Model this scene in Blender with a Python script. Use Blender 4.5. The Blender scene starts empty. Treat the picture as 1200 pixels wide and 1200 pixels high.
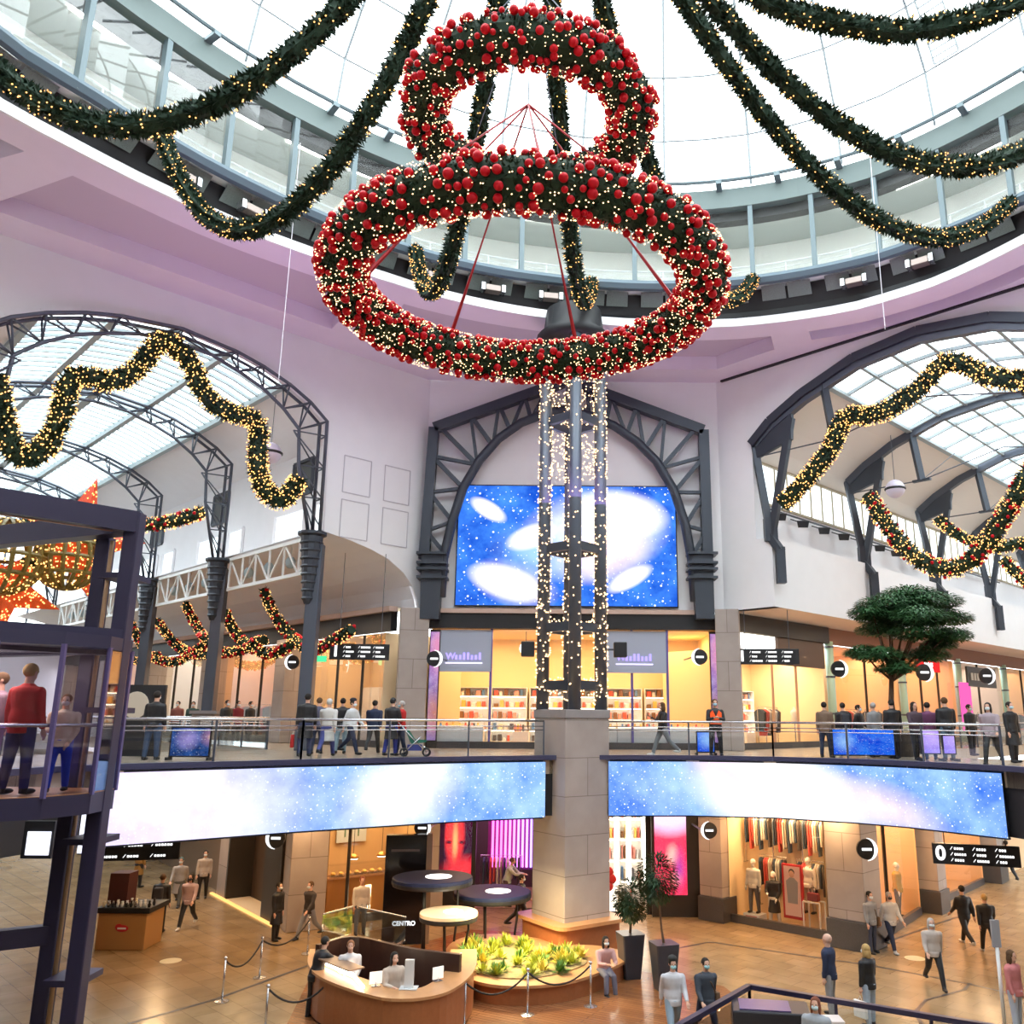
import bpy, bmesh, math, random
from mathutils import Vector, Matrix
R = random.Random(7)
sc = bpy.context.scene
COL = sc.collection
PI = math.pi

# ------------------------------------------------------------------ camera, sky, exposure
FPX, TH, EYE, RO, CX = 1000.0, math.atan(.24), 7.0, .008, 660.0
_c, _s = math.cos(RO), math.sin(RO)
cam = bpy.data.cameras.new('camera'); cam.sensor_width = 36; cam.lens = 36 * FPX / 1200
cam.shift_x = (600 - CX) / 1200; cam.clip_end = 500
co = bpy.data.objects.new('camera', cam); COL.objects.link(co)
_r = Vector((1, 0, 0)); _u = Vector((0, -math.sin(TH), math.cos(TH))); _f = Vector((0, math.cos(TH), math.sin(TH)))
_cr = _r * _c + _u * _s; _cu = _u * _c - _r * _s
co.matrix_world = Matrix(((_cr.x, _cu.x, -_f.x, 0), (_cr.y, _cu.y, -_f.y, 0), (_cr.z, _cu.z, -_f.z, EYE), (0, 0, 0, 1)))
sc.camera = co
sc.view_settings.view_transform = 'Standard'; sc.view_settings.look = 'None'
sc.view_settings.gamma = 1; sc.view_settings.exposure = 0.6
sc.view_settings.use_curve_mapping = False
sc.cycles.use_denoising = True
sc.cycles.max_bounces = 7; sc.cycles.diffuse_bounces = 3; sc.cycles.glossy_bounces = 3
sc.cycles.transmission_bounces = 4; sc.cycles.transparent_max_bounces = 24
sc.cycles.caustics_reflective = False; sc.cycles.caustics_refractive = False
sc.cycles.sample_clamp_indirect = 6
world = bpy.data.worlds.new('sky'); sc.world = world; world.use_nodes = True
_bg = world.node_tree.nodes['Background']
_bg.inputs[0].default_value = (.90, .97, 1, 1); _bg.inputs[1].default_value = 3.8

def area(name, loc, size, power, color, rot=(0, 0, 0), sy=None):
    l = bpy.data.lights.new(name, 'AREA'); l.energy = power; l.color = color; l.size = size
    if sy: l.shape = 'RECTANGLE'; l.size_y = sy
    o = bpy.data.objects.new(name, l); COL.objects.link(o); o.location = loc; o.rotation_euler = rot
    return o
WARM = (1, .66, .34); SOFT = (1, .82, .62)
# purple uplights assumed from the lavender tint, added as bare lamps in mid-air
for _k, (_x, _y, _rz) in enumerate([(-9, 24, .7), (0.5, 28, 0), (11, 25, -.7)]):
    area('purple_uplight', (_x, _y, 14.2), 2.5, 100, (.62, .36, 1), (PI, 0, 0))

# ------------------------------------------------------------------ helpers
def _ray(x, y):
    u, v = x - CX, 600 - y; u, v = u * _c - v * _s, u * _s + v * _c
    return Vector((u, FPX * math.cos(TH) - v * math.sin(TH), FPX * math.sin(TH) + v * math.cos(TH)))
def onz(x, y, z=0.0):
    r = _ray(x, y); t = (z - EYE) / r.z; return Vector((r.x * t, r.y * t, z))
def ony(x, y, Y):
    r = _ray(x, y); t = Y / r.y; return Vector((r.x * t, Y, EYE + r.z * t))
def onpl(x, y, p, n):
    r = _ray(x, y); t = (p[0] * n[0] + p[1] * n[1]) / (r.x * n[0] + r.y * n[1]); return Vector((r.x * t, r.y * t, EYE + r.z * t))
LABELS = {}
def tag(o, label, cat, group=None, kind=None):
    o['label'] = label; o['category'] = cat
    if group: o['group'] = group
    if kind: o['kind'] = kind
    n = len(label.split())
    if not 4 <= n <= 16: print('LABEL WORDS', n, label)
    if label in LABELS and not group: print('DUP LABEL', label)
    LABELS[label] = 1
    return o
def thing(name, label, cat, loc=(0, 0, 0), rz=0, group=None, kind=None):
    o = bpy.data.objects.new(name, None); o.empty_display_size = .2; COL.objects.link(o)
    o.location = loc; o.rotation_euler = (0, 0, rz)
    return tag(o, label, cat, group, kind)

class MB:
    def __init__(s): s.v = []; s.f = []; s.uv = None
    def quad(s, a, b, c, d): n = len(s.v); s.v += [tuple(a), tuple(b), tuple(c), tuple(d)]; s.f.append((n, n+1, n+2, n+3)); return s
    def ngon(s, pts): n = len(s.v); s.v += [tuple(p) for p in pts]; s.f.append(tuple(range(n, n + len(pts)))); return s
    def box(s, x0, x1, y0, y1, z0, z1):
        n = len(s.v)
        s.v += [(x0,y0,z0),(x1,y0,z0),(x1,y1,z0),(x0,y1,z0),(x0,y0,z1),(x1,y0,z1),(x1,y1,z1),(x0,y1,z1)]
        s.f += [(n,n+3,n+2,n+1),(n+4,n+5,n+6,n+7),(n,n+1,n+5,n+4),(n+1,n+2,n+6,n+5),(n+2,n+3,n+7,n+6),(n+3,n,n+4,n+7)]
        return s
    def cbox(s, c, d): return s.box(c[0]-d[0]/2, c[0]+d[0]/2, c[1]-d[1]/2, c[1]+d[1]/2, c[2]-d[2]/2, c[2]+d[2]/2)
    def prism(s, pts, off):
        # polygon pts (3D) swept by off
        n = len(s.v); k = len(pts); off = Vector(off)
        s.v += [tuple(p) for p in pts] + [tuple(Vector(p) + off) for p in pts]
        s.f.append(tuple(range(n + k - 1, n - 1, -1))); s.f.append(tuple(range(n + k, n + 2 * k)))
        for i in range(k): j = (i + 1) % k; s.f.append((n + i, n + j, n + k + j, n + k + i))
        return s
    def bar(s, a, b, w, h=None, up=(0, 0, 1)):
        a = Vector(a); b = Vector(b); h = h or w; d = (b - a)
        if d.length < 1e-6: return s
        d.normalize(); up = Vector(up)
        if abs(d.dot(up)) > .98: up = Vector((0, 1, 0)) if abs(d.y) < .9 else Vector((1, 0, 0))
        x = d.cross(up).normalized(); y = x.cross(d).normalized(); n = len(s.v)
        for p in (a, b):
            for i, j in ((-1,-1),(1,-1),(1,1),(-1,1)): s.v.append(tuple(p + x * (i * w / 2) + y * (j * h / 2)))
        s.f += [(n,n+1,n+2,n+3),(n+7,n+6,n+5,n+4)] + [(n+i, n+4+i, n+4+(i+1)%4, n+(i+1)%4) for i in range(4)]
        return s
    def tube(s, pts, r, seg=8, closed=False, cap=True):
        pts = [Vector(p) for p in pts]; N = len(pts); n0 = len(s.v)
        rs = r if isinstance(r, (list, tuple)) else [r] * N
        ref = Vector((0, 0, 1))
        for i, p in enumerate(pts):
            if closed: d = pts[(i + 1) % N] - pts[i - 1]
            else: d = pts[min(i + 1, N - 1)] - pts[max(i - 1, 0)]
            d.normalize()
            if abs(d.dot(ref)) > .95:
                x = d.cross(Vector((0, 1, 0)))
                if x.length < .3: x = d.cross(Vector((1, 0, 0)))
            else: x = d.cross(ref)
            x.normalize(); y = x.cross(d).normalized()
            if i:
                # keep frames aligned
                best = px; x2 = (best - d * best.dot(d))
                if x2.length > .1: x = x2.normalized(); y = x.cross(d).normalized()
            px = x
            for k in range(seg):
                a = 2 * PI * k / seg; s.v.append(tuple(p + (x * math.cos(a) + y * math.sin(a)) * rs[i]))
        for i in range(N if closed else N - 1):
            i2 = (i + 1) % N
            for k in range(seg):
                k2 = (k + 1) % seg; s.f.append((n0 + i*seg + k, n0 + i2*seg + k, n0 + i2*seg + k2, n0 + i*seg + k2))
        if cap and not closed:
            s.f.append(tuple(n0 + k for k in range(seg))); s.f.append(tuple(n0 + (N-1)*seg + k for k in range(seg-1, -1, -1)))
        return s
    def lathe(s, c, prof, seg=20, axis='z'):
        n0 = len(s.v); c = Vector(c)
        for r, h in prof:
            for k in range(seg):
                a = 2 * PI * k / seg
                if axis == 'z': s.v.append((c.x + r*math.cos(a), c.y + r*math.sin(a), c.z + h))
                else: s.v.append((c.x + r*math.cos(a), c.y + h, c.z + r*math.sin(a)))
        for i in range(len(prof) - 1):
            for k in range(seg): k2 = (k+1) % seg; s.f.append((n0+i*seg+k, n0+i*seg+k2, n0+(i+1)*seg+k2, n0+(i+1)*seg+k))
        s.f.append(tuple(n0 + k for k in range(seg-1, -1, -1))); s.f.append(tuple(n0 + (len(prof)-1)*seg + k for k in range(seg)))
        return s
    def ball(s, c, r, seg=12, rings=8):
        rx, ry, rz = r if isinstance(r, (tuple, list)) else (r, r, r); n0 = len(s.v)
        s.v.append((c[0], c[1], c[2] - rz))
        for i in range(1, rings):
            a = PI * i / rings - PI / 2
            for k in range(seg): b = 2*PI*k/seg; s.v.append((c[0] + rx*math.cos(a)*math.cos(b), c[1] + ry*math.cos(a)*math.sin(b), c[2] + rz*math.sin(a)))
        s.v.append((c[0], c[1], c[2] + rz)); t = len(s.v) - 1
        for k in range(seg):
            k2 = (k+1) % seg; s.f.append((n0, n0+1+k2, n0+1+k)); m = n0 + 1 + (rings-2)*seg; s.f.append((t, m+k, m+k2))
            for i in range(rings - 2): a0 = n0+1+i*seg; s.f.append((a0+k, a0+k2, a0+seg+k2, a0+seg+k))
        return s
    def bead(s, c, r):
        x, y, z = c; n = len(s.v)
        s.v += [(x+r,y,z),(x-r,y,z),(x,y+r,z),(x,y-r,z),(x,y,z+r),(x,y,z-r)]
        for a, b, d in ((0,2,4),(2,1,4),(1,3,4),(3,0,4),(2,0,5),(1,2,5),(3,1,5),(0,3,5)): s.f.append((n+a, n+b, n+d))
        return s
    def strip(s, A, B, uvscale=None):
        # ribbon between polylines A and B
        n = len(s.v); k = len(A); s.v += [tuple(p) for p in A] + [tuple(p) for p in B]
        for i in range(k - 1): s.f.append((n+i, n+i+1, n+k+i+1, n+k+i))
        return s
    def build(s, name, mat, parent=None, smooth=False, bevel=0, keep=False):
        me = bpy.data.meshes.new(name); o = bpy.data.objects.new(name, me); COL.objects.link(o)
        if parent is not None:
            w = Vector((0, 0, 0)); p = parent; rz = 0
            if keep: off = w
            else:
                off = Vector(p.location)
                while p.parent: p = p.parent; off += p.location
            o.parent = parent
        elif keep: off = Vector((0, 0, 0))
        else:
            xs = [v[0] for v in s.v]; ys = [v[1] for v in s.v]; zs = [v[2] for v in s.v]
            off = Vector(((min(xs)+max(xs))/2, (min(ys)+max(ys))/2, min(zs))); o.location = off
        me.from_pydata([(v[0]-off.x, v[1]-off.y, v[2]-off.z) for v in s.v], [], s.f)
        if s.uv:
            ul = me.uv_layers.new(name='uv')
            for i, l in enumerate(me.loops): ul.data[i].uv = s.uv[l.vertex_index]
        me.validate(); me.update()
        if smooth:
            for p in me.polygons: p.use_smooth = True
        if mat: me.materials.append(mat)
        if bevel:
            b = o.modifiers.new('bevel', 'BEVEL'); b.width = bevel; b.segments = 2; b.limit_method = 'ANGLE'
        return o
def struct(name, mb, mat, **k):
    o = mb.build(name, mat, **k); o['kind'] = 'structure'; return o
def dup(root, loc, rz=0, label=None, cat=None, group=None, scale=None):
    r = root.copy(); COL.objects.link(r); r.location = loc; r.rotation_euler = (0, 0, rz)
    if scale: r.scale = (scale,) * 3
    if label: tag(r, label, cat or root['category'], group)
    if group: r['group'] = group
    for ch in list(root.children):
        c = ch.copy(); COL.objects.link(c); c.parent = r
        for g in ch.children: d = g.copy(); COL.objects.link(d); d.parent = c
    return r
def recolor(o, m):
    for sl in o.material_slots: sl.link = 'OBJECT'; sl.material = m
def text(body, size, mat, parent, loc, rot, align='CENTER', ext=.006, name='lettering'):
    c = bpy.data.curves.new(name, 'FONT'); c.body = body; c.size = size; c.extrude = ext; c.offset = size * .03; c.align_x = align; c.align_y = 'CENTER'
    c.materials.append(mat); o = bpy.data.objects.new(name, c); COL.objects.link(o)
    me = bpy.data.meshes.new_from_object(o.evaluated_get(bpy.context.evaluated_depsgraph_get())); bpy.data.objects.remove(o)
    if not me.materials: me.materials.append(mat)
    o = bpy.data.objects.new(name, me); COL.objects.link(o)
    if parent: o.parent = parent
    o.location = loc; o.rotation_euler = rot
    return o

# ------------------------------------------------------------------ materials
MC = {}
def mat(name, col, rough=.6, metal=0, emit=0, ecol=None, noise=0, nscale=6, bump=0, spec=None):
    if name in MC: return MC[name]
    m = bpy.data.materials.new(name); m.use_nodes = True; nt = m.node_tree; b = nt.nodes['Principled BSDF']
    b.inputs['Base Color'].default_value = (*col, 1); b.inputs['Roughness'].default_value = rough; b.inputs['Metallic'].default_value = metal
    if spec is not None: b.inputs['Specular IOR Level'].default_value = spec
    if emit: b.inputs['Emission Color'].default_value = (*(ecol or col), 1); b.inputs['Emission Strength'].default_value = emit
    if noise or bump:
        tc = nt.nodes.new('ShaderNodeTexCoord'); nz = nt.nodes.new('ShaderNodeTexNoise'); nz.inputs['Scale'].default_value = nscale; nz.inputs['Detail'].default_value = 4
        nt.links.new(tc.outputs['Object'], nz.inputs['Vector'])
        if noise:
            mx = nt.nodes.new('ShaderNodeMix'); mx.data_type = 'RGBA'; mx.inputs['A'].default_value = (*[c*(1-noise) for c in col], 1); mx.inputs['B'].default_value = (*[min(1, c*(1+noise)) for c in col], 1)
            nt.links.new(nz.outputs['Fac'], mx.inputs['Factor']); nt.links.new(mx.outputs['Result'], b.inputs['Base Color'])
        if bump:
            bp = nt.nodes.new('ShaderNodeBump'); bp.inputs['Strength'].default_value = bump; nt.links.new(nz.outputs['Fac'], bp.inputs['Height']); nt.links.new(bp.outputs['Normal'], b.inputs['Normal'])
    MC[name] = m; return m
def emat(name, col, s, sample=True):
    if name in MC: return MC[name]
    m = bpy.data.materials.new(name); m.use_nodes = True; nt = m.node_tree; nt.nodes.remove(nt.nodes['Principled BSDF'])
    e = nt.nodes.new('ShaderNodeEmission'); e.inputs[0].default_value = (*col, 1); e.inputs[1].default_value = s
    nt.links.new(e.outputs[0], nt.nodes['Material Output'].inputs[0])
    if not sample: m.cycles.emission_sampling = 'NONE'
    MC[name] = m; return m
def glass(name, tint=(1, 1, 1), refl=.08, rough=.02):
    if name in MC: return MC[name]
    m = bpy.data.materials.new(name); m.use_nodes = True; nt = m.node_tree; nt.nodes.remove(nt.nodes['Principled BSDF'])
    t = nt.nodes.new('ShaderNodeBsdfTransparent'); t.inputs[0].default_value = (*tint, 1)
    g = nt.nodes.new('ShaderNodeBsdfGlossy'); g.inputs['Roughness'].default_value = rough
    mx = nt.nodes.new('ShaderNodeMixShader'); fr = nt.nodes.new('ShaderNodeFresnel'); fr.inputs[0].default_value = 1.45
    ad = nt.nodes.new('ShaderNodeMath'); ad.operation = 'MULTIPLY'; ad.inputs[1].default_value = refl / .04 * .5
    cl = nt.nodes.new('ShaderNodeMath'); cl.operation = 'MINIMUM'; cl.inputs[1].default_value = .6
    nt.links.new(fr.outputs[0], ad.inputs[0]); nt.links.new(ad.outputs[0], cl.inputs[0]); nt.links.new(cl.outputs[0], mx.inputs[0])
    nt.links.new(t.outputs[0], mx.inputs[1]); nt.links.new(g.outputs[0], mx.inputs[2]); nt.links.new(mx.outputs[0], nt.nodes['Material Output'].inputs[0])
    MC[name] = m; return m
def tilemat(name, c1, c2, mortar, sx, sy, rough, rot=0, msize=.012, coord='Object', noise=.0, bias=0):
    m = bpy.data.materials.new(name); m.use_nodes = True; nt = m.node_tree; b = nt.nodes['Principled BSDF']
    tc = nt.nodes.new('ShaderNodeTexCoord'); mp = nt.nodes.new('ShaderNodeMapping'); mp.inputs['Rotation'].default_value = (0, 0, rot) if not isinstance(rot, tuple) else rot
    br = nt.nodes.new('ShaderNodeTexBrick'); br.offset = .5; br.inputs['Scale'].default_value = 1
    br.inputs['Brick Width'].default_value = sx; br.inputs['Row Height'].default_value = sy; br.inputs['Mortar Size'].default_value = msize; br.inputs['Mortar Smooth'].default_value = .2
    br.inputs['Color1'].default_value = (*c1, 1); br.inputs['Color2'].default_value = (*c2, 1); br.inputs['Mortar'].default_value = (*mortar, 1)
    nt.links.new(tc.outputs[coord], mp.inputs[0]); nt.links.new(mp.outputs[0], br.inputs[0])
    nz = nt.nodes.new('ShaderNodeTexNoise'); nz.inputs['Scale'].default_value = 1.3; nz.inputs['Detail'].default_value = 6; nt.links.new(mp.outputs[0], nz.inputs[0])
    mx = nt.nodes.new('ShaderNodeMix'); mx.data_type = 'RGBA'; mx.blend_type = 'MULTIPLY'; mx.inputs['Factor'].default_value = noise
    cr = nt.nodes.new('ShaderNodeValToRGB'); cr.color_ramp.elements[0].position = .35; cr.color_ramp.elements[0].color = (.55, .5, .45, 1); cr.color_ramp.elements[1].position = .65
    nt.links.new(nz.outputs['Fac'], cr.inputs[0]); nt.links.new(br.outputs['Color'], mx.inputs['A']); nt.links.new(cr.outputs[0], mx.inputs['B'])
    nt.links.new(mx.outputs['Result'], b.inputs['Base Color']); b.inputs['Roughness'].default_value = rough
    MC[name] = m; return m
WALL = mat('white_plaster', (.90, .89, .92), .75, noise=.03, nscale=1.5)
CEIL = mat('lavender_lit_plaster', (.86, .77, .90), .8, noise=.04, nscale=1.2)  # purple uplight put into the soffit base colour as a tint
CEIL2 = mat('lavender_recess_shade', (.66, .56, .68), .8)  # coffer tops coloured deeper to stand for the shade of the recess
VAULT = mat('cream_ceiling', (.80, .74, .68), .8)
PINK = mat('rose_soffit', (.78, .62, .55), .8)
STEEL = mat('slate_steel', (.055, .065, .085), .4, .35)
STEEL2 = mat('blue_grey_steel', (.10, .115, .15), .4, .3)
GREY = mat('light_grey_steel', (.16, .21, .23), .45, .2)
BLACK = mat('black_paint', (.012, .012, .015), .5)
DARK = mat('dark_bronze', (.03, .024, .02), .4)
CHROME = mat('brushed_chrome', (.62, .62, .64), .25, .9)
WHITE = mat('white_paint', (.85, .86, .86), .5)
STONE = tilemat('sandstone_block', (.47, .40, .37), (.42, .36, .33), (.22, .18, .16), 3.2, 1.15, .55, rot=(PI/2, 0, 0), msize=.012, noise=.25)
STONE_DK = mat('dark_granite', (.07, .065, .07), .3, noise=.3, nscale=30)
FLOOR = tilemat('beige_stone_tile', (.42, .29, .16), (.34, .23, .12), (.20, .13, .07), .9, .6, .22, rot=PI/4, msize=.007, noise=.45)
FLOOR1 = tilemat('pale_stone_tile', (.58, .47, .36), (.53, .43, .33), (.35, .28, .2), .9, .6, .2, rot=PI/4, msize=.007, noise=.2)
WOOD = mat('red_oak_veneer', (.36, .125, .045), .4, noise=.15, nscale=12)
WOODL = mat('pale_oak_top', (.56, .28, .12), .4, noise=.12, nscale=8)
DECK = tilemat('oak_plank_floor', (.36, .15, .06), (.28, .11, .045), (.12, .05, .02), 2.4, .14, .22, rot=.5, msize=.006, noise=.3)
GLASS = glass('clear_glass'); GLASSR = glass('rail_glass', (.93, .96, .97), .12); SKYG = glass('skylight_glass', (.97, 1, 1), .012)
LEAF = mat('fir_green', (.008, .032, .014), .75, noise=.4, nscale=20)
LEAF2 = mat('fir_green_lit', (.02, .045, .015), .75)
BULB = emat('warm_fairy_bulb', (1, .45, .13), 2.8, False)
BULBW = emat('white_fairy_bulb', (1, .62, .30), 3.2, False)
RED = mat('glossy_red', (.60, .004, .015), .38, spec=.25)
REDM = mat('matt_red', (.55, .02, .03), .6)
LAMPW = emat('lamp_white', (1, .86, .66), 9)
LAMPC = emat('lamp_cool', (.9, .95, 1), 6)
SIGNW = emat('sign_white', (1, 1, 1), 1.3, False)
# ================================================================== STRUCTURE
L1 = 5.75; G_C = 3.98; Q = math.sqrt(.5)
FL = Vector((-5.9, 35.3)); FR = Vector((6.7, 35.3))
def LP(t, s, z=0): return Vector((FL.x - (t + s) * Q, FL.y + (s - t) * Q, z))      # left wing: t along the facet, s into the wing
def RP(t, s, z=0): return Vector((FR.x + (t + s) * Q, FR.y + (s - t) * Q, z))      # right wing
LW, RW = 21.6, 17.8
OCT = [RP(0, 0), RP(RW, 0), Vector((19.29, 8, 0)), Vector((7, -6, 0)), Vector((-8, -6, 0)), Vector((-21.17, 6, 0)), LP(LW, 0), LP(0, 0)]
RC = Vector((2.2, 13.7))
def ray_poly(c, a, poly):
    d = Vector((math.cos(a), math.sin(a))); best = 1e9
    for i in range(len(poly)):
        p, q = poly[i].to_2d(), poly[(i + 1) % len(poly)].to_2d(); e = q - p
        den = d.x * e.y - d.y * e.x
        if abs(den) < 1e-9: continue
        w = p - c; t = (w.x * e.y - w.y * e.x) / den; u = (w.x * d.y - w.y * d.x) / den
        if t > 0 and -1e-6 <= u <= 1 + 1e-6: best = min(best, t)
    return best
def interp(tab, a):
    a = a % 360; tab = sorted(tab); tt = [(tab[-1][0] - 360, tab[-1][1])] + tab + [(tab[0][0] + 360, tab[0][1])]
    for (a0, r0), (a1, r1) in zip(tt, tt[1:]):
        if a0 <= a <= a1:
            f = (a - a0) / (a1 - a0); f = f * f * (3 - 2 * f) if (a1 - a0) > 25 else f; return r0 + (r1 - r0) * f
LIP = [(0, 14.6), (39.3, 15.5), (50.4, 16.3), (60.6, 16.62), (74.5, 16.4), (80.5, 16.16), (101.4, 15.5), (123.5, 15.05), (133.1, 15.1), (149.8, 15.6), (158, 16.05), (165, 16.6), (190, 16.4), (230, 15.8), (270, 15.6), (320, 15)]
SILL = [(0, 15), (40, 15.6), (50.1, 15.85), (56.6, 16.05), (64.5, 16.0), (71.6, 15.93), (80.3, 15.8), (101, 15.4), (134.2, 15.2), (142.5, 15.3), (152.4, 15.5), (160, 15.8), (166.3, 16.3), (190, 16.2), (230, 15.8), (270, 15.6), (320, 15.2)]
def lip(a, dr=0, z=21.4): r = interp(LIP, a) + dr; a = math.radians(a); return Vector((RC.x + r*math.cos(a), RC.y + r*math.sin(a), z))
def sill(a, dr=0, z=22.95): r = interp(SILL, a) + dr; a = math.radians(a); return Vector((RC.x + r*math.cos(a), RC.y + r*math.sin(a), z))

# ground floor
struct('floor', MB().box(-70, 70, -20, 90, -.3, 0), FLOOR)
# dark inlay lines in the stone floor
fi = MB()
def inlay(pts, w=.09):
    P = [onz(x, y) for x, y in pts]
    for a, b in zip(P, P[1:]):
        d = (b - a).normalized(); n = Vector((-d.y, d.x, 0)) * w / 2; z = Vector((0, 0, .004))
        fi.quad(a - n + z, b - n + z, b + n + z, a + n + z)
inlay([(785, 1113), (832, 1104), (1018, 1131), (1130, 1152), (1200, 1168)])
inlay([(1137, 1152), (1130, 1160), (1085, 1172), (1072, 1187), (1080, 1200)])
inlay([(1018, 1112), (1100, 1082), (1160, 1062)])
inlay([(150, 1200), (250, 1172), (360, 1132), (420, 1115)], .12)
struct('floor_inlay', fi, STONE_DK, keep=True)
# oak plank floor around the counter
dk = MB(); dk.prism([(-6.9, 26.2, .002), (-6.2, 21.2, .002), (-1, 18.5, .002), (5.2, 21.5, .002), (4.4, 25.2, .002), (2.2, 26.6, .002), (1, 30.5, .002), (-3, 31.2, .002)], (0, 0, .012))
struct('floor_planks', dk, DECK)

# first-floor slab : ring between the balcony edge and the octagon, walkways in both wings
BAND = [(-12.6, 12.5), (-12.3, 17.5), (-11.6, 20.2), (-10.75, 21.35), (-9.0, 22.7), (-7.1, 24.2), (-4.1, 26.15), (-2.3, 27.2), (-.56, 28.0), (1.5, 28.6), (4.2, 28.85), (6.8, 28.4), (9.0, 27.2), (10.2, 26.2), (11.9, 23.9), (13.2, 20.5), (13.4, 14), (10, 7), (6, 2.6), (0, 2.6), (-6, 2.6), (-11, 7.5)]
BAND = [Vector((x, y, 0)) for x, y in BAND]
def slab_ring(name, inner, outer, z0, z1, m, keep=True):
    mb = MB(); N = 120
    c = Vector((1.0, 15.0)); A = []; B = []
    for i in range(N + 1):
        a = 2 * PI * i / N; d = Vector((math.cos(a), math.sin(a)))
        A.append(c + d * ray_poly(c, a, inner)); B.append(c + d * ray_poly(c, a, outer))
    for i in range(N):
        for z, fl in ((z1, 0), (z0, 1)):
            q = [(A[i].x, A[i].y, z), (B[i].x, B[i].y, z), (B[i+1].x, B[i+1].y, z), (A[i+1].x, A[i+1].y, z)]
            mb.quad(*(q if not fl else q[::-1]))
        mb.quad((A[i].x, A[i].y, z0), (A[i].x, A[i].y, z1), (A[i+1].x, A[i+1].y, z1), (A[i+1].x, A[i+1].y, z0))
    return struct(name, mb, m, keep=keep)
OUT = [RP(-.6, .9), RP(3.0, 1.2), RP(RW, 1.2), OCT[2], OCT[3], OCT[4], OCT[5], LP(LW, 1.2), LP(3, 1.2), LP(-.6, .9)]
slab_ring('floor_upper', BAND, OUT, 5.25, L1, FLOOR1)
slab_ring('ceiling_lower', [Vector((1 + (p.x-1)*1.03, 15 + (p.y-15)*1.03, 0)) for p in BAND], OUT, 4.35, 4.5, VAULT)
SL = 44
def lbox(W, t0, t1, s0, s1, z0, z1, mb=None):
    mb = mb or MB(); P = [W(t0, s0), W(t1, s0), W(t1, s1), W(t0, s1)]
    for p in P: p.z = z0
    return mb.prism(P if W is RP else P[::-1], (0, 0, z1 - z0))
struct('floor_left_walkway', lbox(LP, .2, 5.3, 1.1, SL, 5.25, L1 - .002, lbox(LP, 16.3, 21.4, 1.1, SL, 5.25, L1 - .002)), FLOOR1, keep=True)
struct('floor_right_walkway', lbox(RP, -.4, 4.6, 1.1, SL, 5.25, L1 - .002, lbox(RP, 13.2, 18.2, 1.1, SL, 5.25, L1 - .002)), FLOOR1, keep=True)
struct('ceiling_lower_left', lbox(LP, .2, 5.2, 1.2, SL, 4.3, 4.4, lbox(LP, 16.4, 21.4, 1.2, SL, 4.3, 4.4)), VAULT, keep=True)
struct('ceiling_lower_right', lbox(RP, -.4, 4.5, 1.2, SL, 4.3, 4.4, lbox(RP, 13.3, 18.2, 1.2, SL, 4.3, 4.4)), VAULT, keep=True)

# soffit with coffers
cof = [(124, 156), (97, 119), (71, 93), (38, 66.5), (8, 34), (160, 200), (205, 240), (245, 292), (297, 340)]
mb = MB(); mr = MB(); angs = sorted(set([i * 3 for i in range(121)] + [a for c in cof for a in c]))
def outr(a): return ray_poly(RC, math.radians(a), OCT) + .05
def pt(a, r, z): t = math.radians(a); return (RC.x + r * math.cos(t), RC.y + r * math.sin(t), z)
for a0, a1 in zip(angs, angs[1:]):
    inc = any(c0 <= a0 and a1 <= c1 for c0, c1 in cof)
    l0, l1, o0, o1 = interp(LIP, a0), interp(LIP, a1), outr(a0), outr(a1)
    i0, i1 = l0 + 1.35, l1 + 1.35; u0, u1 = max(i0 + .8, o0 - 1.5), max(i1 + .8, o1 - 1.5)
    Z = 21.4; H = 22.0
    mb.quad(pt(a0, l0, Z), pt(a0, i0, Z), pt(a1, i1, Z), pt(a1, l1, Z)); mb.quad(pt(a0, u0, Z), pt(a0, o0, Z), pt(a1, o1, Z), pt(a1, u1, Z))
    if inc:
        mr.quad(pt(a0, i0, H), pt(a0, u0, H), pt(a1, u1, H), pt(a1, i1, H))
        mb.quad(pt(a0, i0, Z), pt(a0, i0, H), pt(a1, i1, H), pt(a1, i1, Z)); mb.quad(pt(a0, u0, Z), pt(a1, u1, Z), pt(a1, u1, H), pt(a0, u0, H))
        for (c0, c1) in cof:
            if a0 == c0: mb.quad(pt(a0, i0, Z), pt(a0, u0, Z), pt(a0, u0, H), pt(a0, i0, H))
            if a1 == c1: mb.quad(pt(a1, i1, Z), pt(a1, i1, H), pt(a1, u1, H), pt(a1, u1, Z))
    else: mb.quad(pt(a0, i0, Z), pt(a0, u0, Z), pt(a1, u1, Z), pt(a1, i1, Z))
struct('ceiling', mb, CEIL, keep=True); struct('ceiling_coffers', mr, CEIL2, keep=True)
# opaque roof deck above the coffers
mb = MB()
for a in range(0, 360, 4):
    mb.quad(pt(a, interp(LIP, a) + 3.4, 22.9), pt(a + 4, interp(LIP, a + 4) + 3.4, 22.9), pt(a + 4, outr(a + 4) + 1, 22.9), pt(a, outr(a) + 1, 22.9))
struct('ceiling_roof_deck', mb, WHITE, keep=True)
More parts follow.
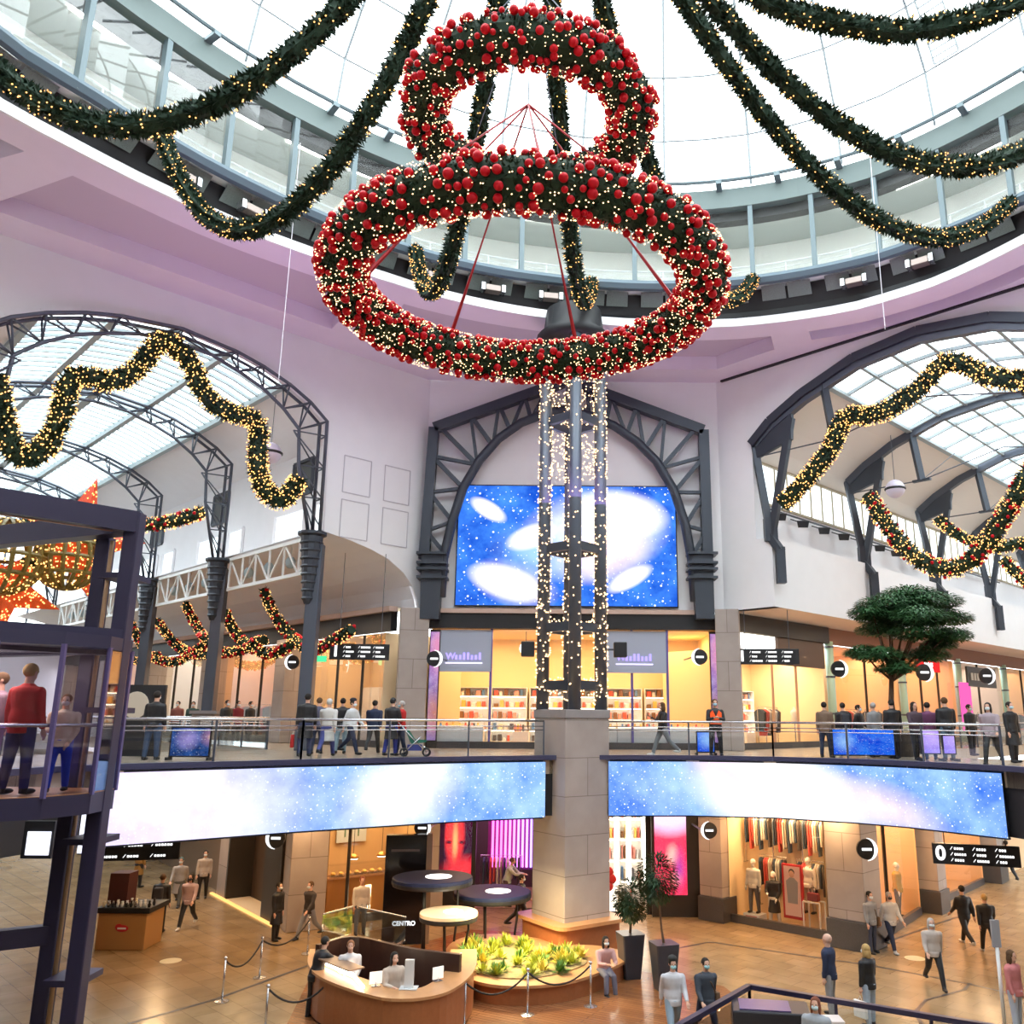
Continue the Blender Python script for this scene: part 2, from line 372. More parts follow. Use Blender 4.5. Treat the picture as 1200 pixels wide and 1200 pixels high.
# white lip, black throat, grey grille panels
A360 = [i * 3 for i in range(121)]
mb = MB(); mb.strip([lip(a, -.02, 21.3) for a in A360], [lip(a, -.02, 21.62) for a in A360]); mb.strip([lip(a, -.02, 21.3) for a in A360], [lip(a, .2, 21.38) for a in A360]); mb.strip([lip(a, -.02, 21.62) for a in A360], [lip(a, .5, 21.62) for a in A360])
struct('trim_lip', mb, WALL, keep=True)
mb = MB(); mb.strip([lip(a, .35, 21.6) for a in A360], [sill(a, .80, 22.0) for a in A360]); mb.strip([sill(a, .80, 22.0) for a in A360], [sill(a, .5, 22.72) for a in A360])
struct('trim_throat', mb, BLACK, keep=True)
MUL = [.4 + 8 * k for k in range(45)]
gp = mat('grille_panel', (.17, .20, .19), .6, noise=.5, nscale=40)
mb = MB()
for a in MUL:
    for u, v in ((a + .9, a + 3.8), (a + 4.1, a + 7.1)):
        mb.quad(sill(u, .62, 22.28), sill(v, .62, 22.28), sill(v, .2, 22.68), sill(u, .2, 22.68))
struct('trim_grille_panels', mb, gp, keep=True)
mb = MB(); mb.tube([sill(a, 0, 22.85) for a in A360[:-1]], .2, 6, closed=True)
struct('trim_sill_beam', mb, mat('teal_grey_steel', (.12, .17, .21), .45), keep=True)
TOPZ = 26.75
mb = MB()
for r_, z0, z1 in ((0, 25.95, TOPZ),):
    mb.strip([sill(a, -.12, z0) for a in A360], [sill(a, -.12, z1) for a in A360]); mb.strip([sill(a, -.12, z0) for a in A360], [sill(a, .25, z0) for a in A360]); mb.strip([sill(a, .25, z0) for a in A360], [sill(a, .25, z1) for a in A360]); mb.strip([sill(a, -.12, z1) for a in A360], [sill(a, .25, z1) for a in A360])
struct('trim_ring_beam', mb, mat('grey_green_fascia', (.155, .20, .195), .5), keep=True)
mb = MB(); mb.strip([sill(a, .28, 25.6) for a in A360], [sill(a, .28, 25.97) for a in A360]); mb.strip([sill(a, .28, 25.6) for a in A360], [sill(a, .7, 25.6) for a in A360])
struct('trim_dark_band', mb, mat('dark_grey_band', (.05, .045, .045), .5), keep=True)
mb = MB(); mb.tube([sill(a, -.5, TOPZ + .12) for a in A360[:-1]], .07, 6, closed=True)
for a in MUL: mb.bar(sill(a + 4, -.6, TOPZ + .02), sill(a + 4, .1, TOPZ - .05), .22, .14)
struct('trim_cable_rail', mb, GREY, keep=True)
# clerestory posts and panes, gallery behind
mb = MB()
for a in MUL: mb.bar(sill(a, 0, 22.7), sill(a, 0, 26.3), .17, .2, up=(math.cos(math.radians(a)), math.sin(math.radians(a)), 0))
struct('trim_clerestory_posts', mb, GREY, keep=True)
mb = MB(); mb.strip([sill(a, .06, 22.9) for a in A360], [sill(a, .06, 26.0) for a in A360])
struct('window_1', mb, SKYG, keep=True)
gw = mat('gallery_white', (.88, .90, .88), .7)
mb = MB(); mb.strip([sill(a, .25, 22.78) for a in A360], [sill(a, 3.4, 22.78) for a in A360]); mb.strip([sill(a, 3.4, 22.78) for a in A360], [sill(a, 3.4, 26.3) for a in A360])
struct('wall_gallery', mb, gw, keep=True)
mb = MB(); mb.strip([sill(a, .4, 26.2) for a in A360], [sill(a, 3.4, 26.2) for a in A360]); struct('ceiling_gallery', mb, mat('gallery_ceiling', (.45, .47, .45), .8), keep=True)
mb = MB()
for dz in (.25, .45, .65, .85, 1.05): mb.tube([sill(a, .75, 22.8 + dz) for a in A360[:-1]], .022 if dz < 1 else .04, 4, closed=True)
for a in MUL:
    for k in (0, 4): mb.bar(sill(a + k, .75, 22.78), sill(a + k, .75, 23.85), .04)
struct('trim_gallery_railing', mb, WHITE, keep=True)
mb = MB()
for a in MUL: mb.bar(sill(a + 1.5, 1.5, 26.178), sill(a + 6.5, 1.5, 26.178), .12, .05)
struct('ceiling_gallery_fill', mb, emat('gallery_fill_strip', (1, .96, .88), 16), keep=True)  # glowing strips added only to brighten the gallery behind the panes
# dome: thin ribs and glass
def dome(a, el, dr=0):
    e = math.radians(el); r = (interp(SILL, a) - .2) * math.cos(e) * (1) + dr; z = TOPZ + 7.5 * math.sin(e); t = math.radians(a)
    return Vector((RC.x + r * math.cos(t), RC.y + r * math.sin(t), z))
ELS = [0, 14, 28, 42, 56, 70, 90]
mb = MB()
for e0, e1 in zip(ELS, ELS[1:]):
    for a0, a1 in zip(A360[::2], A360[2::2]): mb.quad(dome(a0, e0), dome(a1, e0), dome(a1, e1), dome(a0, e1))
struct('window_2', mb, SKYG, keep=True)
mb = MB()
for a in range(0, 360, 12): mb.tube([dome(a, e, -.06) for e in (0, 14, 28, 42, 56, 70, 86)], .05, 4)
for e in ELS[1:-1]: mb.tube([dome(a, e, -.06) for a in A360[:-1:2]], .04, 4, closed=True)
struct('window_2_ribs', mb, mat('pale_rib', (.30, .34, .36), .6), keep=True)
# service ladder on the dome
mb = MB()
for s in (-.02, .02):
    mb.tube([dome(45 + s * 80, e, -.2) for e in (14, 24, 34, 44, 52)], .03, 4)
for k in range(26): e = 14 + k * 1.5; mb.bar(dome(43.4, e, -.2), dome(46.6, e, -.2), .035)
tag(mb.build('service_ladder', mat('pale_rib', (1, 1, 1)), smooth=False), 'thin white maintenance ladder lying on the glass dome', 'ladder')

# ---------------------------------------------------------------- facet walls
def wall_outline(W, pts, s0, s1, name, m=WALL):
    P = [W(t, s0, z) for t, z in pts]; off = W(0, s1) - W(0, s0)
    return struct(name, MB().prism(P, off), m, keep=True)
arcL = [(4.75, 13.85), (4.85, 18.1), (5.7, 18.75), (6.6, 19.25), (7.7, 19.68), (8.83, 19.95), (10.8, 20.2)]
arcL += [(LW - t, z) for t, z in reversed(arcL[:-1])]
haun = [(0.05, 11.25), (.18, 11.7), (.42, 12.2), (.9, 12.7), (1.67, 13.17), (2.5, 13.45), (3.4, 13.66), (4.6, 13.85)]
pts = [(-.02, 22.2), (-.02, 11.25)] + haun + arcL + [(LW - t, z) for t, z in reversed(haun)] + [(LW, 11.25), (LW, 22.2)]
wall_outline(LP, pts, 0, .2, 'wall_left_facet')
arcR = [(1.68, 14.1), (1.68, 18.25), (2.6, 19.05), (4.1, 19.85), (6.4, 20.7), (8.9, 21.0)]
arcR += [(RW - t, z) for t, z in reversed(arcR[:-1])]
pts = [(-.02, 22.2), (-.02, 11.3), (2.4, 11.3), (2.4, 14.1)] + arcR + [(RW - 2.4, 14.1), (RW - 2.4, 11.3), (RW, 11.3), (RW, 22.2)]
wall_outline(RP, pts, 0, .5, 'wall_right_facet')
# arch mouldings
mb = MB(); 
for k, (t0, z0) in enumerate(arcL[:-1]):
    t1, z1 = arcL[k+1]; mb.bar(LP(t0, -.03, z0), LP(t1, -.03, z1), .14, .2)
struct('trim_left_arch', mb, WALL, keep=True)
mb = MB()
A_ = arcR[1:-1]
for (t0, z0), (t1, z1) in zip(A_, A_[1:]): mb.bar(RP(t0, .05, z0 - .1), RP(t1, .05, z1 - .1), .45, .35)
struct('trim_right_arch', mb, STEEL, keep=True)
mb = MB(); mb.bar(RP(.3, -.05, 21.36), RP(14, -.05, 21.36), .12, .08); struct('trim_slot', mb, BLACK, keep=True)
# square panels of the left facet wall: recess shade put into grey outline bars
mb = MB()
for tc, zc in ((3.35, 16.3), (1.45, 16.3), (3.35, 14.95 - .45), (1.45, 14.95 - .45)):
    for a, b in (((-.62, -.75), (.62, -.75)), ((.62, -.75), (.62, .75)), ((.62, .75), (-.62, .75)), ((-.62, .75), (-.62, -.75))):
        mb.bar(LP(tc + a[0], -.012, zc + a[1]), LP(tc + b[0], -.012, zc + b[1]), .035)
struct('trim_panels', mb, mat('shadow_joint', (.6, .57, .62), .8), keep=True)
# central wall above the shop, with the screen bay
struct('wall_centre', MB().box(-5.9, 6.7, 35.3, 35.7, 11.3, 22.2), WALL, keep=True)
struct('trim_centre_ledge', MB().box(-5.3, 6.0, 35.0, 35.3, 11.12, 11.3), mat('rose_ledge', (.62, .45, .38), .7), keep=True)
struct('trim_centre_lintel', MB().box(-5.6, 6.4, 35.1, 35.6, 10.5, 11.14), BLACK, keep=True)
# remaining sides of the atrium, beyond the frame
mb = MB()
for i in (1, 2, 3, 4, 5):
    p, q = OCT[i], OCT[i + 1]; mb.quad((p.x, p.y, 11.3 if i != 3 else 0), (q.x, q.y, 11.3 if i != 3 else 0), (q.x, q.y, 22.2), (p.x, p.y, 22.2))
struct('wall_back', mb, WALL, keep=True)
mb = MB()
for i in (1, 2, 3, 4, 5):
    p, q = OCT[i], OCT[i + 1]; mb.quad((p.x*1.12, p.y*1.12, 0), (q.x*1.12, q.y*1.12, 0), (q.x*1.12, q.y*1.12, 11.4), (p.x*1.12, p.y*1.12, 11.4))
struct('wall_back_lower', mb, mat('dim_back_wall', (.16, .11, .09), .7), keep=True)  # lower sides darkened in colour to give a dim backdrop

# ---------------------------------------------------------------- left wing shell
def wing(W, width, profs, s0, s1, name, m):
    for k, prof in enumerate(profs):
        mb = MB()
        for mirror in (0, 1):
            P = [((width - t) if mirror else t, z) for t, z in prof]
            mb.strip([W(t, s0, z) for t, z in P], [W(t, s1, z) for t, z in P])
        struct(name if k == 0 else name + '_%d' % k, mb, m, keep=True)
wing(LP, LW, [[(1.0, 11.3), (.1, 11.27), (.22, 11.72), (.46, 12.22), (.93, 12.72), (1.7, 13.19), (2.55, 13.47), (3.5, 13.68), (4.7, 13.86)]], .15, SL, 'ceiling_left_aisle', WALL)
wing(LP, LW, [[(4.75, 13.87), (3.4, 13.87)]], .15, SL, 'floor_left_terrace', WALL)
wing(LP, LW, [[(3.4, 13.87), (3.4, 18.2)]], .15, SL, 'wall_left_wing', WALL)
wing(LP, LW, [[(3.4, 18.2), (5.0, 18.75), (6.6, 19.45)]], .15, SL, 'ceiling_left_wing', WALL)
skyL = [(6.6, 19.45), (7.7, 19.88), (8.83, 20.15), (10.8, 20.4), (12.77, 20.15), (13.9, 19.88), (15.0, 19.45)]
mb = MB(); mb.strip([LP(t, .5, z) for t, z in skyL], [LP(t, SL, z) for t, z in skyL]); struct('window_3', mb, SKYG, keep=True)
mb = MB()
for k in range(1, int(SL / .62)):
    s = .5 + k * .62
    for (t0, z0), (t1, z1) in zip(skyL, skyL[1:]): mb.bar(LP(t0, s, z0 - .04), LP(t1, s, z1 - .04), .10, .12)
struct('window_3_bars', mb, mat('pale_bar', (.42, .50, .52), .5), keep=True)
mb = MB()
for t, z in ((6.6, 19.35), (8.83, 20.0), (10.8, 20.2), (12.77, 20.0), (15, 19.35)):
    mb.bar(LP(t, .3, z), LP(t, SL, z), .22 if t != 10.8 else .35, .26)
struct('trim_left_roof_beams', mb, mat('grey_beam', (.36, .42, .44), .5), keep=True)
# upper-wall openings (dark louvred openings and bright windows)
def wall_window(W, t, s, z, w, h, frame, pane, n, label=None):
    sg = -1 if W is LP else 1
    mb = MB(); t_ = t + .03
    for a, b in (((-w/2, 0), (w/2, 0)), ((w/2, 0), (w/2, h)), ((w/2, h), (-w/2, h)), ((-w/2, h), (-w/2, 0))):
        mb.bar(W(t_, s + a[0], z + a[1]), W(t_, s + b[0], z + b[1]), .14)
    o = struct('window_%d_frame' % n, mb, frame, keep=True)
    mb = MB().quad(W(t_ + .01, s - w/2, z), W(t_ + .01, s + w/2, z), W(t_ + .01, s + w/2, z + h), W(t_ + .01, s - w/2, z + h))
    struct('window_%d' % n, mb, pane, keep=True)
wn = 10
lou = mat('louvre_dark', (.06, .065, .065), .5); brt = mat('frosted_daylight_pane', (.85, .92, .95), .4, emit=.9, ecol=(.85, .95, 1))
for s in (4.3, 12.6, 20.9, 29.2): wall_window(LP, 3.4, s, 16.3, 1.7, 1.5, STEEL, lou, wn); wn += 1
for s in (2.2, 5.2, 10.5, 13.5, 18.8, 21.8, 27, 30):
    wall_window(LP, 3.4, s, 14.4, 2.6 if int(s) % 2 else 1.5, 1.25, WALL, brt, wn); wn += 1
# end walls with daylight glazing
mb = MB(); mb.quad(LP(-2, SL, 0), LP(LW + 2, SL, 0), LP(LW + 2, SL, 13.5), LP(-2, SL, 13.5)); struct('wall_left_end', mb, WALL, keep=True)
mb = MB(); mb.quad(LP(-2, SL, 13.5), LP(LW + 2, SL, 13.5), LP(LW + 2, SL, 21), LP(-2, SL, 21)); struct('window_4', mb, SKYG, keep=True)
mb = MB()
for t in range(0, 22, 2): mb.bar(LP(t, SL - .1, 13.5), LP(t, SL - .1, 20.3), .12)
struct('window_4_mullions', mb, STEEL2, keep=True)

# ---------------------------------------------------------------- right wing shell
wing(RP, RW, [[(2.4, 11.3), (2.4, 14.1)]], .5, SL, 'wall_right_parapet', WALL)
wing(RP, RW, [[(2.4, 14.1), (1.9, 14.1), (1.9, 13.2), (.2, 13.2)]], .5, SL, 'floor_right_terrace', WALL)
wing(RP, RW, [[(-.1, 11.3), (2.4, 11.3)]], 0, SL, 'ceiling_right_aisle', PINK)
wing(RP, RW, [[(.9, 13.2), (.9, 16.1)]], .5, SL, 'wall_right_wing', WALL)
wing(RP, RW, [[(.9, 16.1), (.9, 17.9)]], .5, SL, 'window_5', brt)
wing(RP, RW, [[(.9, 17.9), (1.7, 18.3), (2.6, 18.95), (4.0, 19.7), (5.0, 20.05)]], .5, SL, 'ceiling_right_wing', VAULT)
mb = MB()
for mir in (0, 1):
    t = RW - .95 if mir else .95
    for z in (16.1, 17.9): mb.bar(RP(t, .5, z), RP(t, SL, z), .1)
    for k in range(40): mb.bar(RP(t, .8 + k * 1.05, 16.1), RP(t, .8 + k * 1.05, 17.9), .06)
struct('window_5_mullions', mb, mat('amber_frame', (.45, .38, .26), .5), keep=True)
skyR = [(5.0, 20.05), (6.4, 20.5), (7.6, 20.7), (8.9, 20.8), (10.2, 20.7), (11.4, 20.5), (12.8, 20.05)]
mb = MB(); mb.strip([RP(t, .5, z) for t, z in skyR], [RP(t, SL, z) for t, z in skyR]); struct('window_6', mb, SKYG, keep=True)
mb = MB()
for k in range(1, 22):
    for (t0, z0), (t1, z1) in zip(skyR, skyR[1:]): mb.bar(RP(t0, k * 2.0, z0 - .05), RP(t1, k * 2.0, z1 - .05), .11, .14)
for t, z in skyR: mb.bar(RP(t, .5, z - .06), RP(t, SL, z - .06), .13 if t not in (5.0, 12.8) else .25, .15)
struct('window_6_bars', mb, mat('grey_beam', (1, 1, 1)), keep=True)
mb = MB(); mb.quad(RP(-2, SL, 0), RP(RW + 2, SL, 0), RP(RW + 2, SL, 21.5), RP(-2, SL, 21.5)); struct('wall_right_end', mb, WALL, keep=True)
# ================================================================== SCREENS
def galaxy_mat(name, blobs, ellipses, blue=(.03, .12, .62), pale=(.35, .6, 1), strength=1.25, stars=2.2, nsc=.5, mottle=1.0):
    # uv in metres; blobs = soft white clouds (u, v, ru, rv, amount, colour); ellipses = galaxies (u, v, a, b, rotation)
    m = bpy.data.materials.new(name); m.use_nodes = True; nt = m.node_tree; nt.nodes.remove(nt.nodes['Principled BSDF']); N = nt.nodes.new; Lk = nt.links.new
    uv = N('ShaderNodeUVMap'); nz = N('ShaderNodeTexNoise'); nz.inputs['Scale'].default_value = nsc; nz.inputs['Detail'].default_value = 7; nz.inputs['Roughness'].default_value = .62; Lk(uv.outputs[0], nz.inputs[0])
    cr = N('ShaderNodeValToRGB'); e = cr.color_ramp.elements; e[0].position = .36; e[0].color = (*blue, 1); e[1].position = .66; e[1].color = (*pale, 1); Lk(nz.outputs['Fac'], cr.inputs[0])
    cur = cr.outputs[0]
    def mixin(fac, col):
        nonlocal cur
        mx = N('ShaderNodeMix'); mx.data_type = 'RGBA'; Lk(fac, mx.inputs['Factor']); Lk(cur, mx.inputs['A']); mx.inputs['B'].default_value = (*col, 1); cur = mx.outputs['Result']
    def math_(op, a, b=None, c=None):
        n = N('ShaderNodeMath'); n.operation = op; n.use_clamp = False
        for i, v in enumerate((a, b, c)):
            if v is None: continue
            if isinstance(v, (int, float)): n.inputs[i].default_value = v
            else: Lk(v, n.inputs[i])
        return n.outputs[0]
    for (u, v, ru, rv, am, col, rot) in blobs + [(u, v, a, b, 1.6, (1, .97, 1), r) for u, v, a, b, r in ellipses]:
        mp = N('ShaderNodeMapping'); mp.vector_type = 'TEXTURE'; mp.inputs['Location'].default_value = (u, v, 0); mp.inputs['Scale'].default_value = (ru, rv, 1); mp.inputs['Rotation'].default_value = (0, 0, rot); Lk(uv.outputs[0], mp.inputs[0])
        ln = N('ShaderNodeVectorMath'); ln.operation = 'LENGTH'; Lk(mp.outputs[0], ln.inputs[0])
        f = math_('SUBTRACT', 1, ln.outputs['Value']); f = math_('MAXIMUM', f, 0); f = math_('MULTIPLY', f, am)
        if am != 1.6: w = math_('MULTIPLY_ADD', nz.outputs['Fac'], 1.6, .2); f = math_('MULTIPLY', f, w)
        else: f = math_('MULTIPLY', f, 1.5)
        f = math_('MINIMUM', f, 1); mixin(f, col)
    for sc_, th, st in ((stars, .075, 1), (stars * 2.3, .08, .8)):
        vo = N('ShaderNodeTexVoronoi'); vo.inputs['Scale'].default_value = sc_; vo.voronoi_dimensions = '2D'; Lk(uv.outputs[0], vo.inputs[0])
        f = math_('LESS_THAN', vo.outputs['Distance'], th); rn = N('ShaderNodeSeparateColor'); Lk(vo.outputs['Color'], rn.inputs[0]); g = math_('GREATER_THAN', rn.outputs[0], .35); f = math_('MULTIPLY', f, g); f = math_('MULTIPLY', f, st); mixin(f, (.85, .93, 1))
    em = N('ShaderNodeEmission'); em.inputs[1].default_value = strength; Lk(cur, em.inputs[0]); Lk(em.outputs[0], nt.nodes['Material Output'].inputs[0])
    return m
# large LED wall in the central bay
sx0, sx1, sz0, sz1 = -4.42, 4.74, 11.45, 16.55
W_ = sx1 - sx0; H_ = sz1 - sz0
m_big = galaxy_mat('galaxy_picture', [(5.7, 3.0, 3.4, 2.1, 1.8, (.75, .78, 1), .2), (6.2, 2.2, 2.2, 1.3, 1.2, (.95, .75, .98), .3), (2.4, .9, 2.0, 1.0, 1.0, (.85, .75, 1), -.3), (3.4, 2.3, 2.2, 1.4, .8, (.3, .55, 1), 0)],
    [(1.25, 4.05, .95, .4, -.55), (3.1, 2.9, 1.2, .55, .35), (2.1, .95, 1.8, .75, -.3), (6.7, 3.9, 2.3, 1.1, -.1), (7.2, 1.15, 1.15, .42, .5)], blue=(.008, .07, .50), pale=(.06, .25, .85), strength=1.0, stars=1.7, nsc=.7)
def screen_uv(P, Qv, m, name, parent=None):
    mb = MB(); mb.strip(P, Qv); L = 0; us = [0]
    for a, b in zip(P, P[1:]): L += (Vector(b) - Vector(a)).length; us.append(L)
    h = (Vector(Qv[0]) - Vector(P[0])).length
    mb.uv = [(u, 0) for u in us] + [(u, h) for u in us]
    return mb.build(name, m, parent)
t = thing('led_wall', 'large blue galaxy LED screen on the white wall inside the pointed steel arch', 'screen', (.16, 35.2, sz0))
MB().box(sx0 - .05, sx1 + .05, 35.12, 35.3, sz0 - .05, sz1 + .05).build('frame', BLACK, t)
screen_uv([(sx0, 35.1, sz0), (sx1, 35.1, sz0)], [(sx0, 35.1, sz1), (sx1, 35.1, sz1)], m_big, 'display', t)
# curved LED ribbons on the slab edge
def off_line(P, d):
    out = []
    for i, p in enumerate(P):
        a = P[max(0, i-1)]; b = P[min(len(P)-1, i+1)]; e = (b - a).normalized(); out.append(p + Vector((e.y, -e.x, 0)) * d)
    return out
def ribbon(idx, label, m, extra=None):
    P = extra

    # resample smoothly
    out = off_line(P, .16); inn = off_line(P, .02)
    t = thing('led_ribbon', label, 'screen', ((P[0].x + P[-1].x) / 2, (P[0].y + P[-1].y) / 2, 3.98), group=None)
    z0, z1 = 3.98, 5.62
    mb = MB()
    for A, B in ((out, inn),):
        for z in (z0 - .04, z1 + .04): mb.strip([(p.x, p.y, z) for p in A], [(p.x, p.y, z) for p in B])
        mb.strip([(p.x, p.y, z0 - .04) for p in B], [(p.x, p.y, z1 + .04) for p in B])
        for p, q in ((A[0], B[0]), (A[-1], B[-1])): mb.quad((p.x, p.y, z0), (q.x, q.y, z0), (q.x, q.y, z1), (p.x, p.y, z1))
    mb.build('housing', BLACK, t)
    o2 = off_line(P, .165)
    screen_uv([(p.x, p.y, z0) for p in o2], [(p.x, p.y, z1) for p in o2], m, 'display', t)
    return t
PK = (1, .80, .98); WH = (1, 1, 1)
m_l = galaxy_mat('ribbon_sky_left', [(1.0, .8, 4.0, 2.6, 1.1, (1, .80, 1), 0), (3.5, .8, 3, 2.2, .5, (.80, .85, 1), 0), (7.6, .9, 2.2, 1.5, 1.3, (1, 1, 1), .4), (12.2, .8, 1.3, 1.2, .7, (.4, .65, 1), 0)], [], blue=(.04, .18, .74), pale=(.42, .64, 1), strength=.92, stars=3.2)
ribbon(None, 'long left LED ribbon of pale stars along the upper balcony edge beside the lift', m_l, [BAND[k] for k in range(3, 9)])
m_r = galaxy_mat('ribbon_sky_right', [(5.4, .7, 3.3, 1.7, 1.6, (1, .96, 1), -.3), (3.9, 1.3, 1.6, .6, 1.0, (.95, .62, .98), -.5), (8.6, .5, 2.2, .8, 1.0, (1, .80, 1), -.3), (2, .8, 1.8, 1.0, .7, (.5, .72, 1), 0)], [], blue=(.02, .13, .68), pale=(.34, .57, 1), strength=.92, stars=3.2)
ribbon(None, 'long right LED ribbon of white and pink clouds along the upper balcony edge', m_r, [BAND[k] for k in range(9, 15)])
# dark slab-edge panels behind the pillar and slab nosing
mb = MB(); P = BAND
for a, b in zip(P + [P[0]], P[1:] + [P[0]]):
    mb.quad((a.x, a.y, 5.2), (b.x, b.y, 5.2), (b.x, b.y, 5.76), (a.x, a.y, 5.76)); mb.quad((a.x, a.y, 4.0), (b.x, b.y, 4.0), (b.x, b.y, 5.25), (a.x, a.y, 5.25))
struct('trim_slab_edge', mb, BLACK, keep=True)
nose = off_line(P, .2)
mb = MB(); mb.strip([(p.x, p.y, 5.68) for p in nose], [(p.x, p.y, 5.82) for p in nose]); mb.strip([(p.x, p.y, 5.82) for p in nose], [(p.x, p.y, 5.82) for p in off_line(P, -.12)]); mb.strip([(p.x, p.y, 5.68) for p in nose], [(p.x, p.y, 5.68) for p in P])
struct('trim_nosing', mb, mat('indigo_steel', (.05, .05, .11), .4), keep=True)

# ================================================================== RAILINGS
RAILS = [(3, 5), (5, 8), (9, 11), (11, 14)]
RLAB = ['glass balcony railing next to the lift, left of the parked pushchair', 'glass balcony railing between the pushchair and the stone pillar', 'glass balcony railing in front of the walking woman, right of the pillar', 'glass balcony railing in front of the crowd and the tree']
def railing(P, label, z=L1, group=None):
    P = [Vector(p) for p in P]; t = thing('balcony_railing', label, 'railing', (P[0].x, P[0].y, z), group=group)
    mb = MB(); mb.tube([(p.x, p.y, z + 1.12) for p in P], .035, 8); mb.build('handrail', CHROME, t, smooth=True)
    mb = MB(); mb.tube([(p.x, p.y, z + .95) for p in P], .018, 6); mb.tube([(p.x, p.y, z + .84) for p in P], .018, 6); mb.build('rail_bar', CHROME, t, smooth=True)
    L = sum((b - a).length for a, b in zip(P, P[1:])); n = max(2, int(L / 1.9)); pos = []
    for k in range(n + 1):
        d = L * k / n
        for a, b in zip(P, P[1:]):
            e = (b - a).length
            if d <= e + 1e-6: pos.append(a.lerp(b, d / e)); break
            d -= e
    for p in pos: MB().box(p.x - .025, p.x + .025, p.y - .03, p.y + .03, z, z + 1.1).build('post', STEEL2, t)
    for a, b in zip(pos, pos[1:]):
        e = (b - a).normalized() * .05; MB().bar((a + e) + Vector((0, 0, z + .42 - a.z)), (b - e) + Vector((0, 0, z + .42 - b.z)), .012, .74).build('glass_panel', GLASSR, t)
    return t
for (i, j), lb in zip(RAILS, RLAB):
    railing(off_line([BAND[k] for k in range(i, j + 1)], 0), lb)
# railings round the voids of the wings
railing([LP(t, 1.6) for t in (5.4, 9, 12.5, 16)], 'glass railing at the near edge of the left wing void, behind the pedestal')
railing([LP(5.4, s) for s in (1.7, 9, 17, 26)], 'glass railing running away beside the slate columns of the left wing')
railing([RP(4.6, s) for s in (1.6, 9, 17, 26)], 'glass railing running away along the right wing behind the tree')

# ================================================================== STEEL ARCH ROUND THE SCREEN
t = thing('steel_arch', 'dark slate pointed steel truss arch framing the galaxy screen', 'arch', (.2, 34.9, 10.6))
def AP(x, y): v = ony(x, y, 34.85); return Vector((v.x, 34.85, v.z))
mb = MB()
outer_l = [AP(497, 655), AP(509, 502), AP(666, 446)]; outer_r = [AP(829, 655), AP(824, 505), AP(666, 446)]
for o_ in (outer_l, outer_r):
    for a, b in zip(o_, o_[1:]): mb.bar(a, b, .42, .42, up=(0, 1, 0))
mb.build('outer_chord', STEEL, t)
inner = [AP(517, 700), AP(520, 655), AP(530, 612), AP(543, 572), AP(562, 540), AP(584, 515), AP(611, 496), AP(640, 485), AP(667, 480)]
inner_r = [AP(814, 705), AP(811, 660), AP(803, 616), AP(789, 574), AP(769, 541), AP(746, 518), AP(720, 500), AP(693, 488), AP(667, 480)]
mb = MB()
for I in (inner, inner_r): mb.tube([p + Vector((0, -.08, 0)) for p in I], .2, 10)
mb.build('arch_rib', STEEL, t, smooth=True)
def lerp_line(P, f):
    L = sum((b - a).length for a, b in zip(P, P[1:])) * f
    for a, b in zip(P, P[1:]):
        e = (b - a).length
        if L <= e: return a.lerp(b, L / e)
        L -= e
    return P[-1]
for O_, I_ in ((outer_l, inner), (outer_r, inner_r)):
    no = [.10, .24, .375, .50, .62, .73, .83, .92]; ni = [.17, .30, .44, .55, .65, .745, .84, .92]
    for k in range(8):
        MB().bar(lerp_line(O_, no[k]), lerp_line(I_, ni[k]), .17, .24, up=(0, 1, 0)).build('web_bar', STEEL, t)
        if k < 7: MB().bar(lerp_line(O_, no[k]) if k < 3 else lerp_line(I_, ni[k]), lerp_line(I_, ni[k+1]) if k < 3 else lerp_line(O_, no[k+1]), .13, .2, up=(0, 1, 0)).build('web_bar', STEEL, t)
for x0, x1 in (((491, 524)), ((806, 838))):
    mb = MB(); a0, a1 = AP(x0 + 4, 650), AP(x1 - 4, 650); b0, b1 = AP(x0 + (2 if x0 < 600 else 9), 726), AP(x1 - (9 if x0 < 600 else 2), 726)
    pr = [a0, a1, b1, b0]; mb.prism([p + Vector((0, -.3, 0)) for p in pr], (0, .55, 0)); mb.build('shoe', STEEL, t)
    mb = MB()
    for yy in (650, 661, 668, 678):
        p, q = AP(x0 - 1, yy), AP(x1 + 1, yy + (0)); mb.box(p.x, q.x, 34.35, 35.2, p.z - .05, p.z + .05)
    mb.build('collar', STEEL, t)
for x in (-5.75, 6.45):
    pass
# stone pilasters
def pilaster(name, c, w, d, z0, z1, rz, label, base=None, cap=False, group=None):
    t = thing(name, label, 'pillar', (c[0], c[1], z0), rz, group)
    mb = MB(); mb.box(-w/2, w/2, -d/2, d/2, .0 if not base else base, z1 - z0); mb.build('shaft', STONE, t, keep=True, bevel=.03)
    if base: MB().box(-w/2 - .06, w/2 + .06, -d/2 - .06, d/2 + .06, 0, base).build('plinth', STONE_DK, t, keep=True, bevel=.02)
    if cap: MB().box(-w/2 - .03, w/2 + .03, -d/2 - .03, d/2 + .03, z1 - z0, z1 - z0 + .28).build('cap', mat('grey_granite', (.30, .27, .27), .5, noise=.1), t, keep=True, bevel=.03)
    return t
pilaster('stone_pilaster', (-6.05, 34.95), 1.15, .9, L1, 11.25, .25, 'beige stone pilaster between the left shops and the watch shop, beside pushchair')
pilaster('stone_pilaster', (6.75, 34.95), .95, .9, L1, 11.3, -.25, 'beige stone pilaster right of the watch shop, behind the guard')
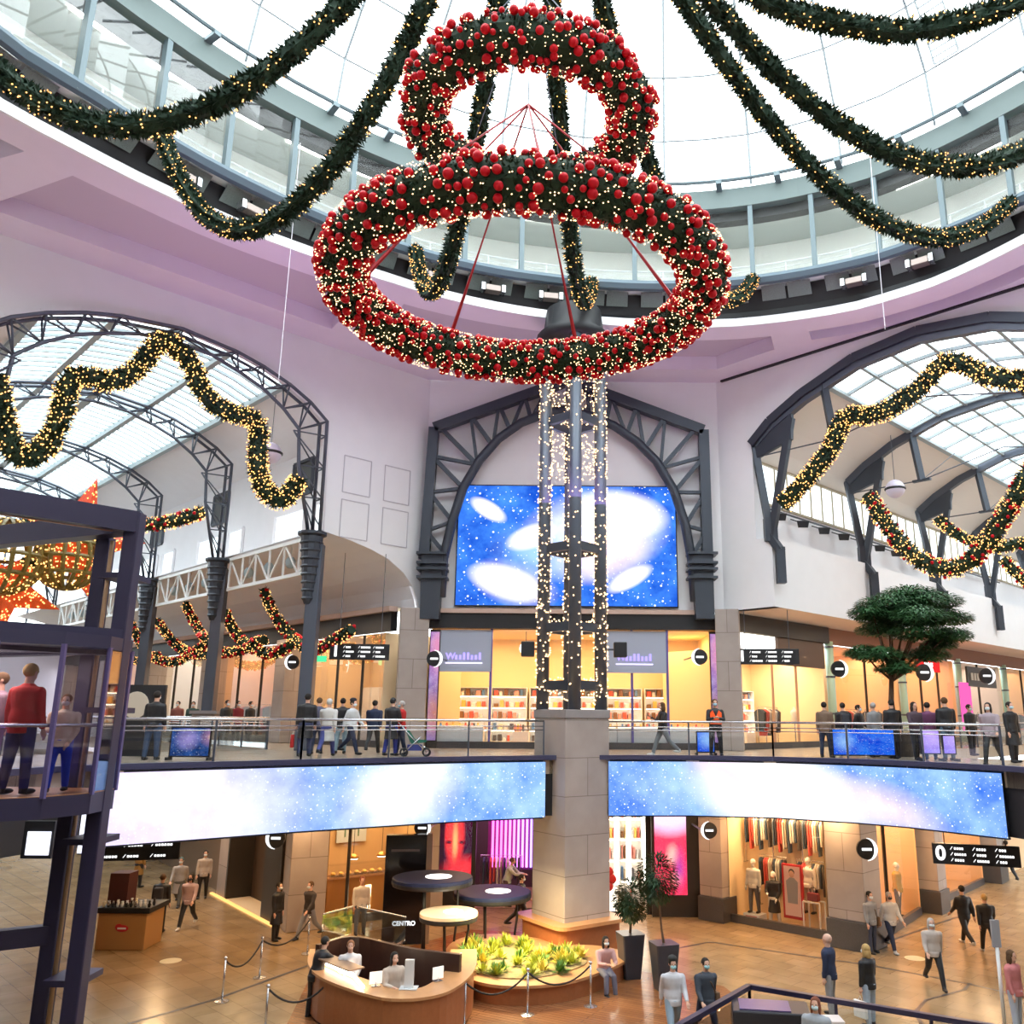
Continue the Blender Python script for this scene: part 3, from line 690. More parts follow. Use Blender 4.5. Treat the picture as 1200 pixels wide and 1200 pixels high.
# central pillar and light tower
t = pilaster('stone_pillar', (.33, 28.75), 1.75, 1.75, 0, 6.95, .62, 'tall square stone pillar carrying the light tower between the LED ribbons', cap=True)
TW = (.33, 28.9)
t = thing('light_tower', 'grey four-post lattice tower wrapped in fairy lights on top of the pillar', 'tower', (TW[0], TW[1], 7.23))
ang = [PI/2 * k + .08 for k in range(4)]
posts = [Vector((TW[0] + .97 * math.cos(a), TW[1] + .97 * math.sin(a), 0)) for a in ang]
for i, p in enumerate(posts): MB().tube([(p.x, p.y, 7.23), (p.x, p.y, 20.3)], .21, 10).build('post', STEEL2, t, smooth=True)
for z in (8.0, 9.9, 12.6, 17.2, 19.2):
    mb = MB()
    for i in range(4):
        a, b = posts[i], posts[(i+1) % 4]; mb.bar((a.x, a.y, z), (b.x, b.y, z), .16, .3)
    mb.build('cross_bar', STEEL, t)
mb = MB(); mb.lathe((TW[0], TW[1], 20.2), [(1.2, 0), (1.35, .25), (1.1, .5), (1.0, 1.3)], 24); mb.build('head', BLACK, t, smooth=True)
mb = MB(); rr = R
for i, p in enumerate(posts):
    n = 560 if i in (0, 2) else (420 if i == 1 else 110)
    for k in range(n):
        a = rr.random() * 2 * PI; z = 7.4 + rr.random() * 12.6
        mb.bead((p.x + .24 * math.cos(a), p.y + .24 * math.sin(a), z), .03)
for z in (8.0, 9.9, 12.6, 17.2, 19.2, 18.2, 15.5, 16.3):
    for i in range(4):
        a, b = posts[i], posts[(i+1) % 4]
        for k in range(26): q = a.lerp(b, rr.random()); mb.bead((q.x, q.y, z + rr.uniform(-.3, .3)), .03)
o = mb.build('fairy_lights', BULBW, t); o['kind'] = 'stuff'
for x in (-1.15, 1.95):   # loudspeakers on the tower
    s = thing('speaker_box', 'small black loudspeaker bracketed to the %s side of the light tower' % ('left' if x < 0 else 'right'), 'speaker', (x, 28.9, 9.0))
    MB().box(x - .22, x + .22, 28.75, 29.1, 8.95, 9.45).build('cabinet', BLACK, s, bevel=.03)
    MB().bar((x, 28.9, 9.2), (.33 + (-.9 if x < 0 else .9), 28.9, 9.2), .06).build('bracket', STEEL, s)
# right pillar at the frame edge
pilaster('stone_pillar', (13.35, 22.6), 1.75, 1.75, 0, 6.75, .62, 'square stone pillar at the right end of the right LED ribbon', cap=True)

# ================================================================== LEFT WING COLUMNS AND TRUSS ARCHES
def arch_tz(f):
    return arcL
def left_column(t0, s, label, ped=True, grp=None):
    p = LP(t0, s); th_ = thing('steel_column', label, 'column', (p.x, p.y, L1), group=grp)
    mb = MB(); mb.box(p.x - .24, p.x + .24, p.y - .24, p.y + .24, L1, 13.3); mb.build('shaft', STEEL2, th_, bevel=.03)
    mb = MB(); q = LP(t0 + (.25 if t0 < 10 else -.25), s)
    prof = [(.12, 11.0)]
    for k in range(8): z = 11.15 + k * .3; r = .18 + .03 * k; prof += [(r, z), (r + .06, z + .06), (r + .02, z + .12)]
    prof += [(.42, 13.55), (.55, 13.62), (.55, 13.72)]
    mb.lathe((q.x, q.y, 0), prof, 12); mb.build('fluted_bracket', STEEL, th_, smooth=False)
    return th_
for k in range(4):
    left_column(4.85, 8.3 * k, 'slate steel column of the left wing, ' + ['nearest, left of the level one sign', 'second from the facet wall, above the pedestal', 'third from the facet wall, right of the lift', 'fourth from the facet wall, far down the wing'][k])
for k in (2, 3, 4): left_column(LW - 4.85, 8.3 * k, 'slate steel column on the far side of the left wing, bay %s' % ['two', 'three', 'four'][k - 2])
p = LP(4.85, 8.3); th_ = thing('column_pedestal', 'short beige stone pedestal below the second slate column', 'pedestal', (p.x, p.y, L1))
MB().box(p.x - .5, p.x + .5, p.y - .5, p.y + .5, L1, 7.0).build('block', STONE, th_, bevel=.03); MB().box(p.x - .58, p.x + .58, p.y - .58, p.y + .58, 7.0, 7.14).build('top_slab', mat('grey_granite', (1, 1, 1)), th_)
out_tz = [(5.0, 13.8), (5.02, 18.1)] + [(t + .1, z - .12) for t, z in arcL[2:]][:-2]
hw = [(5.05, 18.1), (5.8, 18.68), (6.7, 19.15), (7.8, 19.55), (8.83, 19.8), (10.8, 20.02)]; hw += [(LW - t, z) for t, z in reversed(hw[:-1])]
inn = [(6.05, 17.6), (6.75, 18.25), (7.6, 18.8), (8.6, 19.2), (9.6, 19.5), (10.8, 19.6)]; inn += [(LW - t, z) for t, z in reversed(inn[:-1])]
def truss_arch(s, label):
    p = LP(10.8, s); a_ = thing('truss_arch', label, 'arch', (p.x, p.y, 13.8))
    for nm, L_, dz in (('outer_chord', hw, 0),):
        mb = MB()
        for ds in (-.28, .28): mb.tube([LP(5.02, s + ds, 13.75)] + [LP(t, s + ds, z) for t, z in L_] + [LP(LW - 5.02, s + ds, 13.75)], .07, 6)
        mb.build(nm, STEEL2, a_, smooth=True)
    mb = MB(); mb.tube([LP(5.35, s, 13.75), LP(5.95, s, 16.2)] + [LP(t, s, z) for t, z in inn] + [LP(LW - 5.95, s, 16.2), LP(LW - 5.35, s, 13.75)], .07, 6); mb.build('inner_chord', STEEL2, a_, smooth=True)
    mb = MB()
    for i in range(len(hw)):
        for ds in (-.28, .28):
            mb.tube([LP(hw[i][0], s + ds, hw[i][1]), LP(inn[i][0], s, inn[i][1])], .035, 5)
            if i < len(hw) - 1: mb.tube([LP(hw[i+1][0], s + ds, hw[i+1][1]), LP(inn[i][0], s, inn[i][1])] if i < 5 else [LP(hw[i][0], s + ds, hw[i][1]), LP(inn[i+1][0], s, inn[i+1][1])], .035, 5)
        mb.tube([LP(hw[i][0], s - .28, hw[i][1]), LP(hw[i][0], s + .28, hw[i][1])], .035, 5)
    for mir in (0, 1):
        T = lambda t: LW - t if mir else t
        for z0, z1 in ((13.9, 15.0), (15.0, 16.2), (16.2, 17.5)):
            for ds in (-.28, .28): mb.tube([LP(T(5.02), s + ds, z0), LP(T(5.35 + (z1 - 13.75) * .245), s, z1)], .03, 5)
            mb.tube([LP(T(5.02), s - .28, z1), LP(T(5.02), s + .28, z1)], .035, 5); mb.tube([LP(T(5.02), s - .28, z1), LP(T(5.35 + (z1 - 13.75) * .245), s, z1)], .03, 5)
    mb.build('web_bars', STEEL2, a_, smooth=True)
for k in range(5): truss_arch(8.3 * k - (.1 if k == 0 else 0), 'slate tubular truss arch over the left wing, ' + ['framing the mouth of the hall', 'second from the atrium', 'third from the atrium', 'fourth from the atrium', 'farthest from the atrium'][k])
# white lattice balustrades between the columns
for k in range(4):
    s0, s1 = 8.3 * k + .4, 8.3 * k + 7.9; p = LP(4.7, (s0+s1)/2)
    a_ = thing('lattice_girder', 'white lattice girder edging the left terrace in bay %s from the atrium' % ['one', 'two', 'three', 'four'][k], 'girder', (p.x, p.y, 12.3))
    mb = MB()
    for z in (12.35, 13.7): mb.bar(LP(4.7, s0, z), LP(4.7, s1, z), .14)
    n = 6
    for i in range(n + 1): s = s0 + (s1 - s0) * i / n; mb.bar(LP(4.7, s, 12.35), LP(4.7, s, 13.7), .08)
    mb.build('chords', WHITE, a_)
    mb = MB()
    for i in range(n):
        u = s0 + (s1 - s0) * i / n; v = s0 + (s1 - s0) * (i + 1) / n
        mb.bar(LP(4.7, u, 12.35 if i % 2 else 13.7), LP(4.7, v, 13.7 if i % 2 else 12.35), .06)
    mb.build('diagonals', WHITE, a_)
    for i in range(4):
        s = s0 + 1 + i * 1.9; q = LP(4.2, s); f = thing('spotlight', 'small white spotlight behind girder bay %s, number %s from the atrium' % (['one', 'two', 'three', 'four'][k], ['one', 'two', 'three', 'four'][i]), 'spotlight', (q.x, q.y, 13.0), group='spotlights behind the white lattice girders')
        MB().lathe((q.x, q.y, 12.85), [(.1, 0), (.2, .1), (.22, .3), (.12, .45)], 10).build('lamp_head', mat('pale_blue_metal', (.45, .6, .68), .4), f, smooth=True)
        MB().bar((q.x, q.y, 13.3), (q.x, q.y, 13.86), .05).build('bracket', WHITE, f)

# ================================================================== RIGHT WING ARCHES
arR = [(1.75, 18.2), (2.6, 18.85), (4.1, 19.62), (6.4, 20.42), (8.9, 20.72)]; arR += [(RW - t, z) for t, z in reversed(arR[:-1])]
def right_arch(s, label):
    p = RP(8.9, s); a_ = thing('steel_arch_beam', label, 'arch', (p.x, p.y, 14))
    mb = MB()
    for (t0, z0), (t1, z1) in zip(arR, arR[1:]): mb.bar(RP(t0, s, z0), RP(t1, s, z1), .3, .5)
    mb.build('arch_beam', STEEL2, a_)
    for mir in (0, 1):
        T = lambda t: RW - t if mir else t
        fan = MB(); fan.prism([RP(T(1.6), s - .1, 18.2), RP(T(1.75), s - .1, 17.5), RP(T(3.5), s - .1, 18.0), RP(T(3.6), s - .1, 19.35)], RP(0, .2) - RP(0, 0)); fan.build('knee_plate', STEEL, a_)
        mb = MB(); mb.bar(RP(T(2.3), s, 14.2), RP(T(1.72), s, 18.2), .28, .24); mb.bar(RP(T(2.35), s, 14.2), RP(T(3.5), s, 18.9), .24, .28); mb.bar(RP(T(2.3), s, 14.9), RP(T(2.3), s, 13.95), .5, .35); mb.build('v_bracket', STEEL, a_)
        mb = MB(); mb.bar(RP(T(2.25), s, 14.2), RP(T(2.72), s, 13.5), .35, .28); mb.bar(RP(T(2.68), s, 13.65), RP(T(2.68), s, 12.2), .34, .34); mb.build('foot', STEEL, a_)
        mb = MB(); mb.bar(RP(T(5.0), s, 20.1), RP(T(5.3), s, 17.6), .26, .26); mb.bar(RP(T(4.9), s, 17.6), RP(T(5.7), s, 17.6), .2, .1); mb.build('strut', STEEL, a_)
        mb = MB(); mb.tube([RP(T(1.9), s, 17.6), RP(T(5.3), s, 17.6)], .03, 5); mb.tube([RP(T(5.3), s, 17.6), RP(T(8.9), s, 18.4)], .03, 5); mb.tube([RP(T(5.3), s, 17.6), RP(T(7.5), s + 3, 20.5)], .02, 5); mb.build('tie_rod', STEEL2, a_)
for k in range(5): right_arch([.0, 8.2, 16.4, 24.6, 32.8][k] + .1, 'slate curved roof beam on V brackets in the right wing, ' + ['nearest the atrium', 'second from the atrium', 'third from the atrium', 'fourth from the atrium', 'last in view'][k])
for k in range(9):
    s = 2.2 + k * 1.9; q = RP(1.5, s, 15.5); 
    f = thing('floodlight', 'black floodlight on the ledge rail of the right wing, place %s from the arch' % ['one','two','three','four','five','six','seven','eight','nine'][k], 'floodlight', q, group='floodlights on the right wing ledge')
    MB().prism([(q.x - .22, q.y - .15, 15.25), (q.x + .22, q.y - .15, 15.25), (q.x + .28, q.y - .2, 15.55), (q.x - .28, q.y - .2, 15.55)], (.08, .3, .08)).build('lamp_head', BLACK, f)
    MB().bar((q.x, q.y, 15.5), RP(.95, s, 15.75), .05).build('arm', BLACK, f)
mb = MB()
for s in (1, 30): pass
struct('trim_light_rail', MB().bar(RP(1.2, .6, 15.8), RP(1.2, 30, 15.8), .06), STEEL, keep=True)

# globes hanging in the wings
def globe(c, top, label):
    g = thing('globe_lamp', label, 'lamp', c)
    MB().ball((c[0], c[1], c[2]), .42, 20, 12).build('sphere', mat('lilac_globe', (.72, .66, .80), .4), g, smooth=True)
    MB().lathe((c[0], c[1], c[2] - .06), [(.40, 0), (.46, .03), (.46, .09), (.40, .12)], 20).build('equator_band', BLACK, g)
    MB().tube([(c[0], c[1], c[2] + .4), (c[0], c[1], top)], .015, 5).build('suspension_rod', STEEL2, g)
p = onpl(317, 531, LP(6.5, 0).to_2d(), (Q, Q)); globe(p, 19.2, 'pale sphere lamp with a black band hanging in the left wing')
p = onpl(1049, 573, RP(4.6, 0).to_2d(), (Q, -Q)); globe(p, 19.6, 'pale sphere lamp with a black band hanging in the right wing')

# ring floodlights fixed in the black throat
for i, a in enumerate((166, 148, 140, 116, 108, 100, 60, 52)):
    c = sill(a, .35, 22.3); f = thing('ring_floodlight', 'boxy floodlight with chrome sides in the black ring, %s from the left' % ['first', 'second', 'third', 'fourth', 'fifth', 'sixth', 'seventh', 'last'][i], 'floodlight', c, math.radians(a - 90))
    MB().box(-.28, .28, -.15, .2, -.12, .12).build('lamp_head', mat('bronze_glass', (.35, .28, .25), .15, .5), f, keep=True, bevel=.02)
    for x in (-.38, .38): MB().box(x - .07, x + .07, -.18, .2, -.14, .14).build('side_plate', CHROME, f, keep=True)
    MB().bar((0, .1, .1), (0, .35, .35), .08).build('arm', BLACK, f, keep=True)
# ================================================================== CHRISTMAS DECORATION
def along(P, ds):
    P = [Vector(p) for p in P]; out = []; acc = 0; nxt = 0
    for a, b in zip(P, P[1:]):
        L = (b - a).length
        while nxt <= acc + L and L > 0: out.append(a.lerp(b, (nxt - acc) / L)); nxt += ds
        acc += L
    out.append(P[-1]); return out
def smooth_path(P, it=2):
    P = [Vector(p) for p in P]
    for _ in range(it):
        Qn = [P[0]]
        for a, b in zip(P, P[1:]): Qn += [a.lerp(b, .25), a.lerp(b, .75)]
        Qn.append(P[-1]); P = Qn
    return P
def garland(name, label, P, rad=.2, per_m=26, red=0, group=None, closed=False, spray=150, bulb=None, br=.022, cat='garland'):
    P = along(smooth_path(P) if not closed else P, .25)
    L = .25 * len(P); mid = P[len(P)//2]
    t = thing(name, label, cat, mid, group=group)
    mb = MB(); rs = [rad * (.60 + .22 * R.random()) for _ in P]
    mb.tube(P, rs, 7, closed=closed); N = len(P)
    def frame(f):
        i = min(int(f), N - 2) if not closed else int(f) % N; a = P[i]; b = P[(i+1) % N]; d = (b - a).normalized(); u = f - int(f)
        x = d.cross(Vector((.3, .2, .93))).normalized(); return a.lerp(b, u), d, x, x.cross(d)
    for k in range(int(L * spray)):
        c, d, x, y = frame(R.random() * (N - 1)); a = R.random() * 2 * PI; rdir = x * math.cos(a) + y * math.sin(a)
        p0 = c + rdir * rad * .6; tip = c + rdir * rad * R.uniform(.9, 1.3) + d * R.uniform(-.12, .12); w = (d * math.cos(a * 3) + rdir.cross(d) * math.sin(a * 3)) * R.uniform(.03, .06)
        n = len(mb.v); mb.v += [tuple(p0 - w), tuple(p0 + w), tuple(tip)]; mb.f.append((n, n+1, n+2))
    mb.build('fir_foliage', LEAF, t)
    mb = MB()
    for k in range(int(L * per_m)):
        c, d, x, y = frame(R.random() * (N - 1)); a = R.random() * 2 * PI; mb.bead(c + (x * math.cos(a) + y * math.sin(a)) * rad * R.uniform(.9, 1.1), br)
    o = mb.build('fairy_lights', bulb or BULB, t); o['kind'] = 'stuff'
    if red:
        mb = MB()
        for k in range(int(L * red)):
            c, d, x, y = frame(R.random() * (N - 1)); a = R.random() * 2 * PI; mb.ball(c + (x * math.cos(a) + y * math.sin(a)) * rad * .9, .075, 7, 5)
        o = mb.build('red_baubles', RED, t, smooth=True); o['kind'] = 'stuff'
    return t
HUB = Vector((-.7, 13.7, 27.5))
DG = [(176.4, 6.9, 'fir garland with sparse lights across the far left clerestory, leftmost dome garland'), (152.4, 6.75, 'fir garland looping in a deep swag before the left clerestory windows'),
      (119.5, 6.0, 'fir garland seen through the left of both red wreath holes'), (94.5, 5.2, 'fir garland hanging down behind both wreaths toward the light tower head'),
      (72.4, 5.2, 'fir garland ending just right of the large wreath at the black ring'), (40.4, 5.3, 'fir garland swooping under the right clerestory gallery'),
      (22, 8.4, 'thick fir garland crossing the glass dome on the right side'), (1.5, 6.0, 'fir garland dipping across the top right corner of the dome')]
for a, S, lb in DG:
    E_ = sill(a, -.25, 22.75); H_ = HUB
    P = []
    for k in range(31):
        f = k / 30; p = H_.lerp(E_, f); p.z -= 4 * S * f * (1 - f)
        if a == 22: p.z += (27.3 - 22.75) * f
        if a == 1.5:
            kz = [(0, 27.5), (.1, 23.6), (.18, 21.6), (.26, 20.5), (.31, 20.15), (.4, 19.9), (.46, 20.1), (.52, 20.5), (.7, 22.4), (.85, 24.4), (1, 26.6)]
            for (f0, z0), (f1, z1) in zip(kz, kz[1:]):
                if f0 <= f <= f1: p.z = z0 + (z1 - z0) * (f - f0) / (f1 - f0)
        P.append(p)
    garland('dome_garland', lb, P, rad=.255, per_m=30, spray=330, br=.019)
# hub ring in the dome
t = thing('hanging_hub', 'steel hub at the dome centre from which all garlands and wreaths hang', 'hub', HUB)
MB().lathe((HUB.x, HUB.y, 27.35), [(.5, 0), (.55, .1), (.5, .3)], 20).build('ring', STEEL2, t)
mb = MB(); top = dome(90, 88)
for k in range(4): a = k * PI/2; mb.tube([(HUB.x + .45*math.cos(a), HUB.y + .45*math.sin(a), 27.6), (top.x, top.y, top.z)], .02, 4)
mb.build('cables', STEEL2, t)

# wreaths
def wreath(c, Rr, r, label, nb, nl, bg):
    t = thing('bauble_wreath', label, 'wreath', c)
    mb = MB(); seg = 90; P = [Vector((c[0] + Rr*math.cos(2*PI*k/seg), c[1] + Rr*math.sin(2*PI*k/seg), c[2])) for k in range(seg)]
    mb.tube(P, r * .88, 14, closed=True)
    def surf(a, b, rr): ra = Rr + rr * math.cos(b); return Vector((c[0] + ra*math.cos(a), c[1] + ra*math.sin(a), c[2] + rr*math.sin(b)))
    for k in range(int(Rr * 4500)):
        a, b = R.random()*2*PI, R.random()*2*PI; p = surf(a, b, r * .75); q = surf(a + R.uniform(-.03, .03), b + R.uniform(-.4, .4), r * R.uniform(.95, 1.12)); w = Vector((R.uniform(-1, 1), R.uniform(-1, 1), R.uniform(-1, 1))).normalized() * .03
        n = len(mb.v); mb.v += [tuple(p - w), tuple(p + w), tuple(q)]; mb.f.append((n, n+1, n+2))
    mb.build('fir_foliage', LEAF, t)
    # baubles: the hundred facing the viewer most as parts, the rest as one
    pos = []
    while len(pos) < nb:
        a, b = R.random()*2*PI, R.random()*2*PI; p = surf(a, b, r * 1.06); s = R.choice([.05, .06, .07, .08])
        if all((p - q[0]).length > (s + q[1]) * .8 for q in pos): pos.append((p, s))
    pos.sort(key=lambda q: q[0].y + max(0, q[0].z - c[2]) * 3)
    base = MB().ball((0, 0, 0), 1, 12, 8).build('bauble', RED, None, smooth=True, keep=True)
    for i, (p, s) in enumerate(pos[:100]):
        o = base if i == 0 else base.copy()
        if i: COL.objects.link(o)
        o.parent = t; o.location = p - Vector(c); o.scale = (s,) * 3
    mb = MB()
    for p, s in pos[100:]: mb.ball(p, s, 10, 7)
    o = mb.build('baubles', RED, t, smooth=True); o['kind'] = 'stuff'
    mb = MB()
    for k in range(nl): mb.bead(surf(R.random()*2*PI, R.random()*2*PI, r * 1.13), .0135)
    o = mb.build('fairy_lights', BULBW, t); o['kind'] = 'stuff'
    return t
WB, WS = (-.71, 13.7, 14.3), (-.71, 13.7, 17.78)
wb = wreath(WB, 3.12, .395, 'large ring wreath of fir with red baubles hanging lowest under the dome', 980, 4600, 0)
ws = wreath(WS, 1.93, .42, 'smaller ring wreath of fir with red baubles hanging above the large one', 560, 2700, 0)
apex = Vector((-.71, 13.7, 18.1))
ribm = mat('red_ribbon', (.40, .01, .02), .5)
mb = MB()
for k in range(7):
    a = 2 * PI * k / 7 + .35; e = Vector((WB[0] + 3.0*math.cos(a), WB[1] + 3.0*math.sin(a), WB[2] + .3)); m_ = apex.lerp(e, .6)
    mb.tube([apex, m_, e], [.02, .018, .045], 5)
mb.build('suspension_ribbons', ribm, wb)
mb = MB()
for k in range(6):
    a = 2 * PI * k / 6 + .2; mb.tube([Vector((-.71, 13.7, 21)), Vector((WS[0] + 1.85*math.cos(a), WS[1] + 1.85*math.sin(a), WS[2] + .3))], .012, 4)
mb.tube([apex, (-.71, 13.7, 27.4)], .012, 4)
mb.build('suspension_wires', STEEL2, ws)
# swags in front of the wing arches, on planes parallel to the facet walls
def swag_px(px, W, s, name, label, **k):
    o = W(0, s).to_2d(); n = (Q, -Q) if W is LP else (Q, Q)
    return garland(name, label, [onpl(x, y, o, n) for x, y in px], **k)
swag_px([(-8, 440), (-2, 462), (6, 500), (14, 530), (34, 541), (58, 520), (72, 490), (80, 445), (92, 438), (128, 449), (158, 438), (180, 405), (196, 397), (222, 420), (238, 462), (262, 483), (296, 489), (305, 500), (300, 550), (312, 580), (332, 590), (350, 562)], LP, -.5, 'arch_garland', 'thick lit fir garland festooned across the mouth of the left wing arch', rad=.37, per_m=110, spray=300, br=.028)
swag_px([(917, 592), (940, 568), (962, 542), (978, 520), (986, 490), (1000, 485), (1022, 489), (1055, 472), (1085, 450), (1102, 425), (1122, 422), (1145, 437), (1170, 444), (1205, 446)], RP, -.5, 'arch_garland', 'thick lit fir garland festooned across the mouth of the right wing arch', rad=.37, per_m=110, spray=300, br=.028)
swag_px([(1017, 580), (1035, 610), (1062, 645), (1090, 665), (1125, 668), (1155, 640), (1180, 600), (1210, 545)], RP, 7.6, 'red_garland', 'fir garland with red baubles hanging behind the tree in the right wing', rad=.42, per_m=75, red=10, br=.03)
swag_px([(1098, 608), (1125, 630), (1160, 645), (1215, 632)], RP, 15.8, 'red_garland', 'distant lit garland in the right wing behind the red one', rad=.32, per_m=50, red=3, br=.035)
swag_px([(1176, 655), (1190, 672), (1215, 690)], RP, 14, 'red_garland', 'short garland with red baubles at the right edge of the right wing', rad=.3, per_m=50, red=6, br=.035)
swag_px([(120, 606), (140, 607), (160, 615), (185, 615), (210, 609), (237, 600)], LP, 8.1, 'red_garland', 'red and green garland just right of the lift frame, upper left wing', rad=.32, per_m=45, red=8, br=.035)
L7 = [([(150, 722), (160, 745), (172, 768)], 'nearest the lift frame'), ([(184, 727), (198, 748), (218, 765), (246, 768)], 'right of the third slate column'), ([(217, 708), (230, 735), (247, 756)], 'left of the second slate column'),
      ([(264, 717), (272, 738), (290, 757), (318, 769), (340, 757)], 'right of the second slate column'), ([(309, 692), (318, 714), (336, 742), (358, 759)], 'highest, left of the nearest column'), ([(371, 762), (390, 752), (412, 738)], 'ending at the level one sign'),
      ([(140, 770), (160, 776), (184, 768)], 'low beside the lift'), ([(182, 772), (205, 778), (228, 764), (240, 755)], 'lowest between the second and third columns'), ([(258, 765), (285, 763), (300, 752), (310, 750)], 'behind the second slate column')]
for px, w in L7: garland('red_swag', 'red and gold lit swag under the left terrace, ' + w, [onpl(x, y, LP(3.2, 0).to_2d(), (Q, Q)) for x, y in px], rad=.24, per_m=34, red=7, br=.024)
# big stars and openwork globes seen through the lift frame
starm = mat('tinsel_red', (.62, .05, .02), .35, noise=.5, nscale=30, emit=.12, ecol=(1, .2, .03))
def star(c, r1, r2, tilt, label):
    t = thing('tinsel_star', label, 'star', c)
    mb = MB(); c = Vector(c); right = Vector((Q, Q, 0)); up = Vector((0, 0, 1)); nrm = Vector((Q, -Q, 0)); ring = []
    for k in range(10):
        a = tilt + PI * k / 5; r = r1 if k % 2 == 0 else r2; ring.append(c + right * math.sin(a) * r + up * math.cos(a) * r)
    for s in (1, -1):
        ap = c + nrm * r2 * .6 * s
        for k in range(10): mb.v += [tuple(ap), tuple(ring[k]), tuple(ring[(k+1) % 10])]; n = len(mb.v); mb.f.append((n-3, n-2, n-1))
    mb.build('body', starm, t)
    mb = MB()
    for k in range(260):
        i = R.randrange(10); f, g = R.random(), R.random()
        if f + g > 1: f, g = 1 - f, 1 - g
        ap = c + nrm * (r2 * .6 + .03); p = ap + (ring[i] - ap) * f + (ring[(i+1) % 10] - ap) * g; mb.bead(p + nrm * .05, .035)
    o = mb.build('fairy_lights', BULB, t); o['kind'] = 'stuff'
def openglobe(c, r, label):
    t = thing('tinsel_globe', label, 'ornament', c); mb = MB(); c = Vector(c)
    for k in range(8):
        a = PI * k / 8; u = Vector((math.cos(a), math.sin(a), 0)); mb.tube([c + u * r * math.cos(b) + Vector((0, 0, r)) * math.sin(b) for b in [2*PI*j/20 for j in range(20)]], .08, 5, closed=True)
    for z in (-.5, 0, .5): rr_ = r * math.sqrt(1 - z*z); mb.tube([c + Vector((rr_*math.cos(b), rr_*math.sin(b), z * r)) for b in [2*PI*j/20 for j in range(20)]], .08, 5, closed=True)
    mb.build('hoops', mat('olive_tinsel', (.20, .15, .03), .4, noise=.5, nscale=20), t)
    mb = MB()
    for k in range(420):
        a, b = R.random() * 2 * PI, math.asin(R.uniform(-1, 1)); mb.bead(c + Vector((math.cos(a)*math.cos(b), math.sin(a)*math.cos(b), math.sin(b))) * r * R.uniform(.98, 1.06), .035)
    o = mb.build('fairy_lights', BULB, t); o['kind'] = 'stuff'
Po = LP(0, 6).to_2d()
def WP(x, y, s=6): return onpl(x, y, LP(0, s).to_2d(), (Q, -Q))
star(WP(86, 634), 2.6, 1.0, .2, 'red tinsel star behind the lift frame with its tip rising above the beam')
star(WP(2, 690), 2.0, .8, .6, 'red tinsel star at the left edge seen through the lift frame')
openglobe(WP(80, 655, 5.2), 1.1, 'gold lit openwork globe below the star beside the lift post')
openglobe(WP(4, 652, 5.2), 1.3, 'gold lit openwork globe at the left edge of the picture')
garland('link_garland', 'thin lit garland joining the two openwork globes behind the lift', [WP(25, 656, 5.2), WP(42, 661, 5.2), WP(58, 662, 5.2)], rad=.16, per_m=50, br=.03)
garland('link_garland', 'thin lit garland running up from the star to the left wing roof', [WP(60, 628, 5.5), WP(40, 618, 5.5), WP(24, 612, 5.5)], rad=.2, per_m=50, br=.03)
# thin plumb wires
for px, lb in (((343, 265, 343, 420), 'thin steel wire hanging down before the left facet wall'), ((1022, 210, 1038, 430), 'thin steel wire hanging down before the right arch')):
    a = ony(px[0], px[1], 24); b = Vector((a.x, a.y, a.z - 5.2)); tag(MB().tube([a + Vector((0, 0, 3)), b], .012, 4).build('hanging_wire', mat('pale_wire', (.75, .72, .78), .4)), lb, 'wire')

# ================================================================== GLASS LIFT
t = thing('lift_shaft', 'dark indigo steel lift frame standing at the left edge of the atrium', 'lift shaft', (-8, 14.3, 0))
IND = mat('indigo_frame', (.035, .03, .07), .4, .2)
PA, PB_, PC_, PD = (-7.24, 14.1), (-8.02, 14.7), (-7.62, 14.95), (-8.9, 12.35)
for (x, y), w, z1 in ((PA, .25, 10.3), (PB_, .24, 10.0), (PC_, .14, 10.0)):
    MB().box(x - w/2, x + w/2, y - w/2, y + w/2, 0, z1).build('post', IND, t, bevel=.02)
for (x, y) in ((-10.9, 15.6), (-11.2, 12.6)): MB().box(x - .16, x + .16, y - .16, y + .16, 0, 10.2).build('post', IND, t)
def beam(a, b, w, h, nm='beam'): MB().bar(a, b, w, h).build(nm, IND, t)
beam((-7.24, 14.1, 10.13), (-9.2, 12.0, 10.13), .3, .36); beam((-7.24, 14.1, 10.13), (-10.9, 15.6, 10.13), .3, .36)
beam((-7.24, 14.1, 8.12), (-9.2, 12.2, 8.12), .3, .42); beam((-7.24, 14.1, 8.1), (-10.9, 15.6, 8.1), .3, .3)
MB().bar((-7.5, 13.9, 9.98), (-9.3, 12.0, 9.98), .06, .08).build('copper_pipe', mat('copper', (.45, .2, .12), .35, .6), t)
for z in (3.6, 1.4): beam((-8.02, 14.7, z), (-11.2, 12.6, z), .2, .28)
MB().tube([(-7.8, 14.5, 0), (-7.8, 14.5, 9.9)], .035, 8).build('guide_rail', mat('bronze_rail', (.35, .22, .13), .3, .7), t)
for z in (9.2, 7.0, 5.0, 3.0, 1.5): MB().box(-7.75, -7.2, 14.1, 14.8, z, z + .09).build('bracket', IND, t)
t = thing('lift_car', 'glass lift car at the upper floor carrying three passengers', 'lift car', (-8.6, 13.6, 5.6))
car = [(-7.15, 14.35), (-7.1, 13.55), (-7.42, 12.85), (-8.1, 12.35), (-9.2, 12.15), (-10.3, 12.4), (-10.7, 13.2), (-10.7, 14.6)]
MB().prism([(x, y, 5.52) for x, y in car], (0, 0, .3)).build('floor_plate', IND, t)
MB().prism([(x, y, 5.82) for x, y in car], (0, 0, .01)).build('floor_mat', mat('orange_mat', (.45, .2, .08), .4), t)
MB().prism([(x, y, 7.98) for x, y in car], (0, 0, .2)).build('roof', IND, t)
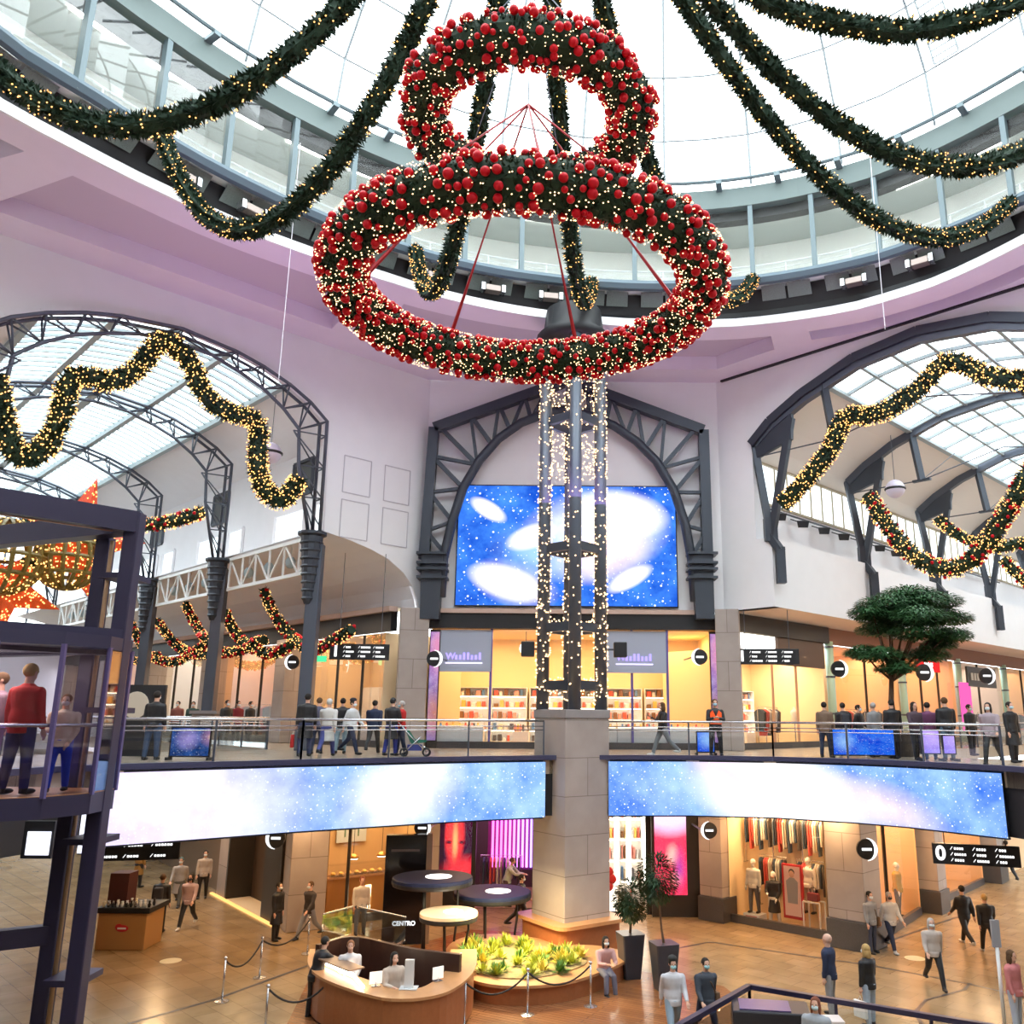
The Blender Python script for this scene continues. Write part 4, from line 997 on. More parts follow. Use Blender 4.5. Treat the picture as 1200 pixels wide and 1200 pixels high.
for a, b in zip(car, car[1:]):
    MB().bar((a[0], a[1], 6.9), (b[0], b[1], 6.9), .012, 2.12).build('glass_pane', glass('lift_glass', (.86, .84, .92), .14), t)
    MB().bar((a[0], a[1], 5.8), (a[0], a[1], 8.0), .06).build('mullion', mat('violet_steel', (.16, .13, .32), .3, .5), t)
mb = MB(); mb.tube([(x * .985 - .13, y + .05, 6.82) for x, y in car], .028, 8); mb.build('handrail', CHROME, t, smooth=True)
MB().box(-7.6, -8.4 + .9, 14.5, 14.6, 5.83, 7.2).build('control_panel', mat('blue_lit_panel', (.02, .04, .5), .3), t)
area('lift_lamp', (-8.8, 13.3, 7.9), 1.2, 35, (1, .85, .7))
area('lift_glow', (-8.9, 13.6, 5.95), .8, 14, (.25, .25, 1), (PI, 0, 0))
# ================================================================== SHOPS
class Shop:
    def __init__(s, P, u, n, w, z0, h, depth, wall, lampcol, power, n_mull, label, glassed=True, frame=None, floor=None, num=[20], lamps=2):
        s.P, s.u, s.n, s.w, s.z0, s.h, s.d = Vector((P[0], P[1], 0)), Vector((u[0], u[1], 0)).normalized(), Vector((n[0], n[1], 0)).normalized(), w, z0, h, depth
        s.rz = math.atan2(s.u.y, s.u.x); s.label = label; F = s.F
        mb = MB(); mb.quad(F(0, depth, 0), F(w, depth, 0), F(w, depth, h), F(0, depth, h)); mb.quad(F(0, 0, 0), F(0, depth, 0), F(0, depth, h), F(0, 0, h)); mb.quad(F(w, 0, 0), F(w, depth, 0), F(w, depth, h), F(w, 0, h)); mb.quad(F(0, 0, h), F(w, 0, h), F(w, depth, h), F(0, depth, h))
        struct('wall_shop', mb, wall, keep=True)
        mb = MB(); mb.quad(F(0, 0, .02), F(w, 0, .02), F(w, depth, .02), F(0, depth, .02)); struct('floor_shop', mb, floor or mat('shop_floor', (.55, .36, .2), .3), keep=True)
        k = num[0]; num[0] += 1
        if glassed:
            mb = MB(); mb.quad(F(0, .03, .25), F(w, .03, .25), F(w, .03, h), F(0, .03, h)); struct('window_%d' % k, mb, GLASS, keep=True)
            mb = MB(); mb.bar(F(0, .03, .13), F(w, .03, .13), .14, .26)
            struct('window_%d_plinth' % k, mb, STONE_DK, keep=True)
            mb = MB()
            for x in n_mull: mb.bar(F(x, .03, .2), F(x, .03, h), .1)
            if n_mull: struct('window_%d_mullions' % k, mb, frame or DARK, keep=True)
        for i in range(lamps):
            c = F(w * (i + .5) / lamps, depth * .45, h - .08)
            area('shop_lamp', c, min(w / lamps * .8, depth * .8), power / lamps, lampcol)
    def F(s, a, b, z): return s.P + s.u * a + s.n * b + Vector((0, 0, s.z0 + z))
PR = {}
goods = [mat('goods_%d' % i, c, .4) for i, c in enumerate([(.75, .12, .08), (.85, .75, .55), (.1, .1, .12), (.9, .55, .15), (.8, .8, .82), (.25, .12, .05), (.12, .25, .5), (.85, .35, .3)])]
cloth = [mat('cloth_%d' % i, c, .85) for i, c in enumerate([(.03, .03, .035), (.09, .07, .06), (.55, .42, .3), (.75, .7, .62), (.35, .1, .05), (.05, .08, .12), (.5, .25, .08), (.7, .1, .08)])]
def proto(kind):
    if kind in PR: return PR[kind], False
    t = bpy.data.objects.new(kind, None); COL.objects.link(t); t['category'] = kind; PR[kind] = t
    def bd(mb, nm, m, **k): return mb.build(nm, m, t, keep=True, **k)
    rr = random.Random(len(kind))
    if kind == 'display_shelf':
        mb = MB()
        for x in (-.8, .8): mb.box(x - .02, x + .02, 0, .4, 0, 2.5)
        for z in (.1, .6, 1.1, 1.6, 2.1, 2.48): mb.box(-.8, .8, 0, .4, z, z + .03)
        mb.box(-.8, .8, .38, .4, 0, 2.5); bd(mb, 'shelf_frame', mat('cream_shelf', (.8, .68, .5), .5))
        mb = MB()
        for z in (.57, 1.07, 1.57, 2.07): mb.box(-.75, .75, .02, .05, z, z + .025)
        bd(mb, 'light_strip', emat('shelf_strip', (1, .85, .6), 6))
        for z in (.13, .63, 1.13, 1.63, 2.13):
            x = -.7
            while x < .65:
                w = rr.uniform(.1, .22); h = rr.uniform(.12, .33); o = bd(MB().box(x, x + w, .1, .3, z, z + h), 'item', rr.choice(goods), bevel=.02); x += w + rr.uniform(.03, .12)
    elif kind == 'clothes_rack':
        mb = MB(); mb.tube([(-.8, 0, 0), (-.8, 0, 1.7), (.8, 0, 1.7), (.8, 0, 0)], .02, 6)
        for x in (-.8, .8): mb.bar((x, -.25, .02), (x, .25, .02), .04)
        bd(mb, 'rail_frame', CHROME)
        for k in range(11):
            x = -.68 + k * .135; h = rr.uniform(.75, 1.15); c = rr.choice(cloth); mb = MB()
            mb.prism([(x - .03, -.08, 1.62), (x - .03, -.26, 1.5), (x - .03, -.2, 1.62 - h), (x - .03, .2, 1.62 - h), (x - .03, .26, 1.5), (x - .03, .08, 1.62)], (.07, 0, 0)); bd(mb, 'garment', c, bevel=.02)
    elif kind == 'showcase':
        bd(MB().box(-.9, .9, -.3, .3, 0, .8), 'cabinet', mat('cream_shelf', (1, 1, 1)), bevel=.02)
        bd(MB().box(-.9, .9, -.3, .3, .8, 1.1), 'glass_box', GLASS); bd(MB().box(-.85, .85, -.25, .25, .8, .815), 'lit_tray', emat('tray_light', (1, .8, .5), 3.5))
        for k in range(7): bd(MB().lathe((-.7 + k * .23, rr.uniform(-.1, .1), .82), [(.05, 0), (.06, .03), (.03, .08), (.04, .14)], 8), 'item', rr.choice(goods), smooth=True)
    elif kind == 'bust_stand':
        mb = MB(); mb.lathe((0, 0, 0), [(.2, 0), (.2, .04), (.03, .06), (.03, 1.0)], 12); bd(mb, 'stand', CHROME)
        mb = MB(); mb.lathe((0, 0, 1.0), [(.1, 0), (.17, .15), (.13, .3), (.19, .5), (.12, .6), (.05, .65), (.05, .75)], 12); bd(mb, 'torso', cloth[3], smooth=True)
    elif kind == 'pot_display':
        bd(MB().box(-.35, .35, -.35, .35, 0, .6), 'plinth', mat('cream_shelf', (1, 1, 1)))
        for k in range(5): bd(MB().lathe((-.22 + .11 * k, rr.uniform(-.2, .2), .6), [(.05, 0), (.08, .1), (.05, .22), (.03, .3)], 8), 'item', rr.choice(goods), smooth=True)
    return t, True
def put(kind, S, a, b, label, rot=0, group=None, z=.03, sc_=None):
    t, first = proto(kind); loc = S.F(a, b, z); cat = {'display_shelf': 'shelf', 'clothes_rack': 'clothes rack', 'showcase': 'showcase', 'bust_stand': 'dress form', 'pot_display': 'display plinth'}[kind]
    if first: t.location = loc; t.rotation_euler = (0, 0, S.rz + rot); tag(t, label, cat, group); r = t
    else: r = dup(t, loc, S.rz + rot, label, cat, group)
    if sc_: r.scale = sc_
    return r
CREAM = mat('cream_shop_wall', (.88, .68, .42), .7); CREAM2 = mat('peach_shop_wall', (.90, .62, .38), .7); WH_ = mat('white_shop_wall', (.85, .80, .74), .7); DKSHOP = mat('dark_shop_wall', (.10, .08, .07), .6)
ORD = ['first', 'second', 'third', 'fourth', 'fifth', 'sixth', 'seventh', 'eighth']
# ---- centre, first floor: watch shop
S = Shop((-5.35, 35.32), (1, 0), (0, 1), 11.7, L1, 4.75, 5, CREAM, (1, .62, .28), 430, [2.45, 4.6, 7.1, 8.2, 9.65], 'watch shop', frame=mat('violet_frame', (.16, .14, .4), .3, .4), lamps=3)
for i, a in enumerate((1.2, 6.6, 8.6, 10.6)): put('showcase', S, a, .55, 'lit glass showcase in the watch shop window, %s from the left' % ORD[i], sc_=(1.1, 1, 1))
for i in range(6): put('display_shelf', S, 1.2 + i * 1.75, 4.5, 'lit wall shelf at the back of the watch shop, %s from the left' % ORD[i])
for i, a in enumerate((3.6, 5.6)): put('pot_display', S, a, 2.4, 'small plinth with vases in the watch shop, %s' % ('left of the entrance' if i == 0 else 'right of the entrance'))
gp_ = mat('grey_blue_panel', (.42, .46, .58), .5)
vi = emat('violet_letters', (.42, .34, 1), 1.1, False)
for x0, x1, lb in ((.25, 2.45, 'grey blue fascia sign with violet lettering left of the tower'), (7.0, 9.6, 'grey blue fascia sign with violet lettering right of the tower')):
    c = S.F((x0 + x1) / 2, -.06, 3.35); t = thing('fascia_sign', lb, 'sign', c)
    a, b = S.F(x0, -.08, 0), S.F(x1, -.02, 0); MB().box(a.x, b.x, a.y, b.y, L1 + 3.0, L1 + 4.7).build('panel', gp_, t)
    text('W', .36, vi, t, (-.55, -.05, .26), (PI/2, 0, 0)); lm_ = MB(); [lm_.box(c.x - .36 + k * .16, c.x - .27 + k * .16, c.y - .06, c.y - .03, c.z + .13, c.z + (.42 if k in (2, 3, 6) else .32)) for k in range(7)]; lm_.build('small_lettering', vi, t)['kind'] = 'stuff'; MB().box(c.x - .75, c.x + .75, c.y - .05, c.y - .02, c.z - .02, c.z + .02).build('underline', emat('violet_line', (.8, .7, 1), 1.5, False), t)
c = S.F(3.85, .5, 4.0); t = thing('round_clock', 'glowing white round clock hanging above the watch shop entrance', 'clock', c)
MB().lathe((c.x, c.y - .05, c.z), [(.27, 0), (.27, .08)], 24, axis='y').build('face', emat('clock_face', (1, 1, 1), 2.2, False), t); MB().tube([(c.x, c.y, c.z + .27), (c.x, c.y, c.z + .7)], .015, 5).build('rod', STEEL2, t)
pm = galaxy_mat('mirror_violet', [(.4, 3.5, .8, 1.6, 1.2, (.9, .35, .6), 0), (.3, 1.0, .8, 1.5, 1, (.7, .25, .15), 0)], [], blue=(.12, .08, .5), pale=(.5, .5, .9), strength=.6, stars=9, nsc=2)
for x, lb in ((-5.42, 'narrow violet lit poster strip at the left end of the watch shop'), (6.02, 'narrow violet lit poster strip beside the right pilaster')):
    t = thing('poster_strip', lb, 'poster', (x + .22, 35.2, L1)); MB().box(x, x + .44, 35.2, 35.3, L1, L1 + 4.7).build('frame', DARK, t); screen_uv([(x + .04, 35.19, L1 + .3), (x + .4, 35.19, L1 + .3)], [(x + .04, 35.19, L1 + 4.6), (x + .4, 35.19, L1 + 4.6)], pm, 'print', t)

# ---- left wing, first floor
lnames = ['jeweller', 'red front store', 'gift shop', 'pink store', 'far shoe shop']
for k in range(5):
    P = LP(1.0, .9 + 8.3 * k); n = (Q, Q)
    S = Shop(P, (-Q, Q), n, 7.3, L1, 4.55, 4, [CREAM, CREAM2, WH_, CREAM, WH_][k], [(1, .66, .38), (1, .62, .34), (1, .78, .55), (1, .52, .42), (1, .7, .45)][k], [220, 180, 150, 110, 90][k], [2.4, 4.9] if k else [1.6, 3.6, 5.6], lnames[k])
    for i in range(3): put('display_shelf', S, 1.4 + i * 2.2, 3.5, 'wall shelf in the left wing %s, %s from the atrium' % (lnames[k], ORD[i]))
    for i in range(3): put('clothes_rack' if k % 2 else 'showcase', S, 1.3 + i * 2.3, .8, '%s in the window of the left wing %s, %s from the atrium' % ('clothes rail' if k % 2 else 'showcase', lnames[k], ORD[i]))
    for i, a in enumerate((2.4, 4.8)): put('pot_display', S, a, 2.0, 'display plinth inside the left wing %s, %s' % (lnames[k], 'nearer the atrium' if i == 0 else 'farther along'))
    q = LP(1.15, 8.5 + 8.3 * k); pilaster('stone_pilaster', (q.x, q.y), 1.0, 1.0, L1, 10.4, PI/4, 'beige stone pilaster after the left wing %s' % lnames[k])
struct('trim_left_lintel', lbox(LP, .8, 1.12, .4, SL, 10.35, 11.2), BLACK, keep=True)
struct('trim_left_fascia', lbox(LP, .95, 1.35, .2, SL, 11.12, 11.32), mat('rose_ledge', (1, 1, 1)), keep=True)
struct('trim_left_shopfront_far', lbox(LP, 20.5, 20.8, .4, SL, 5.75, 11.2), mat('dim_shopfront', (.22, .15, .10), .6), keep=True)  # dark sheet; dimness of the far shop interiors put into its colour
# ---- right wing, first floor
rnames = ['fashion shop', 'orange shop', 'kitchenware shop', 'beauty shop', 'far boutique']
for k in range(5):
    s0 = .9 + 7.9 * k; P = RP(.0, s0); n = (-Q, -Q) if 0 else (-Q, Q)
    S = Shop(P, (Q, Q), n, 7.1, L1, 4.7 if k else 4.1, 4, [CREAM, CREAM2, CREAM2, WH_, CREAM][k], [(1, .76, .52), (1, .60, .32), (1, .56, .28), (1, .75, .6), (1, .65, .4)][k], [290, 215, 190, 130, 100][k], [[2.6, 4.6], [3.5], [2.3, 4.7], [3.2], [3.5]][k], rnames[k], frame=mat('peach_frame', (.62, .36, .22), .5) if k == 0 else None)
    for i in range(3): put('display_shelf', S, 1.3 + i * 2.2, 3.5, 'wall shelf in the right wing %s, %s from the atrium' % (rnames[k], ORD[i]))
    for i in range(3): put('bust_stand' if k == 0 and i != 1 else 'clothes_rack', S, 1.2 + i * 2.3, .9, 'display in the window of the right wing %s, %s from the atrium' % (rnames[k], ORD[i]))
    for i, a in enumerate((2.2, 3.6, 5.9)): put(('bust_stand', 'pot_display', 'bust_stand')[i], S, a, 1.9 + .3 * i, 'stand inside the right wing %s, %s' % (rnames[k], ('nearest the atrium', 'in the middle', 'farthest along')[i]))
    if k:
        q = RP(.12, s0 - .35); t = thing('mint_column', 'slim mint green column before the right wing %s' % rnames[k], 'column', (q.x, q.y, L1)); MB().tube([(q.x, q.y, L1), (q.x, q.y, 10.6)], .2, 12).build('shaft', mat('mint_steel', (.42, .62, .52), .3), t, smooth=True)
        mb = MB()
        for z in (7.2, 8.9, 10.3): mb.lathe((q.x, q.y, z), [(.23, 0), (.23, .08)], 12)
        mb.build('collar', STEEL2, t)
struct('trim_right_lintel', lbox(RP, -.05, .25, .6, 8.3, 10.5, 11.25), BLACK, keep=True)
struct('trim_right_lintel_far', lbox(RP, -.15, .15, 8.3, SL, 10.5, 11.25), mat('brown_fascia', (.25, .12, .08), .6), keep=True)
struct('trim_right_sign_panel', lbox(RP, -.05, .1, 3.9, 8.0, 9.3, 10.5), mat('umber_panel', (.09, .05, .035), .5), keep=True)
struct('trim_right_far_side', lbox(RP, 17.0, 17.3, .4, SL, 5.75, 11.25), CREAM2, keep=True)
# right wing shop signs
q = RP(.22, 19.6, 9.95); t = thing('red_sign', 'red shop sign with white capital letters right of the tree', 'sign', q, PI/4)
MB().box(-1.6, 1.6, -.05, .05, -.3, .3).build('panel', emat('red_lit', (.8, .03, .03), .8, False), t, keep=True); text('WMF', .5, SIGNW, t, (0, -.07, 0), (PI/2, 0, 0))
q = RP(.3, 27.5, 9.6); t = thing('dark_sign', 'dark sign with pale letters at the far right shop', 'sign', q, PI/4)
MB().box(-2.4, 2.4, -.06, .06, -.6, .6).build('panel', DARK, t, keep=True)
mb = MB()
for i in range(8): mb.box(-1.9 + i * .48, -1.6 + i * .48, -.1, -.06, -.22, .22)
mb.build('lettering', mat('pale_letter', (.7, .7, .65), .5), t, keep=True)
for k, (x, y, c) in enumerate(((1160, 800, (.9, .1, .4)),)):
    q = RP(.3, 24.6, 8.0); t = thing('pink_banner', 'upright pink lit banner near the right edge on the upper floor', 'poster', q, PI/4); MB().box(-.8, .8, -.05, .05, -1.6, 1.2).build('print', emat('pink_lit', (.9, .12, .42), .9, False), t, keep=True)
# ---- ground floor centre
S = Shop((-4.3, 34.6), (1, 0), (0, 1), 4.2, 0, 4.3, 4, DKSHOP, (1, .4, .8), 110, [3.0], 'neon shop', glassed=False, lamps=1)
mb = MB()
t = thing('neon_wall', 'wall of upright magenta and blue neon tubes behind the canopy discs', 'light wall', S.F(2.3, 1.6, 1.3))
for i in range(12):
    a = 1.6 + i * .17; c = [(1, .15, .7), (.95, .2, .8), (.75, .25, 1), (.35, .25, 1)][min(3, i // 3)]
    MB().tube([S.F(a, 1.5, 1.2), S.F(a, 1.5, 4.2)], .045, 6).build('neon_tube', emat('neon_%d' % (i // 3), c, 2.2), t)
MB().box(*(lambda a, b: (a.x, b.x, a.y, b.y))(S.F(1.4, 1.6, 0), S.F(3.8, 1.7, 0)), 1.1, 4.25).build('backboard', mat('plum', (.2, .02, .15), .5), t)
put('display_shelf', S, 3.7, .9, 'shelf of pink goods at the right edge of the neon shop', sc_=(.55, 1, 1)); put('clothes_rack', S, 2.0, .9, 'low rail of dark clothes under the neon tubes')
rp = galaxy_mat('red_portrait', [(.55, 1.7, .42, 1.15, 1.6, (1, .03, .03), 0), (.58, 1.5, .14, .9, 1.2, (1, .35, .12), 0), (.8, .5, .9, .6, 1.2, (.9, .02, .03), .2), (.35, 1.45, .16, .1, 1.4, (.05, 0, .01), 0), (.82, 1.45, .16, .1, 1.4, (.05, 0, .01), 0)], [], blue=(.01, .0, .01), pale=(.06, .0, .02), strength=1.1, stars=60)
p0, p1 = ony(513, 1040, 33.6), ony(552, 1040, 33.6)
t = thing('advert_screen', 'tall red glowing advert screen behind the left canopy disc', 'screen', (p0.x, 33.7, 0)); MB().box(p0.x - .6, p0.x + 1.35, 33.65, 33.85, 0, 4.3).build('frame', BLACK, t); screen_uv([(p0.x, 33.6, 1.0), (p0.x + 1.2, 33.6, 1.0)], [(p0.x, 33.6, 4.1), (p0.x + 1.2, 33.6, 4.1)], rp, 'display', t)
S = Shop((.2, 33.75), (1, 0), (0, 1), 3.0, 0, 4.2, 4, WH_, (1, .85, .65), 150, [], 'perfume shop', glassed=False, lamps=1)
for i, px in enumerate((706, 723, 737, 756)):
    p = ony(px, 1000, 34.3 - .0); t = thing('light_column', 'upright white light strip in the perfume shop, %s from the pillar' % ORD[i], 'light', (p.x, p.y, .9)); MB().box(p.x - .07, p.x + .07, p.y, p.y + .1, .9, 4.1).build('diffuser', emat('strip_white', (1, .93, .82), 5), t); MB().box(p.x - .1, p.x + .1, p.y + .1, p.y + .14, .9, 4.1).build('backing', WHITE, t)
for i in range(3): put('display_shelf', S, .6 + i * .95, .9 + i * .1, 'shelf of bottles in the perfume shop, %s from the pillar' % ORD[i], sc_=(.52, 1, 1.5))
a, b = S.F(.05, .1, 0), S.F(1.9, .4, 0); t = thing('lit_plinth', 'low glowing white plinth at the perfume shop front', 'plinth', (a.x, a.y, 0)); MB().box(a.x, b.x, a.y, b.y, .08, .85).build('panel', emat('plinth_glow', (1, .88, .7), 1.6), t); MB().box(a.x, b.x, a.y, b.y, 0, .08).build('base', DARK, t)
p = ony(707, 1030, 33.4); t = thing('red_flower', 'red flower shaped decoration beside the pillar', 'decoration', (p.x, p.y, p.z)); mb = MB()
for k in range(7): a = 2*PI*k/7; mb.ball((p.x + .32*math.cos(a), p.y, p.z + .32*math.sin(a)), (.17, .08, .17), 8, 6)
mb.build('petals', REDM, t, smooth=True); MB().ball((p.x, p.y - .08, p.z), (.14, .06, .14), 10, 6).build('centre', mat('pale_pink', (.8, .6, .55), .5), t)
MB().bar((p.x, p.y + .06, 0), (p.x, p.y + .06, p.z), .04).build('stem', STEEL2, t)
pk = galaxy_mat('pink_poster', [(.55, 2.9, 1.4, 1.0, 2, (1, .62, .92), 0), (.65, 1.35, .3, .5, 1.3, (1, .4, .35), 0), (.75, .55, .3, .35, 1.2, (1, .35, .3), 0), (.9, .9, .3, .9, .9, (.35, .05, .35), 0)], [], blue=(.75, .01, .06), pale=(.9, .05, .12), strength=1.0, stars=60)
p0, p1 = ony(768, 1055, 33.3), ony(806, 1055, 33.3)
t = thing('pink_poster', 'tall pink and red lit poster right of the perfume shop', 'poster', ((p0.x + p1.x)/2, 33.4, .6)); MB().box(p0.x - .1, p1.x + .75, 33.36, 33.6, .0, 4.3).build('frame', DARK, t); screen_uv([(p0.x, 33.3, .75), (p1.x, 33.3, .75)], [(p0.x, 33.3, 3.85), (p1.x, 33.3, 3.85)], pk, 'print', t)
# ---- ground floor right facet: fashion window
def unit(a, b): d = Vector((b[0]-a[0], b[1]-a[1])); return d.normalized(), d.length
A_, B_ = (6.05, 32.75), (8.75, 30.25); u, w = unit(A_, B_); n = Vector((-u.y, u.x))
SW = Shop(A_, u, n, w, 0, 3.9, 1.25, CREAM, (1, .62, .3), 130, [], 'fashion window', lamps=2)
mb = MB(); struct('trim_fashion_fascia', MB().bar(SW.F(0, 0, 4.1), SW.F(w, 0, 4.1), .2, .45), mat('grey_fascia', (.35, .32, .32), .5), keep=True)
for i in range(3): put('clothes_rack', SW, .7 + i * 1.15, .95, 'high rail of hanging clothes in the fashion window, %s from the left' % ORD[i], z=1.9, sc_=(.7, .6, 1))
for i in range(2): put('clothes_rack', SW, 1.2 + i * 1.5, 1.0, 'lower rail of hanging clothes in the fashion window, %s' % ('left' if i == 0 else 'right'), z=.5, sc_=(.7, .6, 1))
c = SW.F(2.25, .45, .35); t = thing('standing_poster', 'red bordered poster of a person in a grey top in the fashion window', 'poster', c, SW.rz)
MB().box(-.38, .38, -.03, .03, 0, 1.75).build('board', REDM, t, keep=True); MB().box(-.3, .3, -.045, -.03, .1, 1.68).build('print', mat('rose_print', (.85, .55, .5), .5), t, keep=True)
MB().prism([(-.18, -.06, .5), (.18, -.06, .5), (.22, -.06, 1.2), (.08, -.06, 1.32), (-.08, -.06, 1.32), (-.22, -.06, 1.2)], (0, .012, 0)).build('printed_figure', mat('print_grey', (.35, .32, .33), .6), t, keep=True)
MB().ball((0, -.055, 1.45), (.1, .02, .13), 12, 8).build('printed_head', mat('print_skin', (.75, .42, .3), .6), t, keep=True)
MB().ball((0, -.05, 1.5), (.11, .02, .11), 12, 8).build('printed_hair', DARK, t, keep=True)
c = SW.F(2.95, .55, .03); t = thing('wire_table', 'white wire frame display table with a dark bag at the right of the fashion window', 'table', c, SW.rz)
mb = MB()
for x in (-.3, .3):
    for y in (-.2, .2): mb.bar((x, y, 0), (x, y, .95), .04)
for z in (.02, .95):
    for y in (-.2, .2): mb.bar((-.3, y, z), (.3, y, z), .04)
mb.build('frame', WHITE, t, keep=True)
t2 = thing('handbag', 'dark red handbag on the white wire table in the fashion window', 'bag', c + Vector((0, 0, .97)), SW.rz); MB().box(-.2, .2, -.1, .1, 0, .26).build('body', mat('maroon', (.2, .02, .03), .5), t2, keep=True, bevel=.03); MB().tube([(-.1, 0, .25), (-.08, 0, .42), (.08, 0, .42), (.1, 0, .25)], .015, 5).build('handle', DARK, t2, keep=True)
c = SW.F(.75, .4, .03); t = thing('red_box_plinth', 'white framed red box under the left mannequin', 'plinth', c, SW.rz); MB().box(-.32, .32, -.25, .25, 0, .3).build('box', WHITE, t, keep=True); MB().box(-.22, .22, -.27, -.25, .05, .24).build('front', REDM, t, keep=True)
pilaster('stone_pilaster', (5.65, 33.05), .95, .8, 0, 4.3, -.75, 'beige stone pilaster left of the fashion window with dark plinth', base=.8)
pilaster('stone_pilaster', (9.45, 29.5), 1.25, 1.25, 0, 4.3, -.75, 'wide beige stone pillar right of the fashion window with dark plinth', base=.85)
# ---- ground floor right wing shops
A_, B_ = (10.35, 30.0), (13.35, 34.1); u, w = unit(A_, B_); n = Vector((-u.y, u.x))
S = Shop(A_ , u, n, w, 0, 4.2, 1.7, CREAM2, (1, .62, .3), 120, [1.2], 'sportswear shop'); SP = S
A2, B2 = (14.6, 35.6), (18.6, 40.2); u2, w2 = unit(A2, B2); n2 = Vector((-u2.y, u2.x))
S2 = Shop(A2, u2, n2, w2, 0, 4.2, 2.5, CREAM2, (1, .6, .28), 120, [], 'corner shop', lamps=1)
put('pot_display', S2, 1.6, .9, 'plinth with shoes in the far right ground floor window'); put('bust_stand', S2, 3.4, .9, 'dress form in the far right ground floor window')
pilaster('stone_pilaster', (14.0, 34.75), 1.0, 1.0, 0, 4.3, .88, 'beige stone pilaster between the two right ground floor shops', base=.8)
pilaster('stone_pilaster', (19.3, 41.1), 1.2, 1.2, 0, 4.3, .88, 'beige stone pilaster beyond the far right ground floor shop', base=1.0)
put('pot_display', S, 1.0, .9, 'small boxes on a plinth at the left of the sportswear shop'); 
A3 = (20, 42); u3 = Vector((Q, Q)); mb = MB(); mb.quad((20, 42, 0), (36, 58, 0), (36, 58, 4.3), (20, 42, 4.3)); struct('wall_right_ground', mb, CREAM2, keep=True)
# ---- ground floor left: coffee shop, dark store, wing shops
A_, B_ = (-8.0, 31.45), (-4.9, 33.7); u, w = unit(A_, B_); n = Vector((-u.y, u.x))
S = Shop(A_, u, n, w, 0, 4.2, 3, mat('tan_shop_wall', (.62, .42, .22), .7), (1, .66, .32), 110, [.75, w - .3], 'coffee shop', lamps=1); SC = S
c = S.F(1.9, 1.3, 0); t = thing('coffee_counter', 'orange lit coffee counter with glass display behind the left shop window', 'counter', c, S.rz)
MB().box(-1.5, 1.5, -.35, .35, 0, 1.3).build('body', mat('orange_wood', (.55, .25, .07), .5), t, keep=True, bevel=.02); MB().box(-1.55, 1.55, -.4, .4, 1.3, 1.36).build('worktop', WOODL, t, keep=True); MB().box(-1.4, 1.4, -.38, .1, 1.36, 1.75).build('glass_case', GLASS, t, keep=True)
MB().box(-.05, .15, -.38, -.35, .2, 1.0).build('light_strip', emat('counter_strip', (1, .8, .45), 4), t, keep=True)
for i in range(9): q = c + Vector((math.cos(S.rz), math.sin(S.rz), 0)) * (-1.2 + i * .3); g = thing('pastry_tray', 'metal tray of pastries on the coffee counter, %s' % (['at the left end', 'second from left', 'third from left', 'fourth from left', 'in the middle', 'sixth from left', 'seventh from left', 'eighth from left', 'at the right end'][i]), 'tray', q + Vector((0, 0, 1.37)), S.rz); MB().box(-.12, .12, -.2, .1, 0, .03).build('tray', CHROME, g, keep=True); MB().ball((0, -.05, .07), (.09, .12, .06), 8, 6).build('pastry', goods[3], g, keep=True)
c = S.F(2.0, 2.9, 2.9); t = thing('palm_picture', 'pale framed picture of two palm trees on the coffee shop wall', 'picture', c, S.rz)
MB().box(-.6, .6, -.04, .02, -.65, .65).build('frame', mat('pale_blue_print', (.5, .56, .62), .5), t, keep=True)
for x in (-.27, .27):
    mb = MB(); mb.box(x - .025, x + .025, -.06, -.04, -.45, .2)
    for k in range(6): a = PI * k / 5; mb.bar((x, -.05, .2), (x + .2 * math.cos(a), -.05, .2 + .14 * math.sin(a) - .03), .05, .015)
    mb.build('printed_palm', mat('print_green', (.1, .2, .14), .6), t, keep=True)
for k, a in enumerate((1.2, 2.3, 3.3)):
    c = S.F(a, .7, 2.0); t = thing('pendant_lamp', 'warm dome pendant lamp in the coffee shop, %s from the left' % ORD[k], 'lamp', c); MB().lathe((c.x, c.y, c.z), [(.2, 0), (.17, .08), (.05, .16)], 14).build('shade', mat('brass', (.6, .35, .1), .3, .8), t, smooth=True); MB().lathe((c.x, c.y, c.z - .02), [(.16, 0), (.16, .03)], 12).build('bulb', LAMPW, t); MB().tube([(c.x, c.y, c.z + .15), (c.x, c.y, 4.2)], .01, 4).build('cord', BLACK, t)
c = S.F(w - .4, .6, 0); t = thing('fern_plant', 'leafy green plant inside the right end of the coffee shop window', 'plant', c); MB().lathe(c, [(.16, 0), (.22, .5)], 12).build('pot', DARK, t)
mb = MB()
for k in range(120): a = R.random()*2*PI; z = 1.0 + R.random() * 1.1; r = .35 * R.random(); p = Vector((c.x + r*math.cos(a), c.y + r*math.sin(a), z)); mb.ngon([p, p + Vector((.1*math.cos(a), .1*math.sin(a), .06)), p + Vector((.16*math.cos(a+.4), .16*math.sin(a+.4), -.04))])
mb.tube([(c.x, c.y, .5), (c.x, c.y, 1.6)], .03, 5); mb.build('foliage', mat('leaf_bright', (.10, .25, .04), .6), t)
pilaster('stone_pilaster', (-8.75, 31.35), 1.25, 1.1, 0, 4.3, .5, 'orange lit stone pilaster left of the coffee shop', base=.0 or None)
